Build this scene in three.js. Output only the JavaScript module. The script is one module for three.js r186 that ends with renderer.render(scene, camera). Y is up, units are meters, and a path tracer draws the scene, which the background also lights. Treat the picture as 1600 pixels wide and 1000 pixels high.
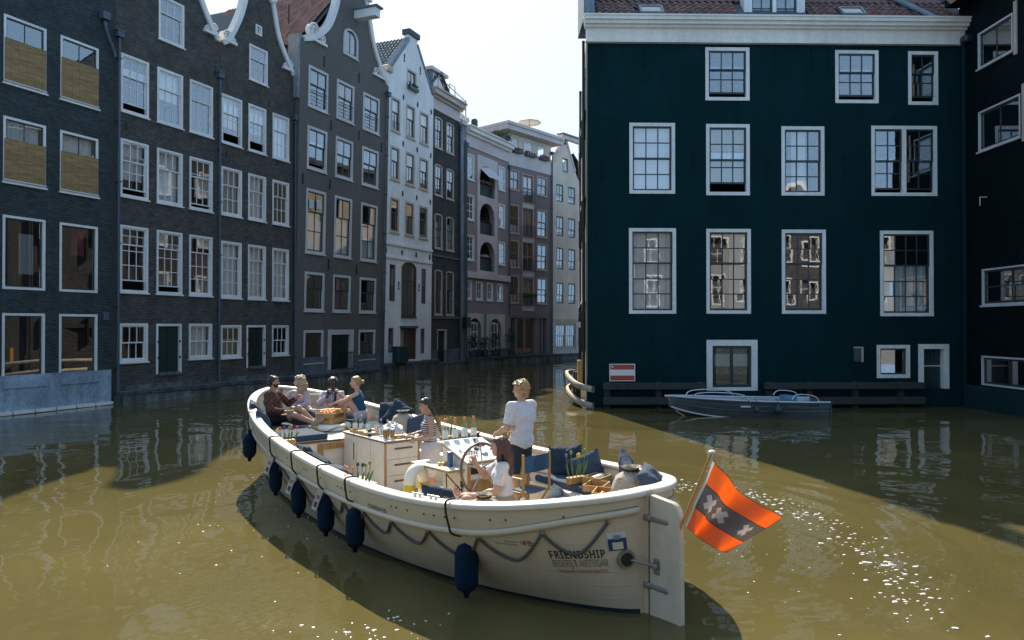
import * as THREE from 'three';
import { mergeGeometries } from 'three/addons/utils/BufferGeometryUtils.js';
import { RoundedBoxGeometry } from 'three/addons/geometries/RoundedBoxGeometry.js';
import { FontLoader } from 'three/addons/loaders/FontLoader.js';

// ------------------------------------------------------------------ camera, sky, sun, exposure
const scene = new THREE.Scene();
const camera = new THREE.PerspectiveCamera(2 * Math.atan(500 / 1150) * 180 / Math.PI, 1.6, 0.1, 400);
camera.position.set(0, 3, 0);
camera.lookAt(0, 3 + 10 / 1150 * 100, -100);
const SUN = new THREE.Vector3(-0.181, 0.669, -0.721).normalize();
function makeSky() {
  const W = 512, H = 256, data = new Float32Array(W * H * 4);
  const mix = (a, b, t) => a + (b - a) * t;
  for (let r = 0; r < H; r++) {
    const up = ((r + 0.5) / H - 0.5) * Math.PI, y = Math.sin(up);
    for (let c = 0; c < W; c++) {
      const a = ((c + 0.5) / W - 0.5) * 2 * Math.PI, x = Math.cos(a) * Math.cos(up), z = Math.sin(a) * Math.cos(up);
      const cs = Math.max(0, x * SUN.x + y * SUN.y + z * SUN.z);
      const e = Math.max(0, y), t = Math.pow(e, 0.62);
      const low = [0.27, 0.48, 0.74], high = [0.105, 0.235, 0.415]; // clear blue air, milky white round the sun
      const w = Math.min(1, 0.12 + 0.82 * Math.pow(cs, 2.2)), lift = 0.30 * Math.pow(cs, 30);
      for (let k = 0; k < 3; k++) data[(r * W + c) * 4 + k] = mix(mix(low[k], high[k], Math.min(1, t * 1.12)), [0.70, 0.71, 0.71][k], w * (1 - 0.35 * e)) + lift;
      data[(r * W + c) * 4 + 3] = 1;
    }
  }
  const t = new THREE.DataTexture(data, W, H, THREE.RGBAFormat, THREE.FloatType);
  t.mapping = THREE.EquirectangularReflectionMapping; t.magFilter = THREE.LinearFilter; t.needsUpdate = true;
  return t;
}
const skyTex = makeSky();
scene.background = skyTex; scene.environment = skyTex;
const sun = new THREE.DirectionalLight(new THREE.Color(1, 0.885, 0.715), 5.0);
sun.position.copy(SUN).multiplyScalar(90).add(new THREE.Vector3(0, 0, -30));
sun.target.position.set(0, 0, -30); sun.castShadow = true;
Object.assign(sun.shadow.camera, { left: -70, right: 70, top: 70, bottom: -70, near: 1, far: 220 }); sun.shadow.mapSize.set(4096, 4096);
scene.add(sun, sun.target);
const renderer = new THREE.WebGLRenderer({ antialias: true });
renderer.toneMapping = THREE.LinearToneMapping; renderer.toneMappingExposure = 1.76;
renderer.shadowMap.enabled = true;

// ------------------------------------------------------------------ helpers
const V = (x, y, z) => new THREE.Vector3(x, y, z), R = Math.PI / 180;
function rngOf(seed) { let s = seed | 0; return () => { s = (s + 0x6d2b79f5) | 0; let t = Math.imul(s ^ (s >>> 15), 1 | s); t = (t + Math.imul(t ^ (t >>> 7), 61 | t)) ^ t; return ((t ^ (t >>> 14)) >>> 0) / 4294967296; }; }
const rnd = rngOf(7), rr = (a, b) => a + (b - a) * rnd();
const clamp = (x, a, b) => Math.min(b, Math.max(a, x)), lerp = (a, b, t) => a + (b - a) * t, sstep = (a, b, x) => { const t = clamp((x - a) / (b - a), 0, 1); return t * t * (3 - 2 * t); };
const taken = {};
function numbered(n) { if (!(n in taken)) { taken[n] = 0; return n; } taken[n]++; return n + '_' + String(taken[n]).padStart(3, '0'); }
function mesh(name, geo, mat, parent) { const m = new THREE.Mesh(geo, mat); m.name = name; m.castShadow = m.receiveShadow = true; if (parent) parent.add(m); return m; }
function tag(o, label, category, group) { o.userData.label = label; o.userData.category = category; if (group) o.userData.group = group; return o; }
function thing(name, label, category, group) { const o = new THREE.Group(); o.name = numbered(name); scene.add(o); return tag(o, label, category, group); }
function single(name, geo, mat, label, category, group) { const m = mesh(numbered(name), geo, mat, scene); return tag(m, label, category, group); }
// boxes given as [x0,x1,y0,y1,z0,z1], merged, flat normals, uv in metres
function boxes(list) {
  const pos = [], nor = [], uv = [], idx = [];
  for (const [x0, x1, y0, y1, z0, z1] of list) {
    const F = [[[x0, y0, z1], [x1, y0, z1], [x1, y1, z1], [x0, y1, z1], [0, 0, 1]], [[x1, y0, z0], [x0, y0, z0], [x0, y1, z0], [x1, y1, z0], [0, 0, -1]],
      [[x1, y0, z1], [x1, y0, z0], [x1, y1, z0], [x1, y1, z1], [1, 0, 0]], [[x0, y0, z0], [x0, y0, z1], [x0, y1, z1], [x0, y1, z0], [-1, 0, 0]],
      [[x0, y1, z1], [x1, y1, z1], [x1, y1, z0], [x0, y1, z0], [0, 1, 0]], [[x0, y0, z0], [x1, y0, z0], [x1, y0, z1], [x0, y0, z1], [0, -1, 0]]];
    for (const f of F) {
      const b = pos.length / 3, n = f[4];
      for (let k = 0; k < 4; k++) { const p = f[k]; pos.push(...p); nor.push(...n); uv.push(n[0] ? p[2] : p[0], n[1] ? p[2] : p[1]); }
      idx.push(b, b + 1, b + 2, b, b + 2, b + 3);
    }
  }
  const g = new THREE.BufferGeometry();
  g.setAttribute('position', new THREE.Float32BufferAttribute(pos, 3)); g.setAttribute('normal', new THREE.Float32BufferAttribute(nor, 3)); g.setAttribute('uv', new THREE.Float32BufferAttribute(uv, 2)); g.setIndex(idx);
  return g;
}
const box = (w, h, d, x = 0, y = 0, z = 0) => boxes([[x - w / 2, x + w / 2, y - h / 2, y + h / 2, z - d / 2, z + d / 2]]);
function rbox(w, h, d, r, x = 0, y = 0, z = 0, s = 2) { const g = new RoundedBoxGeometry(w, h, d, s, Math.min(r, w / 2.01, h / 2.01, d / 2.01)); g.translate(x, y, z); return g; }
function tube(pts, r, seg = 24, rad = 6, closed = false) { return new THREE.TubeGeometry(new THREE.CatmullRomCurve3(pts.map((p) => p.isVector3 ? p : V(...p)), closed), seg, r, rad, closed); }
function rod(a, b, r, r2 = r, rad = 7) {
  a = a.isVector3 ? a : V(...a); b = b.isVector3 ? b : V(...b);
  const d = b.clone().sub(a), g = new THREE.CylinderGeometry(r2, r, d.length(), rad); g.applyQuaternion(new THREE.Quaternion().setFromUnitVectors(V(0, 1, 0), d.clone().normalize()));
  g.translate((a.x + b.x) / 2, (a.y + b.y) / 2, (a.z + b.z) / 2); return g;
}
const lathe = (pts, seg = 16) => new THREE.LatheGeometry(pts.map(([x, y]) => new THREE.Vector2(x, y)), seg);
function merge(list) { return mergeGeometries(list.map((g) => { let h = g.index ? g.toNonIndexed() : g.clone(); for (const k of Object.keys(h.attributes)) if (!['position', 'normal', 'uv'].includes(k)) h.deleteAttribute(k); if (!h.attributes.uv) h.setAttribute('uv', new THREE.Float32BufferAttribute(new Float32Array(h.attributes.position.count * 2), 2)); return h; })); }
function gridGeo(nu, nv, f, closedU = false) {
  const pos = [], uv = [], idx = [];
  for (let j = 0; j <= nv; j++) for (let i = 0; i <= nu; i++) { const p = f(i / nu, j / nv); pos.push(p[0], p[1], p[2]); uv.push(p[3] ?? i / nu, p[4] ?? j / nv); }
  for (let j = 0; j < nv; j++) for (let i = 0; i < nu; i++) { const a = j * (nu + 1) + i, b = a + 1, c = a + nu + 1, d = c + 1; idx.push(a, b, d, a, d, c); }
  const g = new THREE.BufferGeometry(); g.setAttribute('position', new THREE.Float32BufferAttribute(pos, 3)); g.setAttribute('uv', new THREE.Float32BufferAttribute(uv, 2)); g.setIndex(idx); g.computeVertexNormals(); return g;
}
// tileable value noise
function noise2(seed) {
  const h = (x, y) => { let n = Math.imul(x, 374761393) + Math.imul(y, 668265263) + Math.imul(seed, 974634777); n = Math.imul(n ^ (n >>> 13), 1274126177); return ((n ^ (n >>> 16)) >>> 0) / 4294967296; };
  return (x, y, p = 1 << 20) => { const xi = Math.floor(x), yi = Math.floor(y), fx = x - xi, fy = y - yi, u = fx * fx * (3 - 2 * fx), v = fy * fy * (3 - 2 * fy), m = (k) => ((k % p) + p) % p;
    return lerp(lerp(h(m(xi), m(yi)), h(m(xi + 1), m(yi)), u), lerp(h(m(xi), m(yi + 1)), h(m(xi + 1), m(yi + 1)), u), v); };
}
const nz = noise2(3), nz2 = noise2(11);
const fbm = (x, y, p, o = 4) => { let s = 0, a = 0.5, f = 1; for (let k = 0; k < o; k++) { s += a * nz(x * f + k * 7 * p, y * f, p * f); f *= 2; a *= 0.5; } return s / (1 - Math.pow(0.5, o)); };
function tex(w, h, fn, metres, srgb = true) {
  const d = new Uint8Array(w * h * 4);
  for (let y = 0; y < h; y++) for (let x = 0; x < w; x++) { const c = fn(x / w, y / h, x, y), o = (y * w + x) * 4; if (typeof c === 'number') { d[o] = d[o + 1] = d[o + 2] = clamp(c, 0, 1) * 255; } else for (let k = 0; k < 3; k++) d[o + k] = clamp(c[k], 0, 1) * 255; d[o + 3] = 255; }
  const t = new THREE.DataTexture(d, w, h); t.wrapS = t.wrapT = THREE.RepeatWrapping; t.magFilter = THREE.LinearFilter; t.minFilter = THREE.LinearMipmapLinearFilter;
  if (srgb) t.colorSpace = THREE.SRGBColorSpace; if (metres) t.repeat.set(1 / metres[0], 1 / metres[1]); t.needsUpdate = true; return t;
}
const C = (r, g, b) => new THREE.Color().setRGB(r, g, b);
const std = (color, roughness = 0.8, o = {}) => new THREE.MeshPhysicalMaterial({ color, roughness, side: THREE.DoubleSide, ...o });

// ------------------------------------------------------------------ textures and materials
const brickH = (u, v) => { // 2.1 x 2.0 m: 10 bricks by 32 courses
  const row = Math.floor(v * 32), off = (row % 2) * 0.5, bx = u * 10 + off, col = ((Math.floor(bx) % 10) + 10) % 10, fx = bx - Math.floor(bx), fy = v * 32 - row;
  const e = Math.min(Math.min(fx, 1 - fx) * 3.36, Math.min(fy, 1 - fy)); return [sstep(0.05, 0.17, e), row, col];
};
const brickTex = tex(1024, 1024, (u, v) => {
  const [m, r, c] = brickH(u, v), k = nz2(c * 3.7 + 0.5, r * 5.3 + 0.5), w = fbm(u * 5, v * 5, 5), g = fbm(u * 90, v * 90, 90, 2);
  const b = 0.56 + 0.36 * (k - 0.5) + 0.22 * (w - 0.5) + 0.20 * (g - 0.5), warm = (nz2(c * 1.3 + 9.5, r * 2.1 + 4.5) - 0.5) * 0.10, mo = 0.92 + 0.25 * (w - 0.5);
  return [lerp(mo, b + warm, m), lerp(mo, b, m), lerp(mo, b - warm * 0.6, m)];
}, [2.1, 2.0]);
const brickBump = tex(1024, 1024, (u, v) => { const [m, r, c] = brickH(u, v); return 0.15 + 0.65 * m + 0.12 * nz2(c + 0.5, r + 0.5) + 0.15 * fbm(u * 120, v * 120, 120, 2) * m; }, [2.1, 2.0], false);
const stainTex = (lo, hi, seed) => tex(512, 512, (u, v) => { const a = fbm(u * 4 + seed, v * 4, 4, 5), s = fbm(u * 24, v * 3 + seed, 24, 3), f = fbm(u * 70, v * 70, 70, 2); const k = lo + (hi - lo) * clamp(0.5 + (a - 0.5) * 1.1 + (s - 0.5) * 0.55 + (f - 0.5) * 0.5, 0, 1); return [k, k, k]; }, [5.3, 5.9]);
const plasterTex = stainTex(0.86, 1.0, 2), dirtTex = stainTex(0.62, 1.0, 5);
const fineBump = tex(512, 512, (u, v) => 0.5 * fbm(u * 16, v * 16, 16, 5) + 0.5 * fbm(u * 80, v * 80, 80, 2), [1.7, 1.7], false);
const woodTex = (sx, sy) => tex(256, 512, (u, v) => { const g = fbm(u * 26 + 0.8 * Math.sin(v * 6.283), v * 2, 26, 3), f = fbm(u * 80, v * 5, 80, 2); const k = 0.84 + 0.24 * (g - 0.5) + 0.12 * (f - 0.5); return [k, k * 0.985, k * 0.96]; }, [sx, sy]);
const wTex = woodTex(0.35, 1.1), weatherTex = woodTex(0.9, 2.2);
const clothTex = tex(256, 256, (u, v, x, y) => { const k = 0.86 + 0.10 * ((x + y) % 4 < 2 ? 1 : 0) - 0.05 * ((x - y + 256) % 8 < 4 ? 1 : 0) + 0.14 * (fbm(u * 14, v * 14, 14, 3) - 0.5); return [k, k, k]; }, [0.22, 0.22]);
const wrinkle = tex(256, 256, (u, v) => 1 - Math.abs(fbm(u * 5, v * 5, 5, 4) - 0.5) * 2.2, [0.45, 0.45], false);
const M = {};
const brickMat = (r, g, b) => std(C(r, g, b), 0.85, { map: brickTex, bumpMap: brickBump, bumpScale: 0.016 });
const plaster = (r, g, b, t = plasterTex) => std(C(r, g, b), 0.85, { map: t, bumpMap: fineBump, bumpScale: 0.004 });
M.brickA = brickMat(0.078, 0.110, 0.118); M.brickB = brickMat(0.168, 0.160, 0.146); M.brickC = brickMat(0.172, 0.158, 0.140); M.brickF = brickMat(0.120, 0.116, 0.112);
M.brickSide = std(C(0.125, 0.118, 0.108), 0.85, { map: brickTex, bumpMap: brickBump, bumpScale: 0.03 });
M.renderD = plaster(0.140, 0.132, 0.122); M.plinthD = plaster(0.17, 0.20, 0.24, dirtTex);
M.plinthA = plaster(0.40, 0.50, 0.62, dirtTex);
M.whiteE = plaster(0.90, 0.89, 0.87); M.mauveH = plaster(0.36, 0.27, 0.26); M.mauveI = plaster(0.27, 0.20, 0.205); M.creamJ = plaster(0.78, 0.66, 0.54); M.paleH = plaster(0.70, 0.62, 0.60); M.greyG = plaster(0.34, 0.37, 0.40, dirtTex);
M.teal = std(C(0.0009, 0.0290, 0.0335), 0.8, { specularIntensity: 0.25, map: stainTex(0.80, 1.0, 13), bumpMap: brickBump, bumpScale: 0.014 });
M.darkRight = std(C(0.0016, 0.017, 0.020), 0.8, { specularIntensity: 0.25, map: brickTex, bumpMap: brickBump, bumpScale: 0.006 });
M.white = std(C(0.82, 0.81, 0.79), 0.45, { map: plasterTex }); M.trim = std(C(0.82, 0.80, 0.77), 0.6, { map: plasterTex }); M.cornice = std(C(0.84, 0.80, 0.72), 0.55, { map: plasterTex });
M.casD = std(C(0.64, 0.62, 0.60), 0.6, { map: plasterTex }); M.casBeige = std(C(0.55, 0.46, 0.37), 0.6, { map: plasterTex });
M.dkSash = std(C(0.016, 0.045, 0.055), 0.35); M.tealSash = std(C(0.010, 0.036, 0.042), 0.35); M.brown = std(C(0.10, 0.055, 0.035), 0.4); M.orangeWood = std(C(0.48, 0.17, 0.06), 0.4, { map: wTex }); M.greenDoor = std(C(0.007, 0.028, 0.022), 0.4);
M.pipe = std(C(0.10, 0.155, 0.20), 0.5, { map: dirtTex }); M.iron = std(C(0.012, 0.013, 0.015), 0.5);
M.glass = new THREE.MeshPhysicalMaterial({ color: 0xffffff, transmission: 1, thickness: 0, roughness: 0.01, ior: 2.6, bumpMap: tex(128, 128, (u, v) => fbm(u * 2, v * 2, 2, 2), null, false), bumpScale: 0.00055 });
M.curtain = std(C(0.86, 0.86, 0.85), 0.9, { transmission: 0.12, thickness: 0 }); M.curtainDim = std(C(0.42, 0.43, 0.43), 0.9); M.curtainGold = std(C(0.34, 0.27, 0.12), 0.9); M.redCloth = std(C(0.25, 0.04, 0.045), 0.9);
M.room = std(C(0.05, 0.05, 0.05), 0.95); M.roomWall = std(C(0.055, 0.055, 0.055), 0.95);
M.bamboo = std(C(0.40, 0.27, 0.13), 0.8, { map: tex(128, 512, (u, v, x, y) => { const s = y % 8 < 2 ? 0.62 : 0.92, k = s + 0.32 * (fbm(u * 3, v * 40, 40, 2) - 0.5) + (x % 32 < 2 ? -0.12 : 0); return [k, k * 0.97, k * 0.9]; }, [1.1, 1.3]) });
M.tileRed = ['#6b4a44', '#5d4240', '#74504a', '#513c3c'].map((c) => std(new THREE.Color(c), 0.65)); M.tileGrey = std(C(0.055, 0.065, 0.075), 0.6); M.slate = std(C(0.10, 0.12, 0.14), 0.7, { map: dirtTex }); M.zinc = std(C(0.22, 0.30, 0.36), 0.45, { map: dirtTex });
M.stone = std(C(0.20, 0.22, 0.22), 0.85, { map: stainTex(0.35, 1.0, 9), bumpMap: fineBump, bumpScale: 0.03 });
M.timber = std(C(0.045, 0.058, 0.056), 0.8, { map: weatherTex, bumpMap: fineBump, bumpScale: 0.01 }); M.timberWhite = std(C(0.52, 0.47, 0.40), 0.7, { map: weatherTex });
// ------------------------------------------------------------------ water
const waveTex = (() => {
  const N = 1024, r = rngOf(21), gx = new Float32Array(N * N), gy = new Float32Array(N * N), waves = [];
  for (let k = 0; k < 64; k++) { const f = 3 + Math.pow(r(), 1.6) * 70, a = (r() - 0.5) * 2.4 + (r() < 0.3 ? Math.PI / 2 : 0), kx = Math.round(f * Math.sin(a)), ky = Math.round(f * Math.cos(a)); if (!kx && !ky) continue; const kk = Math.hypot(kx, ky); waves.push([kx, ky, r() * 6.283, 0.0075 / Math.pow(kk / 8, 0.45) / kk]); }
  for (const [kx, ky, ph, am] of waves) {
    const sx = new Float32Array(N), cx = new Float32Array(N), sy = new Float32Array(N), cy = new Float32Array(N);
    for (let i = 0; i < N; i++) { const t = i / N * 2 * Math.PI; sx[i] = Math.sin(kx * t + ph); cx[i] = Math.cos(kx * t + ph); sy[i] = Math.sin(ky * t); cy[i] = Math.cos(ky * t); }
    for (let j = 0; j < N; j++) for (let i = 0; i < N; i++) { const c = cx[i] * cy[j] - sx[i] * sy[j]; gx[j * N + i] += am * kx * c; gy[j * N + i] += am * ky * c; }
  }
  const d = new Uint8Array(N * N * 4);
  for (let i = 0; i < N * N; i++) {
    const u = (i % N) / N, v = Math.floor(i / N) / N, p = 0.35 + 1.3 * sstep(0.35, 0.7, fbm(u * 3, v * 3, 3, 3));
    const x = -gx[i] * p, y = -gy[i] * p, l = Math.hypot(x, y, 1); d[i * 4] = (x / l * 0.5 + 0.5) * 255; d[i * 4 + 1] = (y / l * 0.5 + 0.5) * 255; d[i * 4 + 2] = (1 / l * 0.5 + 0.5) * 255; d[i * 4 + 3] = 255;
  }
  const t = new THREE.DataTexture(d, N, N); t.wrapS = t.wrapT = THREE.RepeatWrapping; t.magFilter = THREE.LinearFilter; t.repeat.set(1 / 9.7, 1 / 9.7); t.needsUpdate = true; return t;
})();
const waterCol = tex(512, 512, (u, v) => { const a = fbm(u * 4, v * 4, 4, 4), b = fbm(u * 14, v * 14, 14, 3), k = 0.86 + 0.22 * (a - 0.5) + 0.10 * (b - 0.5); return [k, k, k * 0.98]; }, [23, 19]);
M.water = new THREE.MeshPhysicalMaterial({ color: C(0.136, 0.114, 0.044), roughness: 0.03, ior: 1.33, map: waterCol, normalMap: waveTex, normalScale: new THREE.Vector2(0.42, 0.42) });
const SX = 1.422, SZ = 7.761, TH = -0.674;
{ // sheet reaching far beyond the houses; fine where the camera looks down on it
  const rows = [], zs = [];
  for (let d = -6; d < 2; d += 0.5) zs.push(d); for (let z = 2; z < 90; z *= 1.0105) zs.push(z); zs.push(110, 160, 300);
  const NX = 420, pos = [], uv = [], idx = [];
  const wave = (x, Z) => {
    const dx = x - SX, dz = Z - SZ, u = Math.sin(TH) * dx + Math.cos(TH) * dz, v = Math.cos(TH) * dx - Math.sin(TH) * dz;
    let y = 0.004 * Math.sin(0.9 * x + 1.7 * Z + 1.3 * Math.sin(0.33 * x)) + 0.0022 * Math.sin(2.3 * x - 1.2 * Z + Math.sin(0.7 * Z)) + 0.0016 * Math.sin(1.1 * x + 3.4 * Z);
    // wash streaming away from the stern and along the quarter
    const back = -u + 0.5, wid = 0.5 + 0.30 * Math.max(0, back), w = sstep(-1, 1.5, back) * Math.exp(-Math.max(0, back) / 7);
    const arm = Math.exp(-Math.pow((v - 0.8 - 0.33 * back) / (0.35 * wid + 0.2), 2)), arm2 = Math.exp(-Math.pow((v + 1.9 + 0.30 * back) / (0.5 * wid + 0.3), 2));
    y += w * (0.010 * arm * Math.sin(7.5 * v - 2.2 * u + 2 * Math.sin(1.7 * u)) + 0.004 * arm * Math.sin(17 * u + 9 * v) + 0.012 * arm2 * Math.sin(6 * v + 2.5 * u));
    const rd = Math.hypot(x - 1.2, Z - 11.2); y += 0.0035 * Math.sin(rd * 11 + 1.5 * Math.sin(rd * 0.9)) * Math.exp(-Math.pow((rd - 4.6) / 2.6, 2)) * sstep(0.5, 2.5, x);
    // divergent ripples along the port side
    if (v < -1 && u > -1 && u < 11) y += 0.008 * Math.exp((v + 1.2) / 2.5) * Math.sin(5.5 * (-v) + 2.6 * u) ;
    return y;
  };
  for (let j = 0; j < zs.length; j++) { const Z = zs[j], half = Math.max(14, Math.min(150, Math.abs(Z) * 0.95 + 9)); for (let i = 0; i <= NX; i++) { const x = (i / NX * 2 - 1) * half, y = Z > 0 && Z < 60 ? wave(x, Z) : 0; pos.push(x, y, -Z); uv.push(x, Z); } }
  for (let j = 0; j < zs.length - 1; j++) for (let i = 0; i < NX; i++) { const a = j * (NX + 1) + i, b = a + 1, c = a + NX + 1, d = c + 1; idx.push(a, b, d, a, d, c); }
  const g = new THREE.BufferGeometry(); g.setAttribute('position', new THREE.Float32BufferAttribute(pos, 3)); g.setAttribute('uv', new THREE.Float32BufferAttribute(uv, 2)); g.setIndex(idx); g.computeVertexNormals();
  // fine steep ripples where the wash breaks up: own patches that dip under the sheet at their rims
  const fineWave = (x, Z) => { let s = 0; for (let k = 0; k < 9; k++) { const a = 0.35 + k * 0.71 + (k % 3) * 1.9, f = 26 + 9 * k, ph = k * 1.7 + 1.2 * Math.sin(x * (1.1 + 0.2 * k) + Z * 1.3) + 0.9 * Math.sin(Z * 2.1 - x * 0.7 * k); s += Math.sin((x * Math.cos(a) + Z * Math.sin(a)) * f + ph) / (f * 0.055); } return s * 0.011; };
  const patch = (x0, x1, z0, z1, step, env, drops) => {
    const nx = Math.round((x1 - x0) / step), nzz = Math.round((z1 - z0) / step), add = new Float32Array((nx + 1) * (nzz + 1)), gx = (x1 - x0) / nx, gz = (z1 - z0) / nzz;
    for (const [x, Z, s, a] of drops) { const n = Math.ceil(s * 7 / step), ci = Math.round((x - x0) / gx), cj = Math.round((Z - z0) / gz), c = Math.cos(a), q = Math.sin(a); for (let j = Math.max(0, cj - n); j <= Math.min(nzz, cj + n); j++) for (let i = Math.max(0, ci - n); i <= Math.min(nx, ci + n); i++) { const dx = x0 + i * gx - x, dz = z0 + j * gz - Z, u = (dx * c + dz * q) / 2.2, v = -dx * q + dz * c; add[j * (nx + 1) + i] += 1.25 * s * Math.exp(-(u * u + v * v) / (2 * s * s)); } }
    return gridGeo(nx, nzz, (a, b) => { const x = lerp(x0, x1, a), Z = lerp(z0, z1, b), rim = Math.min(1, 10 * Math.min(a, 1 - a, b, 1 - b)), e = env(x, Z); return [x, wave(x, Z) + 0.004 - 0.03 * (1 - rim) + rim * (e * fineWave(x, Z) + add[Math.round(b * nzz) * (nx + 1) + Math.round(a * nx)]), -Z, x, Z]; }); };
  const path = [[1.9, 12.6], [3.25, 14.0], [4.2, 13.4], [4.66, 11.9], [4.8, 10.4], [4.74, 9.0], [4.2, 7.7]], seg = (x, Z) => { let d = 9; for (let i = 0; i + 1 < path.length; i++) { const [ax, az] = path[i], [bx, bz] = path[i + 1], t = clamp(((x - ax) * (bx - ax) + (Z - az) * (bz - az)) / ((bx - ax) ** 2 + (bz - az) ** 2), 0, 1); d = Math.min(d, Math.hypot(x - lerp(ax, bx, t), Z - lerp(az, bz, t))); } return d; };
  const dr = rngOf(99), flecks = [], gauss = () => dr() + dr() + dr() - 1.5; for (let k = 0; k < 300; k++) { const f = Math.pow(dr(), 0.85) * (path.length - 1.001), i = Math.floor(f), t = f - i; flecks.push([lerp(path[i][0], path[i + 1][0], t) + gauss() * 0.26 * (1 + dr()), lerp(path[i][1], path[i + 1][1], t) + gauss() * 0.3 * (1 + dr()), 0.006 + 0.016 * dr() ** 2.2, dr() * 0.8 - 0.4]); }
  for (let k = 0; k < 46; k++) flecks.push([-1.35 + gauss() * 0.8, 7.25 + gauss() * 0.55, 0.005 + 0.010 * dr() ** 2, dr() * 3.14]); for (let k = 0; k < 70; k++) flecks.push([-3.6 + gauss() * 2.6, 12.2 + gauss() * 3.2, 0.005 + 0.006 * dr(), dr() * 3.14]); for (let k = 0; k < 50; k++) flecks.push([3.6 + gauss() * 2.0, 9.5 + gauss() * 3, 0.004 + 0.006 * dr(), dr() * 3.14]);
  { const L = flecks.map(([x, Z, s, a]) => { const g = new THREE.IcosahedronGeometry(s, 1), q = g.attributes.position; for (let i = 0; i < q.count; i++) { const k = 0.75 + 0.5 * nz(q.getX(i) / s * 1.7 + x * 9, q.getZ(i) / s * 1.7 + Z * 9 + q.getY(i) / s); q.setXYZ(i, q.getX(i) * k * 1.7, q.getY(i) * 0.45 * k, q.getZ(i) * k); } g.computeVertexNormals(); g.rotateY(a); g.translate(x, wave(x, Z) + 0.006, -Z); return g; }); const fm = mesh('glint_flecks', merge(L), std(C(0.86, 0.86, 0.84), 0.35), scene); fm.userData.kind = 'stuff'; fm.userData.label = 'scattered white flecks painted as sun glints on the boat wash'; fm.userData.category = 'foam'; }  // small white solids imitate sun glints on the wash by their colour
  const wk = patch(1.6, 6.6, 6.6, 15.0, 0.019, (x, Z) => 0.03 + 0.16 * Math.exp(-((seg(x, Z) / 0.7) ** 2)) * nz(x * 2.2, Z * 2.2), []);
  const wk2 = patch(-4.4, 0.6, 5.9, 9.4, 0.024, (x, Z) => 0.03 + 0.20 * sstep(0.45, 0.9, nz(x * 1.6 + 9, Z * 1.6)), []);
  for (const q of [wk, wk2]) { const w = mesh(numbered('water_ripples'), q, M.water, scene); w.userData.kind = 'structure'; w.userData.label = 'broken ripples of the boat wash'; }
  const m = mesh('water', g, M.water, scene); m.userData.kind = 'structure'; m.userData.label = 'murky olive green canal water with ripples';
}

// ------------------------------------------------------------------ houses
function facade(name, label, X, Z, deg, lean = 0) { // local x along the facade (away from us on the left row), y up, z towards the canal
  const g = thing(name, label, 'house'); g.position.set(X, 0, -Z); g.rotation.order = 'YXZ'; g.rotation.y = Math.PI / 2 - deg * R; g.rotation.x = lean * R; return g;
}
function wallGeo(outline, holes, depth = 0.32) {
  const s = new THREE.Shape(outline.map(([x, y]) => new THREE.Vector2(x, y)));
  for (const [u0, u1, h0, h1, arch] of holes) {
    const p = new THREE.Path(); p.moveTo(u0, h0); p.lineTo(u1, h0);
    if (arch) { const n = 10, r = (u1 - u0) / 2, c = (u0 + u1) / 2; p.lineTo(u1, h1 - arch); for (let k = 1; k <= n; k++) { const a = k / n * Math.PI; p.lineTo(c + r * Math.cos(a), h1 - arch + arch * Math.sin(a)); } } else { p.lineTo(u1, h1); p.lineTo(u0, h1); }
    p.closePath(); s.holes.push(p);
  }
  const g = new THREE.ExtrudeGeometry(s, { depth, bevelEnabled: false, curveSegments: 8 }); g.translate(0, 0, -depth); return g;
}
const paneGeo = new THREE.BoxGeometry(1, 1, 1), curtainGeos = [0, 1, 2].map((k) => { const g = gridGeo(36, 1, (a, b) => [a - 0.5, b - 0.5, 0.03 * Math.sin(a * (38 + 9 * k)) + 0.018 * Math.sin(a * 17 + k)]); return g; });
const blindGeo = box(1, 1, 1);
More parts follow.
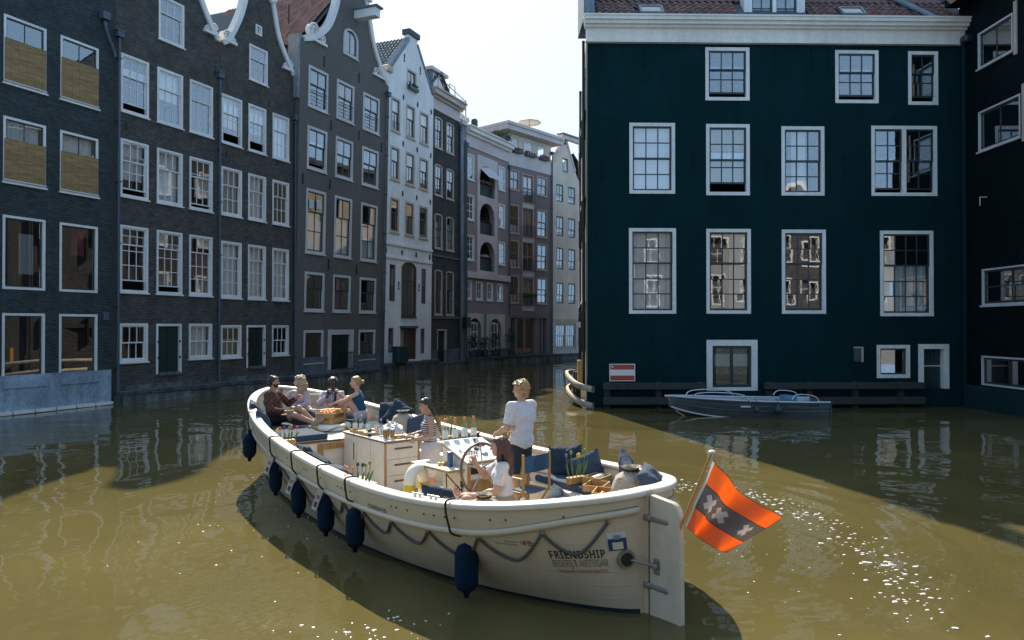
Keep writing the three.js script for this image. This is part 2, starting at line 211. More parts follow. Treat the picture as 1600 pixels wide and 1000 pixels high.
// one window: the casing is the part; sashes, panes, sill and curtain hang under it
function windowAt(house, o) {
  const { u0, u1, h0, h1 } = o, cw = o.cw ?? 0.10, fr = o.z ?? 0.015, casMat = o.cas ?? M.white, sm = o.sash ?? M.white, st = o.stile ?? 0.045, bar = o.bar ?? 0.026, cb = o.cb ?? cw;
  const arch = o.arch ?? 0, list = [[u0, u0 + cw, h0, h1 - arch, -0.14, fr], [u1 - cw, u1, h0, h1 - arch, -0.14, fr], [u0 + cw, u1 - cw, h0, h0 + cb, -0.14, fr]];
  let g;
  if (!arch) { list.push([u0 + cw, u1 - cw, h1 - cw, h1, -0.14, fr]); if (o.mull) for (const m of o.mull) list.push([m - cw * 0.6, m + cw * 0.6, h0 + cb, h1 - cw, -0.14, fr - 0.004]); g = boxes(list); } else {
    const c = (u0 + u1) / 2, r = (u1 - u0) / 2, s = new THREE.Shape(), n = 12;
    s.moveTo(u1, h1 - arch); for (let k = 1; k <= n; k++) { const a = k / n * Math.PI; s.lineTo(c + r * Math.cos(a), h1 - arch + arch * Math.sin(a)); }
    const q = (r - cw) / r, q2 = (arch - cw * 0.8) / arch; for (let k = n; k >= 0; k--) { const a = k / n * Math.PI; s.lineTo(c + r * q * Math.cos(a), h1 - arch + arch * q2 * Math.sin(a)); }
    const e = new THREE.ExtrudeGeometry(s, { depth: 0.14 + fr, bevelEnabled: false }); e.translate(0, 0, -0.14); g = merge([boxes(list), e]);
  }
  const w = mesh(o.name ?? 'window', g, casMat, house); if (o.label) w.userData.label = o.label;
  const lights = []; { const ms = [u0 + cw, ...(o.mull ?? []), u1 - cw]; for (let k = 0; k + 1 < ms.length; k++) lights.push([ms[k] + (k ? cw * 0.6 : 0), ms[k + 1] - (k + 2 < ms.length ? cw * 0.6 : 0)]); }
  const top = h1 - cw, bot = h0 + cb, split = bot + (top - bot) * (1 - (o.split ?? 0.36));
  for (const [x0, x1] of lights) {
    const sash = (y0, y1, cols, rows, z, topRail = st) => {
      if (y1 - y0 < 0.06) return;
      const L = [[x0, x0 + st, y0, y1, z - 0.02, z + 0.022], [x1 - st, x1, y0, y1, z - 0.02, z + 0.022], [x0 + st, x1 - st, y0, y0 + st, z - 0.02, z + 0.022], [x0 + st, x1 - st, y1 - topRail, y1, z - 0.02, z + 0.022]];
      const cwid = (x1 - x0 - 2 * st) / cols, rh = (y1 - y0 - st - topRail) / rows;
      for (let c = 1; c < cols; c++) L.push([x0 + st + c * cwid - bar / 2, x0 + st + c * cwid + bar / 2, y0 + st, y1 - topRail, z - 0.014, z + 0.016]);
      for (let r = 1; r < rows; r++) L.push([x0 + st, x1 - st, y0 + st + r * rh - bar / 2, y0 + st + r * rh + bar / 2, z - 0.012, z + 0.013]);
      mesh('sash', boxes(L), sm, w);
      for (let c = 0; c < cols; c++) for (let r = 0; r < rows; r++) {
        const p = mesh('pane', paneGeo, M.glass, w); p.scale.set(cwid - (cols > 1 ? bar * 0.7 : 0), rh - (rows > 1 ? bar * 0.7 : 0), 0.004);
        p.position.set(x0 + st + (c + 0.5) * cwid, y0 + st + (r + 0.5) * rh, z); p.rotation.set((rnd() - 0.5) * 0.009, (rnd() - 0.5) * 0.009, 0); p.castShadow = false;
      }
    };
    if (o.up === 0) sash(bot, top, o.cols, o.low, -0.075);
    else { const gap = (o.open ?? 0) * (split - bot); sash(split - st * 0.5, top, o.cols, o.up, -0.052); sash(bot + gap, split + st * 0.5 + Math.min(gap, (top - split) * 0.8), o.colsLow ?? o.cols, o.low, -0.098); }
    if (o.curtain) { const [mat, a, b, f] = o.curtain; const cv = mesh('curtain', f ? blindGeo : curtainGeos[Math.floor(rnd() * 3)], mat, w); cv.scale.set((x1 - x0) * 0.97, (top - bot) * (b - a), f ? 0.012 : 1.2); cv.position.set((x0 + x1) / 2, bot + (top - bot) * (a + b) / 2, -0.24); if (o.half) { cv.scale.x *= 0.42; cv.position.x += o.half * (x1 - x0) * 0.27; } }
  }
  if (o.sill !== false) mesh('sill', boxes([[u0 - 0.04, u1 + 0.04, h0 - 0.06, h0 - 0.002, -0.1, fr + 0.06]]), o.sillMat ?? casMat, w);
  if (o.rail) { const L = [[u0 + cw, u1 - cw, h0 + cb + o.rail, h0 + cb + o.rail + 0.035, fr + 0.01, fr + 0.045]]; const n = o.railN ?? 3; for (let k = 1; k <= n; k++) L.push([u0 + cw, u1 - cw, h0 + cb + o.rail * k / (n + 1), h0 + cb + o.rail * k / (n + 1) + 0.018, fr + 0.018, fr + 0.036]); mesh('railing', boxes(L), M.iron, w); }
  return w;
}
function railing(house, u0, u1, h0, h1, z, n = 14) { const L = [[u0, u1, h1 - 0.04, h1, z, z + 0.04], [u0, u1, h0, h0 + 0.03, z, z + 0.04]]; for (let k = 0; k <= n; k++) { const x = lerp(u0 + 0.01, u1 - 0.01, k / n); L.push([x - 0.009, x + 0.009, h0 + 0.03, h1 - 0.04, z + 0.011, z + 0.029]); } return mesh('railing', boxes(L), M.iron, house); }
function drainpipe(house, u, h0, h1, r = 0.055, mat = M.pipe) {
  const p = mesh('drainpipe', rod([u, h0, 0.11], [u, h1, 0.11], r), mat, house);
  mesh('hopper', merge([rbox(0.30, 0.22, 0.22, 0.02, u, h1 + 0.14, 0.12), rbox(0.36, 0.06, 0.26, 0.015, u, h1 + 0.275, 0.12)]), mat, p);
  for (let h = h0 + 1; h < h1; h += 2.4) mesh('bracket', boxes([[u - r - 0.03, u + r + 0.03, h, h + 0.05, 0.0, 0.18]]), mat, p); return p;
}
function shell(house, w, eave, ridge, depth, wallMat, roofMat, o = {}) { // side and back walls, pitched roof, floors: keeps the rooms dark and casts the shadow
  const a = o.inset ?? 0.02;
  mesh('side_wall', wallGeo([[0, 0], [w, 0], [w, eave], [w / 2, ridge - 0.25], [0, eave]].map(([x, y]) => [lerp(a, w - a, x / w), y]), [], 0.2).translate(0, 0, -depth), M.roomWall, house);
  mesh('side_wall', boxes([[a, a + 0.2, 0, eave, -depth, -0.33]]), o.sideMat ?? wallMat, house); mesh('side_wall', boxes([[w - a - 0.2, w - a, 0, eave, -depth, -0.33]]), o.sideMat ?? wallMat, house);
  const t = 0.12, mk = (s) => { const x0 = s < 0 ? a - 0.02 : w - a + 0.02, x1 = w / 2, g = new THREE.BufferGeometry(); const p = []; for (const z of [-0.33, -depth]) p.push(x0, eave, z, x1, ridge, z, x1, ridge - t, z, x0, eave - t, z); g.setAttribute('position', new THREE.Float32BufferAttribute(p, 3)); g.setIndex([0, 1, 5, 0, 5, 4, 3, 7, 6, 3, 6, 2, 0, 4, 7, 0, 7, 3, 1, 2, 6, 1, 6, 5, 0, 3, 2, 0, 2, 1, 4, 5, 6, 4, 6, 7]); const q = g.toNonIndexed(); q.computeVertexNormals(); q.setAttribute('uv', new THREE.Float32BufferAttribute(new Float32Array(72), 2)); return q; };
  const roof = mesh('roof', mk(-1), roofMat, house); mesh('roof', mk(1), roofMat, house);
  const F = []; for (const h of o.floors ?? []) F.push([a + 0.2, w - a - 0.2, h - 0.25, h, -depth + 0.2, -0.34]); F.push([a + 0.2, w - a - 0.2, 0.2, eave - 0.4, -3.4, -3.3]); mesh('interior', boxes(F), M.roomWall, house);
  return roof;
}
// wavy pantile rows laid on a slope from (x0,y0,z) along +depth; joined, too small to pick apart
function tileSheet(x0, y0, x1, y1, z0, z1, rows, waves, amp = 0.05) {
  const g = gridGeo(Math.round(waves * 6), rows * 4, (a, b) => { const r = b * rows, f = r - Math.floor(r - 1e-6), L = Math.hypot(x1 - x0, y1 - y0), nx = -(y1 - y0) / L, ny = (x1 - x0) / L, s = Math.sign(ny) || 1, h = amp * Math.sin(a * waves * 6.283) + 0.05 * (1 - f) + 0.06; return [lerp(x0, x1, b) + nx * h * s, lerp(y0, y1, b) + ny * h * s, lerp(z0, z1, a)]; });
  const n = g.attributes.uv.count, col = new Float32Array(n * 3); for (let i = 0; i < n; i++) { const c = Math.floor(g.attributes.uv.getX(i) * waves + 0.2), r = Math.floor(g.attributes.uv.getY(i) * rows - 1e-6), k = 0.55 + 0.95 * nz2(c * 3.1 + 0.5, r * 4.7 + 20.5); col.set([k, k * 0.97, k * 0.95], i * 3); } g.setAttribute('color', new THREE.BufferAttribute(col, 3)); return g;
}
// trim strip following a polyline of the gable edge, with thickness
function edgeTrim(pts, wid, z0, z1) {
  const s = new THREE.Shape(), n = pts.length, off = [];
  for (let i = 0; i < n; i++) { const a = pts[Math.max(0, i - 1)], b = pts[Math.min(n - 1, i + 1)], d = Math.hypot(b[0] - a[0], b[1] - a[1]); off.push([-(b[1] - a[1]) / d, (b[0] - a[0]) / d]); }
  s.moveTo(pts[0][0] + off[0][0] * wid * 0.3, pts[0][1] + off[0][1] * wid * 0.3); for (let i = 1; i < n; i++) s.lineTo(pts[i][0] + off[i][0] * wid * 0.3, pts[i][1] + off[i][1] * wid * 0.3);
  for (let i = n - 1; i >= 0; i--) s.lineTo(pts[i][0] - off[i][0] * wid * 0.7, pts[i][1] - off[i][1] * wid * 0.7);
  const g = new THREE.ExtrudeGeometry(s, { depth: z1 - z0, bevelEnabled: true, bevelThickness: 0.02, bevelSize: 0.02, bevelSegments: 1 }); g.translate(0, 0, z0); return g;
}
function scroll(house, u, h, s, dir) { // carved volute on the gable shoulder
  const pts = []; for (let k = 0; k <= 44; k++) { const a = k / 44 * 3.6 * Math.PI, r = s * 0.5 * (1 - k / 44 * 0.86); pts.push([u + dir * r * Math.cos(a), h + r * Math.sin(a), 0.08]); }
  const pts2 = []; for (let k = 0; k <= 30; k++) { const a = k / 30 * 2.8 * Math.PI, r = s * 0.30 * (1 - k / 30 * 0.8); pts2.push([u - dir * s * 0.85 + dir * r * Math.cos(a), h - s * 0.28 + r * Math.sin(a), 0.08]); }
  const d1 = new THREE.CylinderGeometry(s * 0.46, s * 0.46, 0.3, 20); d1.rotateX(Math.PI / 2); d1.translate(u, h, -0.11); const d2 = new THREE.CylinderGeometry(s * 0.27, s * 0.27, 0.3, 16); d2.rotateX(Math.PI / 2); d2.translate(u - dir * s * 0.85, h - s * 0.28, -0.11);
  const base = box(s * 1.75, 0.14, 0.4, u - dir * s * 0.38, h - s * 0.60, -0.06);
  mesh('scroll', merge([d1, d2, base, tube(pts, s * 0.075, 60, 6), tube(pts2, s * 0.06, 40, 6)]), M.trim, house);
}
function archCurve(ctrl, n = 16) { const c = new THREE.CatmullRomCurve3(ctrl.map(([x, y]) => V(x, y, 0)), false, 'catmullrom', 0.5); return c.getPoints(n).map((p) => [p.x, p.y]); }
const pieces = (name, list, mat, parent) => list.map((b) => mesh(name, boxes(Array.isArray(b[0]) ? b : [b]), mat, parent));
const hole = (o, m = 0.012) => [o.u0 + m, o.u1 - m, o.h0 + m, o.h1 - m, o.arch ? o.arch - m : 0];

// --- A: dark brick house with bamboo blinds, at the left edge
{
  const w = 7.0, h = facade('canal_house', 'dark brick canal house with brown bamboo blinds and pale blue plinth', -18.19, 22.02, 23.56);
  const wins = []; const cols = [[0.55, 2.0], [2.83, 4.29], [4.81, 6.31]];
  const rows = [[11.21, 13.51], [7.87, 10.08], [4.26, 6.75], [1.18, 3.45]];
  rows.forEach(([h0, h1], r) => cols.forEach(([u0, u1], c) => wins.push(r < 2
    ? { u0, u1, h0, h1, cw: 0.085, cols: 2, up: 1, low: 1, colsLow: 1, split: 0.38, sash: M.dkSash, sill: true, blind: true, curtain: r ? [M.curtain, 0.5, 1] : null }
    : { u0, u1, h0, h1, cw: 0.085, cols: 1, up: 0, low: 1, sash: M.dkSash, sill: false, r, c, curtain: c === 2 && r === 2 ? [M.redCloth, 0.55, 1] : c === 1 && r === 2 ? [M.curtainDim, 0.2, 0.8] : null, half: c === 2 ? 0.3 : c === 1 ? 0.6 : 0 })));
  mesh('wall', wallGeo([[0, 0.1], [w, 0.1], [w, 17.4], [0, 17.4]], wins.map((o) => hole(o))), M.brickA, h);
  for (const o of wins) { const wm = windowAt(h, o); if (o.blind) { const b = mesh('bamboo_blind', boxes([[o.u0 + 0.03, o.u1 - 0.03, o.h0 + 0.05, o.h0 + (o.h1 - o.h0) * 0.66, 0.035, 0.05]]), M.bamboo, wm); mesh('blind_roll', rod([o.u0 + 0.0, o.h0 + 0.06, 0.05], [o.u1, o.h0 + 0.06, 0.05], 0.028), M.casD, wm); } if (o.h0 < 2) mesh('sill', boxes([[o.u0 - 0.03, o.u1 + 0.03, o.h0 - 0.27, o.h0 - 0.004, 0.0, 0.12]]), M.plinthA, wm); }
  pieces('plinth', [[0, w - 0.15, -0.3, 1.34, 0.006, 0.075]], M.plinthA, h); for (let k = 0; k < 9; k++) mesh('plinth_block', boxes([[0.1 + k * 0.76, 0.8 + k * 0.76, 0.02, 0.13, 0.08, 0.16]]), M.trim, h);
  mesh('vent', rbox(0.22, 0.3, 0.1, 0.02, 6.62, 3.38, 0.05), M.pipe, h);
  shell(h, w, 17.4, 20.4, 11, M.brickA, M.tileGrey, { floors: [0.9, 4, 7.5, 10.9, 14.2] });
  mesh('cornice', boxes([[0, w, 17.4, 17.9, -0.3, 0.35]]), M.trim, h);
  const p = mesh('drainpipe', tube([[6.45, 14.6, 0.16], [6.5, 14.3, 0.16], [6.85, 13.6, 0.14], [6.92, 13.4, 0.13]], 0.055, 20, 7), M.pipe, h); mesh('hopper', rbox(0.34, 0.3, 0.26, 0.03, 6.45, 14.8, 0.16), M.pipe, p);
}
// --- B and C: brick twins with white sash windows and bell gables
function bellHouse(label, X, Z, w, brick, cols, rows, opts) {
  const h = facade('canal_house', label, X, Z, 23.56), sh = 16.0, top = 20.0, cx = opts.cx, nw = opts.nw;
  const left = archCurve([[0.15, sh], [0.55, sh + 0.35], [cx - nw - 0.35, sh + 1.6], [cx - nw, sh + 2.7], [cx - nw + 0.05, top - 0.9]], 18), right = archCurve([[w - 0.1, sh], [w - 0.5, sh + 0.5], [cx + nw + 0.45, sh + 1.5], [cx + nw + 0.1, sh + 2.7], [cx + nw, top - 0.9]], 18);
  const cap = archCurve([[cx + nw, top - 0.9], [cx + nw * 0.7, top - 0.25], [cx, top], [cx - nw * 0.7, top - 0.25], [cx - nw + 0.05, top - 0.9]], 14);
  const wins = [];
  rows.forEach(([h0, h1, low, split], r) => cols.forEach(([u0, u1], c) => { if (r === 3 && c === 1) return; wins.push({ u0, u1, h0, h1, cols: 3, up: 1, low, split, cw: 0.095, sash: M.white, stile: 0.05, bar: 0.032, ...(opts.each(r, c) ?? {}) }); }));
  wins.push({ ...opts.attic, cols: 3, up: 1, low: 2, split: 0.36, cw: 0.09, bar: 0.032 });
  if (opts.tiny) wins.push({ ...opts.tiny, cols: 1, up: 0, low: 1, cw: 0.08, sill: false });
  const d = opts.door;
  mesh('wall', wallGeo([[0, 0.1], [w, 0.1], [w, sh - 0.12], ...right, ...cap.slice(1, -1), ...left.slice().reverse(), [0, sh - 0.12]], [...wins.map((o) => hole(o)), [d[0], d[1], d[2], d[3], 0]]), brick, h);
  wins.forEach((o) => windowAt(h, o));
  const dr = mesh('door', boxes([[d[0] + 0.1, d[1] - 0.1, d[2] + 0.06, d[3] - 0.1, -0.16, -0.1]]), M.greenDoor, h);
  mesh('door_frame', boxes([[d[0], d[0] + 0.1, d[2], d[3], -0.2, 0.01], [d[1] - 0.1, d[1], d[2], d[3], -0.2, 0.01], [d[0] + 0.1, d[1] - 0.1, d[3] - 0.1, d[3], -0.2, 0.01]]), M.white, dr); mesh('door_step', boxes([[d[0] + 0.1, d[1] - 0.1, d[2] - 0.06, d[2] + 0.06, -0.2, 0.06]]), M.stone, dr);
  const mid = (d[0] + d[1]) / 2; mesh('door_panel', boxes(opts.glazed ? [[d[0] + 0.24, mid - 0.07, d[2] + 0.15, d[2] + 0.9, -0.1, -0.085], [mid + 0.07, d[1] - 0.24, d[2] + 0.15, d[2] + 0.9, -0.1, -0.085]] : [[d[0] + 0.16, mid - 0.012, d[2] + 0.12, d[3] - 0.18, -0.1, -0.085], [mid + 0.012, d[1] - 0.16, d[2] + 0.12, d[3] - 0.18, -0.1, -0.085]]), M.greenDoor, dr);
  if (opts.glazed) for (const [a, b] of [[d[0] + 0.22, mid - 0.06], [mid + 0.06, d[1] - 0.22]]) { const p = mesh('pane', paneGeo, M.glass, dr); p.scale.set(b - a, 0.8, 0.006); p.position.set((a + b) / 2, d[2] + 1.42, -0.092); }
  pieces('hinge', [0.3, 0.62].flatMap((f) => [[d[0] + 0.06, d[0] + 0.14, lerp(d[2], d[3], f), lerp(d[2], d[3], f) + 0.1, 0.012, 0.03], [d[1] - 0.14, d[1] - 0.06, lerp(d[2], d[3], f), lerp(d[2], d[3], f) + 0.1, 0.012, 0.03]]), M.iron, dr);
  mesh('gable_trim', edgeTrim(left, 0.21, -0.26, 0.09), M.trim, h); mesh('gable_trim', edgeTrim(right.slice().reverse(), 0.21, -0.26, 0.09), M.trim, h); mesh('gable_cap', edgeTrim(cap.slice().reverse(), 0.34, -0.3, 0.16), M.trim, h);
  scroll(h, 0.40, sh + 0.38, 0.44, -1); scroll(h, w - 0.40, sh + 0.38, 0.44, 1);
  pieces('anchor', opts.anchors.map(([u, y]) => [u - 0.025, u + 0.025, y - 0.14, y + 0.14, 0, 0.03]), M.iron, h);
  shell(h, w, sh - 0.6, 18.5, 12, brick, opts.roof, { floors: [0.9, 4.0, 7.8, 11.1, 14.5] });
  pieces('plinth', [[0.02, w - 0.02, 0.12, 0.66, 0.004, 0.05]], M.stone, h);
  return h;
}
const WC = [M.curtain, 0, 1, true];
const hB = bellHouse('dark brick bell gabled house with white sash windows and closed green door', -15.39, 28.45, 5.29, M.brickB, [[0.25, 1.54], [1.94, 3.25], [3.61, 4.91]], [[11.44, 13.72, 2, 0.36], [8.11, 10.37, 2, 0.36], [4.35, 6.98, 3, 0.27], [1.59, 3.12, 1, 0.5]], {
  cx: 2.62, nw: 1.12, attic: { u0: 2.0, u1: 3.3, h0: 14.9, h1: 16.75 }, door: [1.94, 3.23, 1.03, 3.11], roof: M.slate, anchors: [[5.05, 14.6], [0.5, 10.9]],
  each: (r, c) => [[{ open: 0.2 }, { curtain: [M.curtain, 0.45, 1, true] }, {}], [{ open: 0.16, curtain: [M.curtain, 0.3, 1] }, { curtain: [M.curtain, 0, 1] }, { open: 0.1 }], [{ open: 0.2 }, { open: 0.12 }, { curtain: [M.redCloth, 0.2, 0.9], half: 1 }], [{ curtain: null }, {}, { curtain: [M.curtain, 0, 1], half: 0 }]][r][c] });
drainpipe(hB, 0.1, 0.4, 14.2);
const hC = bellHouse('dark brick bell gabled house with small square attic window and glazed green door', -13.27, 33.32, 5.08, M.brickC, [[0.11, 1.38], [1.79, 2.99], [3.44, 4.66]], [[11.4, 13.64, 2, 0.36], [8.11, 10.31, 2, 0.36], [4.31, 6.91, 3, 0.27], [1.55, 3.06, 1, 0.5]], {
  cx: 2.5, nw: 0.95, attic: { u0: 1.83, u1: 3.08, h0: 14.81, h1: 16.52 }, tiny: { u0: 2.25, u1: 2.68, h0: 17.12, h1: 17.61 }, door: [1.71, 2.99, 1.03, 3.06], roof: M.tileGrey, glazed: true, anchors: [[3.2, 14.0], [0.4, 10.9]],
  each: (r, c) => [[{ open: 0.3, curtain: [M.curtain, 0.35, 1] }, { open: 0.3, curtain: [M.curtain, 0.4, 1] }, { curtain: [M.curtain, 0, 1] }], [{ curtain: [M.curtainDim, 0, 1] }, { curtain: [M.curtain, 0, 1] }, {}], [{ curtain: WC }, { curtain: WC }, { curtain: WC }], [{ curtain: [M.curtainGold, 0, 0.6, true] }, {}, {}]][r][c] });
drainpipe(hC, -0.08, 0.4, 14.2); drainpipe(hC, 5.02, 0.4, 13.6);
mesh('roof_rail', tube([[1.2, 20.3, -2], [2.5, 20.5, -2.4], [2.6, 19.5, -2.4]], 0.025, 12, 5), M.iron, hB);
// --- D: wide dark grey house
{
  const w = 8.05, h = facade('canal_house', 'wide dark grey rendered house with dark sashes and hooded hoist beam', -11.23, 37.99, 23.56, 1.2), sh = 18.0, top = 23.4, cx = 4.15;
  const left = archCurve([[0.2, sh], [1.0, sh + 0.35], [2.1, sh + 1.3], [2.75, sh + 2.6], [2.95, sh + 3.6], [3.0, sh + 4.2]], 18), right = archCurve([[w - 0.1, sh], [w - 0.7, sh + 0.6], [6.5, sh + 1.8], [6.05, sh + 3.0], [5.75, sh + 3.9], [5.5, sh + 4.3]], 18), cap = archCurve([[5.5, sh + 4.3], [5.1, top - 0.2], [4.25, top], [3.4, top - 0.25], [3.0, sh + 4.2]], 12);
  const cols = [[0.65, 2.29], [3.04, 4.66], [5.53, 7.23]], wins = [], S = { sash: M.dkSash, cas: M.casD, cw: 0.14, stile: 0.07, bar: 0.05 };
  [[14.57, 16.74], [11.32, 13.57], [6.88, 10.28], [3.81, 5.89], [1.05, 2.8]].forEach(([h0, h1], r) => cols.forEach(([u0, u1], c) => { if (r === 4 && c === 1) return; wins.push({ u0, u1, h0, h1, ...S, cols: 2, up: 1, low: r === 2 ? 2 : 1, split: r === 2 ? 0.34 : 0.42, rail: r === 0 ? 0.75 : 0, ...(r === 2 ? { curtain: [M.curtain, 0, 0.66, true], cols: 2 } : {}), ...(r === 3 ? { curtain: c === 1 ? [M.redCloth, 0, 0.9] : null } : {}), ...(r === 1 && c === 0 ? { open: 0.16 } : {}), ...(r === 4 ? { up: 0, low: 1, cols: 1 } : {}) }); }));
  wins.push({ u0: 3.55, u1: 4.95, h0: 18.34, h1: 19.9, arch: 0.55, cols: 2, up: 0, low: 1, ...S });
  const d = [2.67, 5.03, 0.61, 2.82];
  mesh('wall', wallGeo([[0, 0.1], [w, 0.1], [w, sh - 0.1], ...right, ...cap.slice(1, -1), ...left.slice().reverse(), [0, sh - 0.1]], [...wins.map((o) => hole(o)), [d[0], d[1], d[2], d[3], 0]]), M.renderD, h);
  wins.forEach((o, i) => { const wm = windowAt(h, o); if (i === 6) for (const [a, b] of [[0.95, 8.95], [1.55, 9.0]]) mesh('vent_box', rbox(0.34, 0.5, 0.08, 0.03, a + 0.1, b + 0.5, 0.03), M.casD, wm); });
  const dr = mesh('door', boxes([[d[0] + 0.3, 3.84, d[2] + 0.06, d[3] - 0.28, -0.2, -0.12], [3.86, d[1] - 0.3, d[2] + 0.06, d[3] - 0.28, -0.2, -0.12]]), M.greenDoor, h);
  mesh('door_frame', boxes([[d[0], d[0] + 0.3, d[2], d[3], -0.2, 0.03], [d[1] - 0.3, d[1], d[2], d[3], -0.2, 0.03], [d[0] + 0.3, d[1] - 0.3, d[3] - 0.28, d[3], -0.2, 0.03]]), M.casD, dr); railing(dr, 3.6, d[1] - 0.1, d[2] + 0.05, 1.55, 0.06, 10);
  pieces('plinth', [[0.02, d[0] - 0.02, 0.1, 1.35, 0.004, 0.05], [d[1] + 0.02, w - 0.02, 0.1, 1.35, 0.004, 0.05], [d[0] - 0.02, d[1] + 0.02, 0.1, 0.58, 0.004, 0.05]], M.plinthD, h);
  mesh('gable_trim', edgeTrim(left, 0.27, -0.26, 0.1), M.trim, h); mesh('gable_trim', edgeTrim(right.slice().reverse(), 0.27, -0.26, 0.1), M.trim, h); mesh('gable_cap', edgeTrim(cap.slice().reverse(), 0.4, -0.3, 0.2), M.trim, h);
  scroll(h, 1.0, sh + 0.62, 0.8, -1); scroll(h, w - 0.75, sh + 0.5, 0.7, 1); mesh('capital', rbox(0.6, 0.4, 0.5, 0.06, 5.65, sh + 4.25, 0.02), M.trim, h);
  const bm = mesh('hoist_beam', rbox(0.5, 0.5, 1.5, 0.03, 4.75, 20.85, 0.7), M.trim, h); mesh('beam_hood', rbox(0.72, 0.12, 1.75, 0.04, 4.75, 21.16, 0.72), M.zinc, bm);
  pieces('anchor', [[1.9, 17.3], [5.1, 17.4], [2.6, 14.0], [5.2, 14.1], [7.5, 13.9], [2.6, 10.8], [0.35, 10.7], [2.6, 6.4], [5.2, 6.3]].map(([u, y]) => [u - 0.035, u + 0.035, y - 0.28, y + 0.28, 0, 0.05]), M.iron, h);
  shell(h, w, sh - 0.6, 22.2, 13, M.renderD, M.slate, { floors: [0.9, 3.4, 6.6, 10.9, 14.2, 17.5] });
  const ts = mesh('roof_tiles', tileSheet(0.0, sh - 0.4, w / 2, 22.2, -0.4, -9, 14, 34), std(C(0.26, 0.12, 0.085), 0.65, { vertexColors: true }), h); ts.userData.kind = 'stuff';
  const ch = mesh('chimney', rbox(0.9, 1.2, 0.7, 0.02, 0.35, sh + 0.3, -3.2), M.casD, h); mesh('vent_hood', rod([0.9, sh + 1.2, -1.6], [0.9, sh + 2.2, -1.6], 0.04), M.iron, h);
  mesh('parapet', boxes([[-0.14, 0.1, sh - 3.2, sh + 0.1, -0.7, -0.02]]), M.greyG, h);
  drainpipe(h, 8.0, 0.5, 17.1);
}
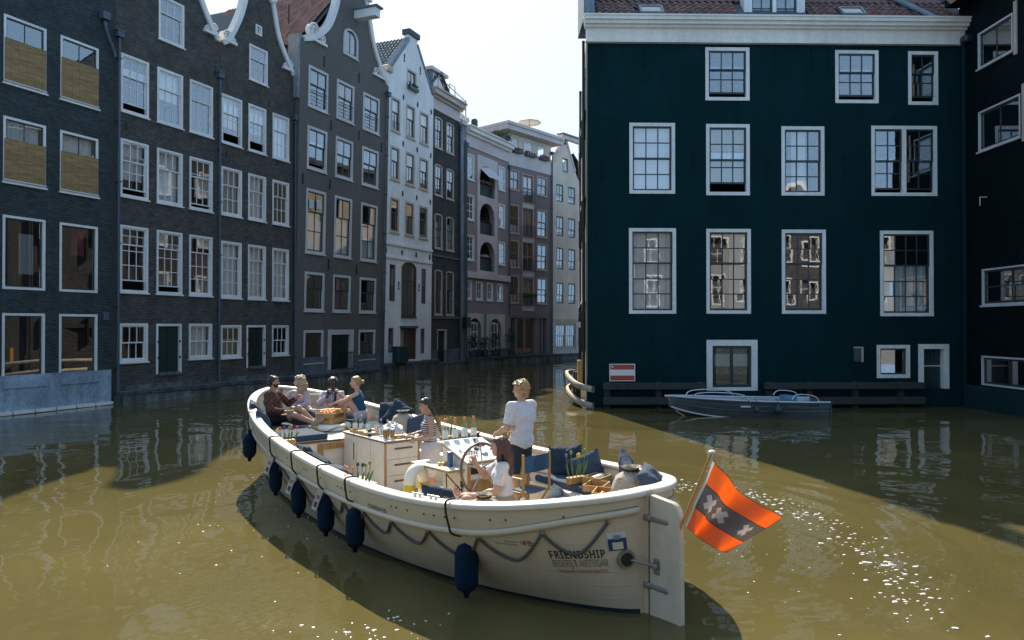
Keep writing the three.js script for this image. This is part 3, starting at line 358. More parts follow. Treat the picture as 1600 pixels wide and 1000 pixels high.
// --- E: white house with a spout gable
{
  const w = 5.92, h = facade('canal_house', 'white plastered house with pointed gable and brown sashes', -7.98, 45.44, 23.56, 0.6), wins = [], S = { sash: M.brown, cas: M.casBeige, cw: 0.13, stile: 0.07, bar: 0.05 };
  const cols = [[0.62, 1.68], [2.4, 3.51], [4.12, 5.3]];
  [[15.3, 17.46], [12.23, 14.36], [8.92, 11.13]].forEach(([h0, h1], r) => cols.forEach(([u0, u1], c) => wins.push({ u0, u1, h0, h1, ...S, cols: 1, colsLow: 2, up: 1, low: 1, split: 0.42, rail: (r === 0 && c === 0) || (r === 1 && c === 2) ? 0.45 : 0, curtain: r === 0 ? [M.curtain, 0.5, 1, true] : null })));
  wins.push({ u0: 2.44, u1: 3.63, h0: 18.5, h1: 19.8, ...S, cols: 2, up: 0, low: 1 });
  wins.push({ u0: 2.05, u1: 3.87, h0: 3.62, h1: 7.2, arch: 0.42, ...S, cas: M.brown, cw: 0.1, cols: 2, up: 1, low: 1, split: 0.34 });
  const slits = [[0.64, 1.38, 4.56, 6.92], [4.54, 5.22, 4.51, 6.92], [0.57, 1.23, 1.32, 2.92], [4.5, 5.13, 1.15, 2.87]].map(([u0, u1, h0, h1]) => ({ u0, u1, h0, h1, ...S, cas: M.casBeige, cw: 0.05, z: -0.12, cols: 1, up: 0, low: 1, sill: true })); wins.push(...slits);
  const d = [1.98, 3.96, 0.82, 2.9], sh = 18.9;
  mesh('wall', wallGeo([[0, 0.1], [w, 0.1], [w, sh], [w - 0.3, sh + 0.2], [3.75, 21.7], [3.75, 22.1], [2.6, 22.1], [2.6, 21.7], [0.45, sh + 0.25], [0, sh]], [...wins.map((o) => hole(o)), [d[0], d[1], d[2], d[3], 0]]), M.whiteE, h);
  wins.forEach((o) => windowAt(h, o));
  const dr = mesh('door', boxes([[3.0, d[1] - 0.1, d[2], d[3] - 0.12, -0.24, -0.18]]), M.brown, h); mesh('door_frame', boxes([[d[0], d[0] + 0.09, d[2], d[3], -0.26, -0.04], [d[1] - 0.09, d[1], d[2], d[3], -0.26, -0.04], [d[0] + 0.09, d[1] - 0.09, d[3] - 0.1, d[3], -0.26, -0.04], [2.9, 2.99, d[2], d[3] - 0.1, -0.26, -0.06]]), M.brown, dr);
  const gp = mesh('pane', paneGeo, M.glass, dr); gp.scale.set(0.8, 1.9, 0.006); gp.position.set(2.5, 1.85, -0.16); const dc = mesh('curtain', curtainGeos[1], M.curtain, dr); dc.scale.set(0.5, 1.7, 1); dc.position.set(2.62, 1.85, -0.34); mesh('lintel', boxes([[d[0] - 0.1, d[1] + 0.1, d[3] + 0.01, d[3] + 0.13, 0, 0.1]]), M.slate, dr);
  mesh('moulding', boxes([[0.02, w - 0.02, 8.12, 8.28, 0.002, 0.1], [0.02, w - 0.02, 7.28, 7.4, 0.002, 0.08]]), M.whiteE, h);
  mesh('gable_cap', rbox(1.35, 0.35, 0.6, 0.03, 3.17, 22.2, -0.15), M.slate, h); mesh('gable_trim', edgeTrim([[0.3, sh + 0.15], [2.62, 21.75]], 0.2, -0.4, 0.05), M.zinc, h); mesh('gable_trim', edgeTrim([[3.72, 21.75], [w - 0.12, sh + 0.1]], 0.14, -0.36, 0.04), M.zinc, h); mesh('finial', rbox(0.7, 0.4, 0.6, 0.12, 0.28, sh + 0.1, -0.1), M.casBeige, h);
  for (const y of [17.75, 14.75, 11.55, 7.75]) for (const u of [0.2, 2.05, 3.8, 5.6]) mesh('anchor', boxes([[u - 0.04, u + 0.04, y - 0.17, y + 0.17, 0, 0.05], [u - 0.09, u + 0.09, y - 0.03, y + 0.03, 0.0, 0.045]]), M.iron, h);
  for (const [u, y] of [[1.7, 5.6], [4.2, 5.6], [2.1, 20.3], [4.1, 20.1]]) for (const k of [-0.18, 0.02, 0.19]) mesh('anchor', boxes([[u - 0.05, u + 0.05, y + k - 0.07, y + k + 0.07, 0, 0.04]]), M.iron, h);
  shell(h, w, sh - 0.2, 21.9, 12, M.whiteE, M.slate, { floors: [0.7, 3.4, 8.3, 11.6, 14.8, 18] });
  const ts = mesh('roof_tiles', tileSheet(0.0, sh - 0.15, w / 2, 21.9, -0.4, -10, 11, 36), std(C(0.09, 0.105, 0.12), 0.6, { vertexColors: true }), h); ts.userData.kind = 'stuff';
  const fb = mesh('flower_box', rbox(1.1, 0.22, 0.22, 0.02, 3.0, 18.55, 0.16), M.dkSash, h); const fl = []; for (let k = 0; k < 40; k++) fl.push(box(0.1, 0.1, 0.03, rr(-0.5, 0.5) + 3.0, 18.72 + rr(0, 0.14), 0.16 + rr(-0.1, 0.1)).rotateY(0)); mesh('plants', merge(fl), std(C(0.03, 0.07, 0.02), 0.8), fb);
}
// --- F: narrow dark house with cornice and dormer
{
  const w = 4.26, h = facade('canal_house', 'narrow dark brick house with heavy cornice and roof dormer', -5.62, 50.86, 23.56), wins = [];
  [[15.55, 17.78], [12.2, 14.43], [8.47, 10.95], [3.8, 7.0]].forEach(([h0, h1], r) => [[0.53, 1.64], [2.2, 3.37]].forEach(([u0, u1]) => wins.push({ u0, u1, h0, h1, arch: 0.16, cols: 2, up: 1, low: 2, split: 0.42, cw: 0.12, stile: 0.06, bar: 0.05, sash: M.dkSash, cas: M.casBeige, curtain: r === 2 ? [M.curtain, 0, 0.8] : null })));
  const d = [0.9, 2.3, 0.39, 2.8];
  mesh('wall', wallGeo([[0, 0.1], [w, 0.1], [w, 18.2], [0, 18.2]], [...wins.map((o) => hole(o)), [d[0], d[1], d[2], d[3], 0]]), M.brickF, h); wins.forEach((o) => windowAt(h, o));
  const dr = mesh('door', boxes([[d[0] + 0.1, d[1] - 0.1, d[2], d[3] - 0.1, -0.25, -0.18]]), M.greenDoor, h); mesh('door_frame', boxes([[d[0], d[0] + 0.1, d[2], d[3], -0.25, 0.02], [d[1] - 0.1, d[1], d[2], d[3], -0.25, 0.02], [d[0] + 0.1, d[1] - 0.1, d[3] - 0.1, d[3], -0.25, 0.02]]), M.casBeige, dr); railing(dr, d[0], d[1], 0.4, 1.3, 0.04, 8);
  pieces('plinth', [[0.02, d[0] - 0.02, 0.1, 1.35, 0.004, 0.05], [d[1] + 0.02, w - 0.02, 0.1, 1.35, 0.004, 0.05]], M.plinthD, h); pieces('string_course', [[0.02, w - 0.02, 3.55, 3.68, 0.004, 0.08], [0.02, w - 0.02, 7.9, 8.02, 0.004, 0.08]], M.plinthD, h);
  mesh('frieze', boxes([[0, w, 18.2, 18.95, -0.3, 0.06]]), M.paleH, h); mesh('cornice', boxes([[-0.05, w + 0.1, 18.95, 19.12, -0.3, 0.25], [-0.08, w + 0.14, 19.12, 19.45, -0.3, 0.5], [-0.1, w + 0.18, 19.45, 19.58, -0.3, 0.6]]), M.casBeige, h);
  shell(h, w, 19.5, 21.4, 10, M.brickF, M.slate, { floors: [0.5, 3.4, 7.8, 11.5, 15, 18] });
  const dm = mesh('dormer', boxes([[1.0, 3.0, 19.6, 21.2, -2.4, -0.55]]), M.zinc, h); mesh('dormer_roof', boxes([[0.8, 3.2, 21.2, 21.42, -2.6, -0.35]]), M.paleH, dm); mesh('dormer_frame', boxes([[1.15, 1.3, 19.75, 21.05, -0.55, -0.5], [2.7, 2.85, 19.75, 21.05, -0.55, -0.5], [1.3, 2.7, 19.75, 19.88, -0.55, -0.5], [1.3, 2.7, 20.92, 21.05, -0.55, -0.5], [1.96, 2.04, 19.88, 20.92, -0.55, -0.5]]), M.casBeige, dm);
  for (const x of [1.63, 2.37]) { const p = mesh('pane', paneGeo, M.glass, dm); p.scale.set(0.64, 1.02, 0.006); p.position.set(x, 20.4, -0.515); }
  const rt = mesh('roof_terrace_rail', merge([rod([3.4, 19.6, -0.4], [3.4, 20.9, -0.4], 0.03), rod([4.3, 19.6, -0.4], [4.3, 20.9, -0.4], 0.03), rod([3.4, 20.9, -0.4], [4.3, 20.9, -0.4], 0.025), rod([3.4, 20.2, -0.4], [4.3, 20.2, -0.4], 0.02)]), M.pipe, h);
  drainpipe(h, 4.2, 0.4, 17.6, 0.06);
  // grey stair shaft beside it
  const s = thing('stair_shaft', 'narrow grey stair shaft between narrow dark house and mauve arched house', 'building'); s.position.set(-3.91, 0, -54.79); s.rotation.y = Math.PI / 2 - 23.56 * R;
  mesh('wall', boxes([[0.04, 0.92, 0.1, 18.1, -8, 0.12]]), M.greyG, s); mesh('cap', boxes([[0, 0.94, 18.1, 18.35, -8, 0.25]]), M.paleH, s); mesh('spiral_rail', tube(Array.from({ length: 30 }, (_, k) => [0.45 + 0.34 * Math.cos(k * 0.8), 18.35 + k * 0.055, -0.3 + 0.34 * Math.sin(k * 0.8)]), 0.03, 90, 5), M.pipe, s); mesh('vent_pipe', rod([0.6, 0.3, 0.2], [0.6, 17, 0.2], 0.07), M.pipe, s); mesh('meter_box', rbox(0.7, 0.8, 0.4, 0.03, 0.5, 3.3, 0.34), M.iron, s);
}
// --- H: mauve house with loggias
{
  const w = 6.93, h = facade('canal_house', 'mauve house with stacked arched loggias and white casements', -3.53, 55.64, 28), wins = [], S = { cols: 2, up: 0, low: 3, cw: 0.09, stile: 0.08, bar: 0.06, sash: M.white, sill: true };
  [[14.21, 16.2], [11.12, 13.09], [8.06, 9.98]].forEach(([h0, h1], r) => [[0.15, 1.29], [5.18, 6.28]].forEach(([u0, u1]) => wins.push({ u0, u1, h0, h1, ...S })));
  [[0.09, 0.93], [1.58, 2.6], [3.24, 4.22], [4.86, 5.9]].forEach(([u0, u1]) => wins.push({ u0: u0 + 0.03, u1, h0: 5.05, h1: 6.5, ...S, low: 2 }));
  const logs = [[2.09, 4.43, 13.3, 15.7], [2.09, 4.43, 10.27, 12.75], [2.09, 4.43, 7.4, 9.7]], arches = [[0.37, 2.35, 1.15, 3.63], [3.56, 5.6, 1.05, 3.6]];
  mesh('wall', wallGeo([[0, 0.1], [w, 0.1], [w, 16.75], [0, 16.75]], [...wins.map((o) => hole(o)), ...logs.map((l) => [...l, 1.05]), ...arches.map((l) => [...l, 0.98])], 0.4), M.mauveH, h); wins.forEach((o) => windowAt(h, o));
  mesh('loggia_surround', wallGeo([[1.72, 7.22], [4.9, 7.22], [4.9, 16.4], [1.72, 16.4]], logs.map(([a, b, c, d]) => [a - 0.02, b + 0.02, c - 0.02, d + 0.02, 1.06]), 0.06).translate(0, 0, 0.064), M.paleH, h);
  for (const [a, b] of [[0.09, 2.66], [3.2, 6.2]]) { const c = a < 1 ? arches[0] : arches[1]; mesh('arch_surround', wallGeo([[a, 0.7], [b, 0.7], [b, 4.0], [a, 4.0]], [[c[0] - 0.02, c[1] + 0.02, 0.9, c[3] + 0.02, 0.99]], 0.05).translate(0, 0, 0.054), M.paleH, h); }
  logs.forEach(([a, b, c, d], k) => { const lg = mesh('loggia', boxes([[a - 0.1, b + 0.1, c - 0.15, d + 0.2, -1.9, -1.8], [a - 0.2, a - 0.05, c - 0.15, d + 0.2, -1.8, -0.41], [b + 0.05, b + 0.2, c - 0.15, d + 0.2, -1.8, -0.41], [a - 0.05, b + 0.05, c - 0.15, c - 0.02, -1.8, -0.41], [a - 0.05, b + 0.05, d + 0.02, d + 0.2, -1.8, -0.41]]), std(C(0.035, 0.06, 0.05), 0.9), h); mesh('parapet', boxes([[a, b, c, c + 0.95, -0.3, -0.22]]), std(C(0.015, 0.045, 0.038), 0.6), lg); railing(lg, a, b, c + 0.98, c + 1.15, -0.28, 12);
    if (k !== 1) { const fl = []; for (let i = 0; i < 26; i++) fl.push(new THREE.IcosahedronGeometry(rr(0.05, 0.1), 0).translate(rr(a + 0.1, b - 0.1), c + 1.12 + rr(0, 0.18), -0.24 + rr(-0.05, 0.12))); mesh('flowers', merge(fl), std(C(0.45, 0.33, 0.36), 0.8), lg); }
    if (!k) mesh('awning', gridGeo(10, 4, (x, y) => [lerp(a, b + 0.3, x), d - 0.35 - 0.75 * y + 0.3 * Math.sin(x * 3.14) * (1 - y), 0.09 + 0.8 * y]), std(C(0.6, 0.58, 0.6), 0.9), lg); });
  arches.forEach(([a, b, c, d]) => { windowAt(h, { name: 'arch_window', u0: a + 0.35, u1: b - 0.35, h0: c, h1: d - 0.25, cols: 2, up: 0, low: 3, cw: 0.09, stile: 0.09, bar: 0.07, z: -0.2, sash: M.white, sill: false, arch: 0.5 }); });
  pieces('string_course', [[0.02, w - 0.02, 6.72, 7.2, 0.004, 0.2]], M.paleH, h); mesh('frieze', boxes([[0, w, 16.75, 17.6, -0.4, 0.08]]), M.paleH, h); mesh('cornice', boxes([[-0.1, w, 17.6, 17.8, -0.4, 0.3], [-0.14, w, 17.8, 18.1, -0.4, 0.55], [-0.16, w, 18.1, 18.22, -0.4, 0.66]]), M.cornice, h);
  shell(h, w, 17.5, 18.1, 10, M.mauveH, M.slate, { floors: [0.6, 4.4, 7, 10, 13.1, 16.3] });
  const rh = mesh('roof_house', boxes([[0.2, 3.4, 18.1, 19.6, -6, -2.2]]), M.paleH, h); mesh('roof_house_cornice', boxes([[0.0, 3.7, 19.6, 19.95, -6.2, -1.9]]), M.cornice, rh); mesh('terrace_rail', merge([rod([0.2, 19.9, -2.0], [0.2, 22.0, -2.0], 0.04), rod([3.3, 19.9, -2], [3.3, 21.3, -2], 0.04), rod([0.2, 21.9, -2], [3.3, 21.2, -2], 0.035), rod([0.2, 19.9, -2.0], [-0.4, 22.3, -2.0], 0.03)]), M.pipe, rh); mesh('chimney', rbox(0.5, 1.9, 0.5, 0.2, 4.0, 19.0, -1.6), M.slate, h);
  drainpipe(h, 6.9, 3.9, 16.2); drainpipe(h, 0.02, 0.5, 16.6, 0.06);
}
// --- I: plum house with orange timber windows and penthouse
{
  const w = 5.87, h = facade('canal_house', 'plum house with orange timber windows, french doors and flower boxed penthouse', -0.27, 61.78, 40.7), wins = [], S = { cas: M.casBeige, sash: M.orangeWood, cw: 0.08, stile: 0.09, bar: 0.08, sill: true };
  [[14.56, 16.28], [10.88, 13.33], [7.97, 10.31], [4.99, 7.32]].forEach(([h0, h1], r) => [[0.08, 1.33], [3.77, 5.21]].forEach(([u0, u1]) => wins.push({ u0, u1, h0, h1, ...S, cols: 2, up: 1, low: 1, split: 0.46, rail: r ? 0.7 : 0, railN: 0, curtain: r ? [M.curtain, 0, 0.3, true] : null })));
  [[13.65, 16.17], [10.68, 13.26], [7.72, 10.35], [4.76, 7.28]].forEach(([h0, h1], r) => wins.push({ name: 'french_door', u0: 1.76, u1: 3.33, h0, h1, ...S, stile: 0.13, cols: 2, up: 0, low: 2, bar: 0.14, bal: true, curtain: r === 2 ? null : [M.curtainDim, 0, 1] }));
  mesh('wall', wallGeo([[0, 0.1], [w, 0.1], [w, 16.6], [0, 16.6]], [...wins.map((o) => hole(o)), [0.2, 5.3, 0.66, 3.9, 0]], 0.4), M.mauveI, h);
  wins.forEach((o) => { const wm = windowAt(h, o); if (o.bal) { railing(wm, o.u0 - 0.05, o.u1 + 0.05, o.h0 + 0.05, o.h0 + 1.0, 0.12, 12); mesh('balcony_panel', boxes([[o.u0, o.u1, o.h0 - 0.42, o.h0 - 0.08, 0.004, 0.05]]), M.paleH, wm); if (o.h0 < 5) { const fl = []; for (let i = 0; i < 60; i++) fl.push(new THREE.IcosahedronGeometry(rr(0.05, 0.09), 0).translate(rr(o.u0 - 0.1, o.u1 + 0.1), o.h0 + 0.95 + rr(-0.2, 0.1), 0.2 + rr(-0.05, 0.1))); mesh('ivy', merge(fl), std(C(0.03, 0.085, 0.025), 0.8), wm); } } });
  const en = mesh('entrance', boxes([[0.2, 0.32, 0.66, 3.9, -0.6, -0.02], [5.18, 5.3, 0.66, 3.9, -0.6, -0.02], [0.95, 1.2, 0.66, 3.9, -0.5, -0.1], [3.7, 4.25, 0.66, 3.9, -0.5, -0.1], [4.55, 4.75, 0.66, 3.9, -0.5, -0.1], [0.32, 5.18, 3.72, 3.9, -0.6, -0.02]]), M.mauveI, h);
  mesh('door', boxes([[1.2, 1.36, 0.7, 3.72, -0.42, -0.34], [3.54, 3.7, 0.7, 3.72, -0.42, -0.34], [2.3, 2.6, 0.7, 3.72, -0.42, -0.34], [1.36, 2.3, 0.7, 1.1, -0.42, -0.34], [2.6, 3.54, 0.7, 1.1, -0.42, -0.34], [1.36, 2.3, 3.58, 3.72, -0.42, -0.34], [2.6, 3.54, 3.58, 3.72, -0.42, -0.34]]), M.orangeWood, en); for (const x of [1.83, 3.07]) { const p = mesh('pane', paneGeo, M.glass, en); p.scale.set(0.94, 2.48, 0.006); p.position.set(x, 2.34, -0.38); }
  mesh('curtain', boxes([[4.3, 4.5, 0.7, 3.7, -0.46, -0.44], [0.6, 0.8, 0.7, 3.7, -0.46, -0.44]]), M.curtainGold, en); mesh('threshold', boxes([[0.2, 5.3, 0.5, 0.66, -0.6, 0.12]]), M.stone, en);
  mesh('frieze', boxes([[0, w, 16.6, 17.65, -0.4, 0.05]]), M.paleH, h); mesh('penthouse_wall', wallGeo([[0, 17.65], [w, 17.65], [w, 19.3], [0, 19.3]], [[0.35, 1.3, 17.95, 19.0], [1.95, 3.2, 17.95, 19.0], [3.9, 5.0, 17.95, 19.0]].map((a) => [...a, 0]), 0.2).translate(0, 0, -0.06), M.creamJ, h);
  [[0.35, 1.3], [1.95, 3.2], [3.9, 5.0]].forEach(([u0, u1], k) => { const pw = windowAt(h, { u0, u1, h0: 17.95, h1: 19.0, cols: 1, up: 0, low: 1, cw: 0.08, z: -0.12, sash: M.white, sill: false }); const fb = mesh('flower_box', boxes([[u0 + 0.1, u1 + 0.25, 17.72, 17.95, 0.06, 0.3]]), M.slate, pw); const fl = []; for (let i = 0; i < 30; i++) fl.push(new THREE.IcosahedronGeometry(rr(0.04, 0.09), 0).translate(rr(u0 + 0.1, u1 + 0.25), 17.98 + rr(0, 0.16), 0.18 + rr(-0.08, 0.12))); mesh('flowers', merge(fl), std(C(0.28, 0.045, 0.05), 0.8), pw); });
  mesh('roof', boxes([[-1.0, w + 0.75, 19.35, 19.75, -8, 0.75], [-1.05, w + 0.85, 19.75, 19.98, -8, 0.9]]), M.paleH, h); shell(h, w, 16.5, 17.0, 10, M.mauveI, M.slate, { floors: [0.6, 4.4, 7.5, 10.5, 13.5, 16.4] });
  drainpipe(h, 5.84, 0.6, 18.4, 0.06);
  const hg = thing('roof_hedge', 'leafy planting on the terrace beside the penthouse', 'plants'); hg.position.set(-0.8, 18.22, -60.4); const lf = []; for (let i = 0; i < 420; i++) { const g = new THREE.PlaneGeometry(rr(0.1, 0.2), rr(0.08, 0.14)); g.rotateX(rr(-1.5, 1.5)); g.rotateY(rr(0, 6)); const a = rr(-1.9, 0.7); g.translate(a, Math.max(0.03, rr(0.05, 1.05) * (1 - Math.abs(a + 0.6) * 0.25)), rr(-0.4, 0.4) + a * 0.9); lf.push(g); } mesh('foliage', merge(lf), std(C(0.10, 0.15, 0.05), 0.8, { transmission: 0.3, thickness: 0 }), hg); hg.children[0].userData.kind = 'stuff'; mesh('planter', boxes([[-1.9, 0.7, 0, 0.3, -0.25, 0.25]]).rotateY(-0.73), M.slate, hg);
  const ps = thing('parasol', 'cream parasol folded open on the penthouse roof', 'parasol'); ps.position.set(1.5, 19.98, -63.6); ps.scale.set(0.46, 0.5, 0.46); mesh('pole', rod([0, 0, 0], [0, 2.4, 0], 0.05), M.iron, ps); mesh('canopy', (() => { const g = lathe([[0.02, 2.3], [0.7, 2.05], [1.5, 1.75], [2.2, 1.42]], 8); return g.toNonIndexed(); })(), std(C(0.52, 0.49, 0.45), 0.9, { transmission: 0.12, thickness: 0 }), ps); mesh('valance', lathe([[2.2, 1.42], [2.22, 1.2]], 8), std(C(0.66, 0.58, 0.42), 0.9), ps);
}
// --- J: cream house
{
  const w = 7.4, h = facade('canal_house', 'cream plastered house with small pointed gable and hoist beam', 3.57, 66.25, 41), wins = [], S = { cas: M.dkSash, sash: M.dkSash, cw: 0.06, z: -0.12, stile: 0.07, bar: 0.05 };
  [[14.38, 15.98], [11.25, 13.06], [8.23, 10.2], [5.09, 7.01]].forEach(([h0, h1], r) => [[0.71, 1.77], [2.5, 3.61], [4.6, 5.7]].forEach(([u0, u1]) => { wins.push({ u0, u1, h0, h1, ...S, cols: 2, up: 1, low: 1, split: 0.6, sillMat: M.casBeige, rail: r > 0 ? 0.25 : 0, curtain: r === 0 || r === 1 ? [M.curtain, 0, 0.25, true] : null }); }));
  wins.push({ u0: 1.62, u1: 2.5, h0: 17.2, h1: 18.49, ...S, cols: 1, up: 0, low: 1 });
  wins.push({ u0: 0.47, u1: 3.61, h0: 0.97, h1: 3.29, cas: M.casBeige, sash: M.casBeige, cw: 0.14, stile: 0.08, bar: 0.06, cols: 4, up: 1, low: 1, split: 0.5, mull: [2.04] });
  mesh('wall', wallGeo([[0, 0.1], [w, 0.1], [w, 16.4], [4.2, 16.6], [3.55, 17.6], [2.2, 20.2], [1.85, 20.2], [0.5, 18.1], [0.15, 18.1], [0, 17.7]], wins.map((o) => hole(o)), 0.4), M.creamJ, h); wins.forEach((o) => windowAt(h, o));
  pieces('plinth', [[0.02, 0.45, 0.1, 3.5, 0.004, 0.06], [3.64, w - 0.02, 0.1, 3.5, 0.004, 0.06], [0.45, 3.64, 0.1, 0.9, 0.004, 0.06], [0.45, 3.64, 3.36, 3.5, 0.004, 0.06]], M.casD, h); pieces('string_course', [[0.02, w - 0.02, 3.5, 3.66, 0.004, 0.1]], M.casBeige, h);
  mesh('gable_trim', edgeTrim([[0.4, 18.1], [1.85, 20.25]], 0.16, -0.3, 0.06), M.paleH, h); mesh('gable_trim', edgeTrim([[2.2, 20.25], [3.6, 17.55]], 0.16, -0.3, 0.06), M.paleH, h);
  const bm = mesh('hoist_beam', rbox(3.2, 0.34, 0.5, 0.04, 2.65, 20.32, 0.2), M.paleH, h); mesh('beam_hood', rbox(3.5, 0.14, 0.75, 0.04, 2.65, 20.56, 0.2), M.zinc, bm); mesh('hook', tube([[1.7, 20.15, 0.3], [1.7, 19.8, 0.3], [1.6, 19.65, 0.3], [1.5, 19.75, 0.3]], 0.05, 14, 5), M.iron, bm);
  shell(h, w, 16.6, 19.4, 10, M.creamJ, M.tileGrey, { floors: [0.6, 4.4, 7.5, 10.7, 13.7, 16.4] });
}
// --- quay ledge along the left row, with coping stones
function quay(X, Z, deg, len, out, top, label) {
  const q = new THREE.Group(); q.name = numbered('quay'); scene.add(q); q.position.set(X, 0, -Z); q.rotation.y = Math.PI / 2 - deg * R; q.userData.kind = 'structure'; q.userData.label = label;
  mesh('quay_wall', boxes([[0, len, -1.2, top - 0.16, -0.3, out]]), M.stone, q);
  let u = 0; while (u < len - 0.3) { const l = Math.min(rr(1.2, 2.1), len - u), dy = rr(-0.02, 0.02), dz = rr(-0.03, 0.03); const s = mesh('coping_stone', rbox(l - 0.025, 0.17, out + 0.32, 0.02, 0, 0, 0), M.stone, q); s.position.set(u + l / 2, top - 0.075 + dy, (out - 0.28) / 2 + dz + 0.02); s.rotation.set(rr(-0.01, 0.01), 0, rr(-0.006, 0.006)); u += l; }
}
quay(-15.39, 28.45, 23.56, 17.6, 0.55, 0.48, 'stone quay ledge below the dark gabled houses'); quay(-8.1, 45.2, 23.56, 6.1, 0.75, 0.72, 'stone quay ledge below the white house'); quay(-5.66, 50.8, 23.56, 5.5, 0.55, 0.45, 'stone quay ledge below the narrow dark house'); quay(-3.53, 55.64, 28, 7.0, 0.7, 0.62, 'stone quay ledge below the mauve house'); quay(-0.3, 61.75, 40.7, 6.0, 0.6, 0.55, 'stone quay ledge below the plum house'); quay(3.57, 66.25, 41, 8.0, 0.5, 0.5, 'stone quay ledge below the cream house');
{
  const u = thing('utility_box', 'dark green utility cabinet on the ledge by the white house', 'utility box'); u.position.set(-7.4, 0.74, -45.6); u.rotation.y = Math.PI / 2 - 23.56 * R; mesh('cabinet', rbox(1.15, 0.95, 0.5, 0.05, 0.35, 0.475, 0.35), M.dkSash, u); mesh('lid', rbox(1.2, 0.08, 0.55, 0.03, 0.35, 0.98, 0.35), M.dkSash, u); mesh('vent_slats', boxes([0, 1, 2, 3].map((k) => [0.0, 0.7, 0.3 + k * 0.12, 0.33 + k * 0.12, 0.6, 0.612])), M.iron, u);
  // potted shrubs in front of the arches
  const sg = (label, X, Z, s) => { const g = thing('potted_shrub', label, 'shrub', 'potted shrubs on the quay'); g.position.set(X, 0.6, -Z); mesh('pot', lathe([[0.02, 0], [0.26, 0], [0.34, 0.5], [0.36, 0.52], [0.30, 0.52], [0.28, 0.46], [0.02, 0.46]], 14), M.slate, g); mesh('trunk', rod([0, 0.4, 0], [0.04, 1.15 * s, 0], 0.04, 0.025), M.brown, g); const L = []; for (let i = 0; i < 520; i++) { const d = V(rr(-1, 1), rr(-1, 1), rr(-1, 1)); if (d.length() > 1) continue; const p = new THREE.PlaneGeometry(rr(0.06, 0.13), rr(0.04, 0.08)); p.rotateX(rr(-1.5, 1.5)); p.rotateY(rr(0, 6.28)); const k = 0.75 + 0.35 * nz(d.x * 3 + X, d.y * 3); p.translate(d.x * 0.48 * k, 1.35 * s + d.y * 0.62 * k * s, d.z * 0.48 * k); L.push(p); } mesh('crown', merge(L), std(C(0.018, 0.05, 0.022), 0.7, { transmission: 0.25, thickness: 0 }), g); };
  sg('small potted shrub nearest the grey stair shaft', -2.95, 55.9, 0.9); sg('round potted shrub between the two white arches', -1.35, 58.6, 1.05); sg('slim potted shrub in front of the first arch', -2.15, 57.2, 0.85); sg('tall potted shrub beside the plum house entrance', -0.1, 61.0, 1.15);
  const pb = (label, X, Z, l) => { const g = thing('planter_box', label, 'planter'); g.position.set(X, 0.6, -Z); g.rotation.y = Math.PI / 2 - 28 * R; mesh('box', rbox(l, 0.55, 0.4, 0.03, 0, 0.275, 0.1), M.iron, g); mesh('rim', rbox(l + 0.06, 0.06, 0.46, 0.02, 0, 0.57, 0.1), M.slate, g); };
  pb('dark planter box below the first white arch', -2.5, 56.9, 1.6); pb('dark planter box below the second white arch', -0.85, 60.0, 1.7);
}

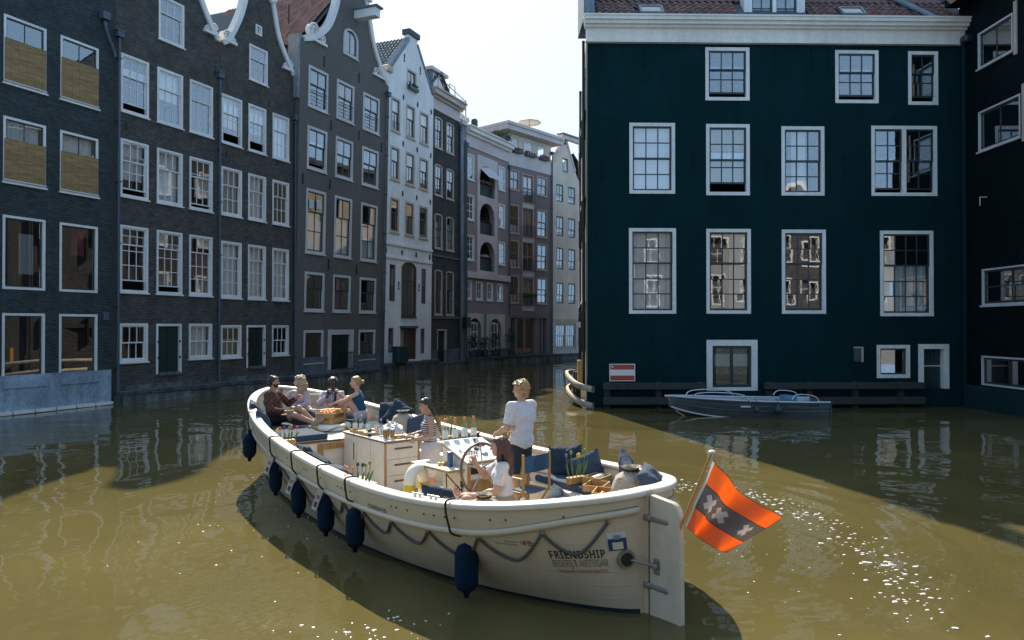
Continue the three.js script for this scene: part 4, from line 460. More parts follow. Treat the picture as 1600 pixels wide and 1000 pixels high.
// --- the big dark teal building on the right
{
  const h = thing('corner_building', 'large dark teal painted building with white framed windows rising from the water', 'building'); h.position.set(2.79, 0, -27.2); h.rotation.y = 0.02;
  const w = 14.3, T = { sash: M.tealSash, cas: M.trim, cw: 0.125, stile: 0.06, bar: 0.04, z: 0.02, sill: false }, wins = [
    { u0: 4.4, u1: 6.05, h0: 11.4, h1: 13.38, cols: 3, up: 1, low: 2, split: 0.4, open: 0.14 }, { u0: 9.27, u1: 10.9, h0: 11.33, h1: 13.31, cols: 3, up: 1, low: 2, split: 0.4, open: 0.14 }, { u0: 12.02, u1: 13.15, h0: 11.28, h1: 13.29, cols: 2, up: 1, low: 2, split: 0.4, open: 0.16 },
    { u0: 1.56, u1: 3.26, h0: 7.92, h1: 10.55, cols: 3, up: 2, low: 2, split: 0.5, curtain: WC }, { u0: 4.42, u1: 6.05, h0: 7.87, h1: 10.52, cols: 3, up: 2, low: 2, split: 0.5, open: 0.26, curtain: [M.curtainGold, 0.15, 1] }, { u0: 7.24, u1: 8.85, h0: 7.87, h1: 10.45, cols: 3, up: 2, low: 2, split: 0.5, curtain: [M.curtain, 0, 1], half: -0.2 }, { u0: 10.62, u1: 13.1, h0: 7.87, h1: 10.49, cols: 2, up: 2, low: 2, split: 0.5, mull: [11.86], open: 0.1 },
    { u0: 1.54, u1: 3.29, h0: 3.47, h1: 6.64, cols: 3, up: 2, low: 3, split: 0.4, curtain: [M.curtain, 0, 1] }, { u0: 4.42, u1: 6.08, h0: 3.47, h1: 6.62, cols: 3, up: 2, low: 3, split: 0.4, curtain: [M.curtainDim, 0, 1], half: 1 }, { u0: 7.24, u1: 8.89, h0: 3.47, h1: 6.6, cols: 3, up: 2, low: 3, split: 0.4 }, { u0: 10.93, u1: 12.94, h0: 3.38, h1: 6.57, cols: 4, up: 2, low: 3, split: 0.4, curtain: [M.curtain, 0, 0.6] },
    { u0: 10.79, u1: 12.04, h0: 1.08, h1: 2.31, cols: 1, up: 0, low: 1, cw: 0.13 }, 
    { u0: 4.42, u1: 6.32, h0: 0.62, h1: 2.5, cols: 2, up: 0, low: 1, cw: 0.22, cb: 0.12, stile: 0.1, bar: 0.12, curtain: [M.curtainDim, 0.5, 0.8, true] }].map((o) => ({ ...T, ...o }));
  mesh('wall_hatch', boxes([[9.91, 10.2, 1.7, 2.2, 0, 0.04]]), M.tealSash, h); mesh('wall_hatch', boxes([[10.2, 10.27, 1.68, 2.24, 0, 0.05], [9.91, 10.2, 2.2, 2.24, 0, 0.05]]), M.casBeige, h);
  const d = [12.35, 13.51, 0.68, 2.34];
  mesh('wall', wallGeo([[0, -0.8], [w, -0.8], [w, 13.7], [0, 13.7]], [...wins.map((o) => hole(o)), [d[0], d[1], d[2], d[3], 0]], 0.4), M.teal, h); wins.forEach((o) => windowAt(h, o));
  const dr = mesh('door', boxes([0, 1, 2, 3, 4, 5].map((k) => [d[0] + 0.2 + k * 0.127, d[0] + 0.315 + k * 0.127, d[2], d[3] - 0.18, -0.3, -0.2])), M.tealSash, h); mesh('door_frame', boxes([[d[0], d[0] + 0.2, d[2], d[3], -0.24, 0.03], [d[1] - 0.2, d[1], d[2], d[3], -0.24, 0.03], [d[0] + 0.2, d[1] - 0.2, d[3] - 0.18, d[3], -0.24, 0.03]]), M.trim, dr); mesh('door_bar', boxes([[d[0] + 0.2, d[1] - 0.2, 1.5, 1.54, -0.19, -0.16]]), M.casD, dr);
  mesh('frieze', boxes([[-0.05, w, 13.57, 14.02, 0.004, 0.12]]), M.cornice, h); mesh('cornice', boxes([[-0.08, w, 13.5, 13.57, 0.0, 0.17], [-0.1, w, 14.02, 14.1, 0, 0.26], [-0.12, w, 14.1, 14.22, 0, 0.4], [-0.14, w, 14.22, 14.34, 0, 0.5], [-0.16, w, 14.34, 14.4, 0, 0.54]]), M.cornice, h);
  // roof: slab plus pantiles laid one by one where they show
  const slope = 46 * R, cs = Math.cos(slope), sn = Math.sin(slope), roof = mesh('roof', boxes([[-0.1, w, -0.3, -0.12, -9, 0.1]]), M.slate, h); roof.rotation.x = slope; roof.position.set(0, 14.36, 0.36);
  const tg = (() => { const g = gridGeo(7, 2, (a, b) => { const x = (a - 0.5) * 0.30, y = 0.032 * Math.sin(a * 6.283 + 0.6) + 0.012; return b < 0.4 ? [x, y - 0.035, 0.001] : b < 0.7 ? [x, y, 0] : [x, y - 0.03, -0.36]; }); return g.toNonIndexed(); })(); tg.computeVertexNormals();
  for (let r = 0; r < 5; r++) for (let k = 0; k < 50; k++) { const x = 0.28 + k * 0.272; if (x > 5.6 && x < 8.4 && r > 0) continue; if ((x > 1.85 && x < 2.95 && r > 0 && r < 3) || (x > 9.4 && x < 10.5 && r > 0 && r < 3)) continue; const t = mesh('roof_tile', tg, M.tileRed[Math.floor(rnd() * 4)], roof); t.position.set(x, -0.06 + rr(-0.004, 0.006), -0.02 - r * 0.30); t.rotation.y = rr(-0.02, 0.02); }
  const rest = mesh('roof_tile_field', boxes([[0, 1, 0, 1, 0, 1]]), M.tileRed[1], roof); rest.geometry = gridGeo(260, 40, (a, b) => [a * 13.7 + 0.15, -0.07 + 0.03 * Math.sin(a * 13.7 / 0.272 * 6.283) + 0.03 * (b * 20 - Math.floor(b * 20 - 1e-6)), -1.5 - b * 7]); rest.userData.kind = 'stuff';
  for (const [a, b] of [[1.95, 2.84], [9.5, 10.4]]) { const sl = mesh('skylight', boxes([[a, a + 0.08, -0.05, 0.06, -0.92, -0.3], [b - 0.08, b, -0.05, 0.06, -0.92, -0.3], [a + 0.08, b - 0.08, -0.05, 0.06, -0.38, -0.3], [a + 0.08, b - 0.08, -0.05, 0.06, -0.92, -0.84]]), M.zinc, roof); const p = mesh('pane', paneGeo, M.glass, sl); p.scale.set(b - a - 0.16, 0.006, 0.46); p.position.set((a + b) / 2, 0.03, -0.61); }
  const dm = mesh('dormer', boxes([[5.95, 6.25, 14.4, 16.6, -2.8, -0.25], [7.95, 8.25, 14.4, 16.6, -2.8, -0.25], [6.25, 7.95, 14.4, 14.52, -2.8, -0.25], [5.9, 8.3, 16.6, 16.9, -2.8, -0.1], [7.03, 7.17, 14.52, 16.6, -0.6, -0.25]]), M.white, h);
  for (const [a, b] of [[6.25, 7.03], [7.17, 7.95]]) { mesh('dormer_sash', boxes([[a, a + 0.06, 14.52, 16.6, -0.4, -0.34], [b - 0.06, b, 14.52, 16.6, -0.4, -0.34], [(a + b) / 2 - 0.02, (a + b) / 2 + 0.02, 14.52, 16.6, -0.39, -0.35], ...[15.0, 15.5, 16.05].map((y) => [a + 0.06, b - 0.06, y - 0.02, y + 0.02, -0.388, -0.352])]), M.tealSash, dm); const p = mesh('pane', paneGeo, M.glass, dm); p.scale.set(b - a - 0.1, 2.0, 0.006); p.position.set((a + b) / 2, 15.55, -0.37); }
  mesh('dormer_cheek', boxes([[5.4, 5.95, 14.4, 14.5, -1.2, -0.1], [8.25, 8.5, 14.4, 14.5, -1.2, -0.1]]), M.zinc, dm);
  mesh('valley_gutter', tube([[12.9, 0.02, 0.05], [12.4, 0.03, -0.9], [11.7, 0.04, -2.2]], 0.1, 10, 6), M.zinc, roof); mesh('flashing', boxes([[-0.14, 0.26, 14.41, 16.2, -1.9, 0.1]]), M.zinc, h);
  // raking side wall, lit by the sun
  const side = mesh('side_wall', wallGeo([[-19, -0.6], [-0.42, -0.6], [-0.42, 14.3], [-19, 14.3]], [-3.2, -6.2, -9.4, -12.5].flatMap((u) => [[u, u + 1.2, 4, 6.4, 0], [u, u + 1.2, 8.2, 10.4, 0], [u, u + 1.2, 11.6, 13.3, 0]]), 0.35), M.brickSide, h); side.rotation.y = -(Math.PI / 2 + 0.073 + 0.02);
  for (const u of [-3.2, -6.2, -9.4, -12.5]) for (const [a, b] of [[4, 6.4], [8.2, 10.4], [11.6, 13.3]]) mesh('side_window', boxes([[u - 0.02, u + 0.1, a, b, -0.2, 0.1], [u + 1.1, u + 1.22, a, b, -0.2, 0.1], [u + 0.1, u + 1.1, b - 0.1, b + 0.02, -0.2, 0.1], [u + 0.1, u + 1.1, a - 0.02, a + 0.1, -0.2, 0.14], [u + 0.1, u + 1.1, a + 0.1, b - 0.1, -0.2, -0.17]]), M.trim, side);
  mesh('side_pipe', merge([rod([-1.6, 0.5, 0.1], [-1.6, 14.2, 0.1], 0.06), rod([-7.8, 0.5, 0.1], [-7.8, 14.2, 0.1], 0.06)]), M.iron, side); mesh('shutter_bar', boxes([-2.4, -4.6, -7.4, -10.5].flatMap((u) => [[u, u + 0.1, 2.0, 3.6, 0.01, 0.16], [u, u + 0.1, 7.0, 8.4, 0.01, 0.14], [u + 0.3, u + 0.4, 10.4, 11.8, 0.01, 0.14]])), M.iron, side);
  mesh('rear_mass', boxes([[2.2, w, -0.6, 14.0, -19, -18.6], [w - 0.3, w, -0.6, 14.0, -18.6, -0.41]]), M.teal, h); mesh('interior', boxes([[0.3, w - 0.3, 2.95, 3.2, -6, -0.41], [0.6, w - 0.3, 7.3, 7.6, -6, -0.41], [0.6, w - 0.3, 10.9, 11.2, -6, -0.41], [0.6, w - 0.3, 14.0, 14.2, -6, -0.41], [0.7, w - 0.3, 0.2, 14.0, -6.2, -6]]), M.roomWall, h);
  mesh('corner_pipe', rod([w - 0.25, -0.2, 0.12], [w - 0.25, 13.5, 0.12], 0.09), M.teal, h); mesh('corner_hopper', rbox(0.7, 0.3, 0.4, 0.1, w - 0.1, 13.62, 0.35), M.tealSash, h);
  pieces('wall_anchor', [[0.55, 12.9], [2.1, 13.0], [5.6, 10.95], [8.4, 13.0], [0.55, 8.9], [3.95, 9.2], [6.7, 8.9], [9.6, 9.0], [9.0, 12.9], [7.0, 12.9]].map(([u, y]) => [u - 0.02, u + 0.02, y - 0.42, y + 0.42, 0, 0.03]), M.teal, h);
  // rubbing timbers
  const g = thing('timber_guard', 'weathered dark timber rubbing rails along foot of the teal building', 'guard rail'); g.position.copy(h.position); g.rotation.y = 0.02;
  mesh('rail', rbox(3.75, 0.24, 0.2, 0.02, 2.4, 0.82, 0.34), M.timber, g); mesh('rail', rbox(5.9, 0.24, 0.2, 0.02, 9.4, 0.82, 0.34), M.timber, g); mesh('rail', rbox(11.85, 0.26, 0.22, 0.02, 6.45, 0.28, 0.36), M.timber, g); for (const x of [0.7, 2.6, 4.15, 6.7, 8.2, 9.9, 11.6]) mesh('post', rbox(0.22, 1.5, 0.2, 0.02, x, 0.2, 0.12), M.timber, g);
  const cg = thing('corner_guard', 'curved pale timber guards round the corner of the teal building', 'guard rail'); cg.position.copy(h.position); cg.rotation.y = 0.02;
  const sweep = (pts, hh, t) => { const c = new THREE.CatmullRomCurve3(pts.map((p) => V(...p))), N = 24; return gridGeo(N, 4, (a, b) => { const p = c.getPoint(a), q = c.getTangent(a), nx = q.z, nzz = -q.x, l = Math.hypot(nx, nzz) || 1, k = Math.round(b * 4) % 4, o = [[1, 1], [1, -1], [-1, -1], [-1, 1]][k]; return [p.x + nx / l * t * o[0] / 2, p.y + hh * o[1] / 2, p.z + nzz / l * t * o[0] / 2]; }); };
  mesh('guard_beam', sweep([[0.1, 1.0, -5.2], [-0.42, 1.05, -3.6], [-0.5, 0.95, -1.6], [-0.3, 0.8, -0.2], [0.15, 0.7, 0.42]], 0.2, 0.12), M.timberWhite, cg); mesh('guard_beam', sweep([[-0.1, 0.5, -4.4], [-0.5, 0.45, -2.6], [-0.45, 0.3, -1.0], [-0.15, 0.16, 0.1], [0.15, 0.1, 0.36]], 0.2, 0.12), M.timberWhite, cg);
  mesh('post', rbox(0.2, 1.3, 0.2, 0.03, -0.2, 0.6, -1.4), M.timber, cg); mesh('yellow_post', rbox(0.16, 0.95, 0.16, 0.02, -0.22, 1.25, -0.7), std(C(0.55, 0.30, 0.05), 0.6), cg); mesh('post', rbox(0.2, 1.3, 0.2, 0.03, -0.1, 0.5, -3.2), M.timber, cg);
  // navigation sign
  const s = thing('canal_sign', 'red and white striped no entry sign on the teal wall', 'sign'); s.position.copy(h.position); s.rotation.y = 0.02; mesh('panel', boxes([[0.8, 1.75, 0.98, 1.62, 0.05, 0.08]]), std(C(0.72, 0.70, 0.68), 0.5), s); mesh('red_stripe', boxes([[0.83, 1.72, 1.41, 1.59, 0.08, 0.084]]), std(C(0.42, 0.06, 0.03), 0.5), s); mesh('red_stripe', boxes([[0.83, 1.72, 1.01, 1.19, 0.08, 0.084]]), std(C(0.42, 0.06, 0.03), 0.5), s); mesh('sticker', merge([rod([0.86, 1.53, 0.088], [0.93, 1.49, 0.088], 0.012), rod([0.88, 1.49, 0.088], [0.91, 1.55, 0.088], 0.012), rod([0.9, 1.53, 0.088], [0.97, 1.51, 0.088], 0.01)]), M.white, s);
}
// --- next house on the right bank, hidden behind the teal building but mirrored in the windows opposite
{ const h = thing('right_bank_house', 'brick house on the right bank behind the teal building, mirrored in windows opposite', 'house'); h.position.set(5.0, 0, -46.6); h.rotation.y = -(Math.PI / 2 + 0.09); const wins = []; for (const y of [1.2, 4.4, 7.6, 10.8]) for (const u of [-3, -6.2, -9.4, -12.6, -15.8]) wins.push([u, u + 1.4, y, y + 2.1]);
  mesh('wall', wallGeo([[-19, -0.6], [0, -0.6], [0, 15], [-19, 15]], wins.map((q) => [...q, 0]), 0.3), plaster(0.52, 0.43, 0.33), h); mesh('roof', boxes([[-19, 0, 15, 15.3, -7, 0.4]]), M.slate, h); mesh('backing', boxes([[-19, 0, -0.6, 15, -7, -0.8]]), M.room, h); for (const [a, b, c, d] of wins) mesh('window', boxes([[a, a + 0.12, c, d, -0.1, 0.05], [b - 0.12, b, c, d, -0.1, 0.05], [a + 0.12, b - 0.12, d - 0.12, d, -0.1, 0.05], [a + 0.12, b - 0.12, c, c + 0.12, -0.1, 0.05]]), M.white, h); }
// --- dark building closing the right edge, its wall square to the teal one
{
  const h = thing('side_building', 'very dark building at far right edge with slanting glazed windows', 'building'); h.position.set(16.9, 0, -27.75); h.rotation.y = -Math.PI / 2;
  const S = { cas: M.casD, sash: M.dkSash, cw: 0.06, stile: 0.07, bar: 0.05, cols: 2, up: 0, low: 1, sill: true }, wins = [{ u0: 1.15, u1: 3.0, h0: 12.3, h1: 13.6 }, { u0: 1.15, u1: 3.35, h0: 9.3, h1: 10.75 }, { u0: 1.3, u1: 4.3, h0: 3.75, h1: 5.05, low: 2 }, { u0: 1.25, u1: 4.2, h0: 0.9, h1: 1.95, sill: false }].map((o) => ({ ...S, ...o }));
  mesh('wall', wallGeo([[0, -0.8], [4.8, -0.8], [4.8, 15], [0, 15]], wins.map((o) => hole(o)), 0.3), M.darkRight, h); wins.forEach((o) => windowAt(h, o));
  mesh('eave', boxes([[0.3, 4.8, 14.9, 15.2, -0.3, 0.7]]), M.darkRight, h); mesh('roof', boxes([[0, 4.8, 15.2, 15.5, -7, 0.7]]), M.slate, h); mesh('interior', boxes([[0, 4.8, -0.8, 15, -5.2, -5], [0, 0.2, -0.8, 15, -5, -0.31], [4.6, 4.8, -0.8, 15, -5, -0.31]]), M.roomWall, h);
  mesh('shutter', boxes([[3.12, 3.26, 12.1, 13.9, 0.02, 0.07]]), M.casBeige, h); mesh('shutter', boxes([[3.5, 3.64, 9.1, 11.0, 0.02, 0.07]]), M.casBeige, h); mesh('lamp_bracket', merge([rod([1.6, 7.6, 0], [1.6, 7.6, 0.25], 0.02), rod([1.6, 7.6, 0.25], [1.6, 7.3, 0.25], 0.018)]), M.casD, h);
  mesh('plinth', boxes([[0.3, 4.8, 0.0, 0.85, 0.004, 0.1]]), M.tealSash, h);
}
// --- houses across the water behind us: mirrored in the panes of the teal building, and closing the canal basin
M.rearTan = plaster(0.24, 0.19, 0.145); M.rearGrey = plaster(0.20, 0.20, 0.195); M.rearTrim = std(C(0.50, 0.49, 0.47), 0.6);
const rear = [['sunlit cream gabled house behind the viewpoint, mirrored in the teal building', 7, M.rearTan, 13.5], ['sunlit red brick gabled house behind the viewpoint, mirrored in the teal building', 13.6, M.brickSide, 12.6], ['sunlit pale gabled house behind the viewpoint, mirrored in the teal building', 20.2, M.rearGrey, 14.2], ['sunlit brown brick house behind the viewpoint with a high gable', 26.8, M.brickSide, 15.0], ['sunlit white gabled house behind the viewpoint, farthest along the row', 33.4, M.rearGrey, 13.2], ['sunlit grey gabled house behind the viewpoint', 0.4, M.rearGrey, 13.8], ['sunlit brown gabled house behind the viewpoint', -6.2, M.brickSide, 14.6], ['sunlit cream gabled house behind the viewpoint, past the brown one', -12.8, M.rearTan, 13.0], ['sunlit dark brick house behind the viewpoint', -19.4, M.brickB, 15.0], ['sunlit mauve house behind the viewpoint at the row end', -26, M.mauveH, 14.0]];
rear.forEach(([label, x, mat, top0]) => { const top = top0 + 2;
  const h = thing('far_side_house', label, 'house'); h.position.set(x, 0, 17); h.rotation.y = Math.PI; const w = 6.4, wins = []; for (const y of [1.2, 5.2, 9.2]) for (const u of [0.9, 3.9]) wins.push([u - w, u - w + 1.6, y, y + 2.6]); wins.push([2.55 - w, 3.85 - w, 12.7, 13.7]);
  mesh('wall', wallGeo([[-w, -0.5], [0, -0.5], [0, 12.4], [-1.2, 12.9], [-2.0, top - 0.8], [-2.6, top], [-3.8, top], [-4.4, top - 0.8], [-5.2, 12.9], [-w, 12.4]], wins.map((q) => [...q, 0]), 0.3), mat, h); mesh('backing', boxes([[-w, 0, -0.5, 12.4, -6, -0.6]]), M.room, h);
  for (const [a, b, c, d] of wins) mesh('window', boxes([[a, a + 0.12, c, d, -0.1, 0.05], [b - 0.12, b, c, d, -0.1, 0.05], [a + 0.12, b - 0.12, d - 0.12, d, -0.1, 0.05], [a + 0.12, b - 0.12, c, c + 0.12, -0.1, 0.05], [(a + b) / 2 - 0.03, (a + b) / 2 + 0.03, c + 0.12, d - 0.12, -0.1, 0.0], [a + 0.12, b - 0.12, (c + d) / 2 - 0.03, (c + d) / 2 + 0.03, -0.102, -0.01]]), M.rearTrim, h);
  mesh('gable_trim', edgeTrim([[-w + 0.05, 12.45], [-5.2, 12.95], [-4.4, top - 0.75], [-3.8, top + 0.04], [-2.6, top + 0.04], [-2.0, top - 0.75], [-1.2, 12.95], [-0.05, 12.45]], 0.4, -0.2, 0.1), M.rearTrim, h);
});

// --- the bridge we stand on: out of frame, mirrored dark in the lowest panes of the teal building
{ const b = thing('canal_bridge', 'low dark brick bridge under the viewpoint, mirrored in the lowest panes', 'bridge'); b.position.set(0, 0, 1.2); const s = new THREE.Shape(); s.moveTo(-22, -1); s.lineTo(-9, -1); for (let k = 0; k <= 16; k++) { const a = Math.PI - k / 16 * Math.PI; s.lineTo(9 * Math.cos(a), -0.6 + 1.5 * Math.sin(a)); } s.lineTo(9, -1); s.lineTo(24, -1); s.lineTo(24, 1.7); s.lineTo(0, 2.15); s.lineTo(-22, 1.7); s.closePath(); const g = new THREE.ExtrudeGeometry(s, { depth: 6, bevelEnabled: false }); mesh('span', g, M.brickA, b); mesh('coping', boxes([[-21.5, 23.5, 1.4, 1.62, -0.12, -0.004]]), M.stone, b); }
// --- moored aluminium dinghy by the teal building
{
  const d = thing('aluminium_dinghy', 'small open aluminium boat moored along the teal building', 'boat'); d.position.set(7.85, 0, -24.9); d.rotation.y = Math.PI / 2 + 0.03; // local -z is the bow, pointing left
  const L = 5.15, alu = std(C(0.20, 0.24, 0.26), 0.45, { metalness: 0.5, map: dirtTex }), bm = (t) => 0.86 * Math.pow(1 - Math.pow(t, 2.6), 0.7) * (0.94 + 0.06 * Math.min(1, t * 5)), hh = (t) => 0.50 + 0.16 * t * t, wb = (t) => 0.7 * Math.pow(1 - Math.pow(t, 2.1), 0.9), keel = (t) => 0.0 - 0.12 + 0.42 * Math.pow(t, 5);
  const pt = (t, s) => { const q = clamp(s, 0, 1), lo = keel(t), hi = hh(t), y = lerp(lo, hi, q), b = lerp(wb(t) * 0.86, bm(t), Math.pow(q, 0.75)); return [b, y, L / 2 - t * L]; };
  const side = (sg, off, s0, s1) => gridGeo(40, 10, (a, b) => { const p = pt(a, lerp(s0, s1, b)); return [sg * Math.max(0, p[0] + off), p[1], p[2] - (off ? 0.0 : 0)]; });
  mesh('hull', merge([side(1, 0, 0, 1), side(-1, 0, 0, 1), gridGeo(40, 4, (a, b) => { const p = pt(a, 0); return [p[0] * (b * 2 - 1), p[1], p[2]]; }), gridGeo(6, 6, (a, b) => { const p = pt(0, b); return [p[0] * (a * 2 - 1), p[1], p[2]]; })]), alu, d);
  mesh('liner', merge([side(1, -0.05, 0.45, 1), side(-1, -0.05, 0.45, 1), gridGeo(40, 4, (a, b) => { const p = pt(a, 0.45); return [Math.max(0, p[0] - 0.05) * (b * 2 - 1), p[1], p[2]]; })]), std(C(0.55, 0.57, 0.60), 0.5, { map: dirtTex }), d);
  for (const sg of [1, -1]) mesh('gunwale', tube(Array.from({ length: 22 }, (_, k) => { const p = pt(k / 21 * 0.998, 1); return [sg * p[0], p[1] + 0.01, p[2]]; }), 0.035, 44, 6), std(C(0.5, 0.56, 0.62), 0.35, { metalness: 0.6 }), d);
  for (const sg of [1, -1]) { mesh('spray_rail', tube(Array.from({ length: 20 }, (_, k) => { const p = pt(k / 19 * 0.985, 0.08); return [sg * (p[0] + 0.01), p[1], p[2]]; }), 0.028, 40, 5), std(C(0.55, 0.55, 0.52), 0.5), d); mesh('press_rib', tube(Array.from({ length: 20 }, (_, k) => { const p = pt(k / 19 * 0.96, 0.5); return [sg * (p[0] + 0.004), p[1], p[2]]; }), 0.016, 40, 4), alu, d); mesh('press_rib', tube(Array.from({ length: 20 }, (_, k) => { const p = pt(k / 19 * 0.97, 0.75); return [sg * (p[0] + 0.004), p[1], p[2]]; }), 0.016, 40, 4), alu, d); }
  mesh('foredeck', gridGeo(14, 6, (a, b) => { const p = pt(0.62 + 0.375 * a, 0.985); return [Math.max(0, p[0] - 0.02) * (b * 2 - 1), p[1] + 0.015, p[2]]; }), std(C(0.45, 0.50, 0.55), 0.45, { metalness: 0.4 }), d);
  for (const [z, n] of [[-0.2, 'thwart'], [1.1, 'thwart'], [2.1, 'stern_bench']]) mesh(n, rbox(1.5, 0.06, n === 'thwart' ? 0.32 : 0.55, 0.02, 0, 0.36, z), std(C(0.55, 0.57, 0.60), 0.5), d);
  for (const [a, b, y] of [[-1.9, -0.1, 0.16], [1.3, 2.2, 0.14]]) for (const sg of [1, -1]) mesh('grab_rail', tube([[sg * (a < 0 ? 0.36 : 0.8), 0.6, a], [sg * (a < 0 ? 0.45 : 0.8), 0.6 + y, a + 0.12], [sg * 0.8, 0.55 + y, b - 0.12], [sg * 0.82, 0.52, b]], 0.02, 30, 6), std(C(0.6, 0.63, 0.66), 0.25, { metalness: 0.9 }), d);
  mesh('console', rbox(0.6, 0.35, 0.4, 0.06, 0, 0.5, 1.5), std(C(0.10, 0.20, 0.33), 0.4), d); mesh('outboard_bracket', tube([[0.1, 0.42, 2.6], [0.1, 0.4, 2.85], [0.1, 0.0, 2.85], [0.1, -0.05, 2.62]], 0.025, 16, 5), alu, d); mesh('outboard_bracket', tube([[-0.2, 0.42, 2.6], [-0.2, 0.4, 2.85], [-0.2, 0.0, 2.85], [-0.2, -0.05, 2.62]], 0.025, 16, 5), alu, d);
  mesh('bow_plate', rbox(0.2, 0.06, 0.3, 0.02, 0, 0.66, -2.55), std(C(0.6, 0.58, 0.52), 0.5), d); mesh('bow_line', tube([[0, 0.62, -2.6], [-0.05, 0.25, -2.38], [-0.1, 0.14, -2.3], [-0.15, -0.02, -2.05]], 0.018, 20, 5), M.timberWhite, d);
  mesh('lettering', merge([0, 1, 2, 3].map((k) => box(0.002, 0.09, 0.05 + 0.02 * (k % 2), 0, 0, k * 0.1).rotateZ(0).translate(-0.815, 0.42, 1.85))), M.iron, d); mesh('lettering', box(0.002, 0.03, 0.4, -0.80, 0.34, 2.05), std(C(0.05, 0.12, 0.2), 0.5), d);
  for (const [z, label, s] of [[0.05, 'dark round fender amidships on the aluminium boat', 0.11], [0.75, 'larger dark round fender on the aluminium boat nearer its stern', 0.15]]) { const f = thing('ball_fender', label, 'fender', 'fenders on the dinghy'); const p = V(-0.98 - s * 0.35, 0.28, z).applyAxisAngle(V(0, 1, 0), d.rotation.y).add(d.position); f.position.copy(p); mesh('ball', lathe([[0.001, -s], [s * 0.6, -s * 0.85], [s, -s * 0.1], [s * 0.75, s * 0.6], [s * 0.3, s * 1.05], [s * 0.16, s * 1.4], [0.001, s * 1.42]], 18), std(C(0.012, 0.035, 0.05), 0.45), f); mesh('cord', tube([[0, s * 1.3, 0], [0.0, 0.3, -0.03], [0, 0.34, -0.2]], 0.012, 12, 5), M.iron, f); }
}
// ------------------------------------------------------------------ the tour boat
const BPHI = -TH, bw = (u, v, y) => V(SX + Math.sin(TH) * u + Math.cos(TH) * v, y, -(SZ + Math.cos(TH) * u - Math.sin(TH) * v));
const onBoat = (o, u, v, y, turn = 0) => { o.position.copy(bw(u, v, y)); o.rotation.y = BPHI + turn; return o; }; // local x = starboard, local -z = bow
const BL = 10.376, tk = [0, 0.03, 0.08, 0.16, 0.28, 0.42, 0.58, 0.72, 0.84, 0.92, 0.97, 1];
function spline(y) {
  const s = tk.map((t) => Math.acos(1 - 2 * t)), n = s.length, h = s.slice(1).map((v, i) => v - s[i]), a = new Array(n).fill(0), c = new Array(n).fill(0), d = new Array(n).fill(0), m = new Array(n).fill(0);
  for (let i = 1; i < n - 1; i++) { const r = 6 * ((y[i + 1] - y[i]) / h[i] - (y[i] - y[i - 1]) / h[i - 1]), den = 2 * (h[i - 1] + h[i]) - h[i - 1] * c[i - 1]; c[i] = h[i] / den; d[i] = (r - h[i - 1] * d[i - 1]) / den; }
  for (let i = n - 2; i > 0; i--) m[i] = d[i] - c[i] * m[i + 1];
  return (t) => { const q = Math.acos(1 - 2 * clamp(t, 0, 1)); let k = 0; while (k < n - 2 && s[k + 1] < q) k++; const dd = q - s[k], e = s[k + 1] - q, g = h[k]; return m[k] * e ** 3 / (6 * g) + m[k + 1] * dd ** 3 / (6 * g) + (y[k] / g - m[k] * g / 6) * e + (y[k + 1] / g - m[k + 1] * g / 6) * dd; };
}
const bB = spline([0, 0.81, 1.261, 1.582, 1.727, 1.711, 1.61, 1.432, 1.155, 0.856, 0.533, 0]), bH = spline([1.267, 1.208, 1.136, 1.066, 1.035, 1.066, 1.161, 1.285, 1.432, 1.55, 1.63, 1.70]), bW = spline([0, 0.332, 0.607, 0.922, 1.168, 1.261, 1.174, 0.972, 0.74, 0.522, 0.319, 0]);
const hw = (t, y) => { const H = bH(t), W = Math.max(0, bW(t)), B = Math.max(0, bB(t)); if (y < 0) return W * (1 - 0.75 * Math.pow(clamp(-y / 0.45, 0, 1), 1.5)); return W + (B - W) * (1 - Math.pow(1 - clamp(y / H, 0, 1), 1.7)); };
const tq = (a) => (1 - Math.cos(Math.PI * a)) / 2; // finer stations towards the ends
M.hull = std(C(0.635, 0.553, 0.420), 0.34, { bumpMap: tex(8, 256, (u, v, x, y) => { const d = Math.min(y % 64, 64 - (y % 64)); return 0.3 + 0.7 * sstep(0, 5, d); }, [1, 0.62], false), bumpScale: 0.0022, clearcoat: 0.4, clearcoatRoughness: 0.2, map: tex(512, 512, (u, v) => { const a = fbm(u * 3, v * 6, 6, 4), s = fbm(u * 40, v * 2, 40, 2), k = 0.93 + 0.07 * (a - 0.5) * 2 + 0.04 * (s - 0.5); return [k, k * 0.995, k * 0.98]; }, [4, 3]) });
M.rudder = std(C(0.635, 0.553, 0.420), 0.36, { map: plasterTex }); M.hullIn = std(C(0.74, 0.67, 0.56), 0.5, { map: plasterTex }); M.panel = std(C(0.80, 0.73, 0.62), 0.4, { map: plasterTex }); M.ply = std(C(0.60, 0.36, 0.13), 0.5, { map: wTex }); M.edgePly = std(C(0.22, 0.115, 0.05), 0.55, { map: wTex }); M.boot = std(C(0.010, 0.025, 0.05), 0.4);
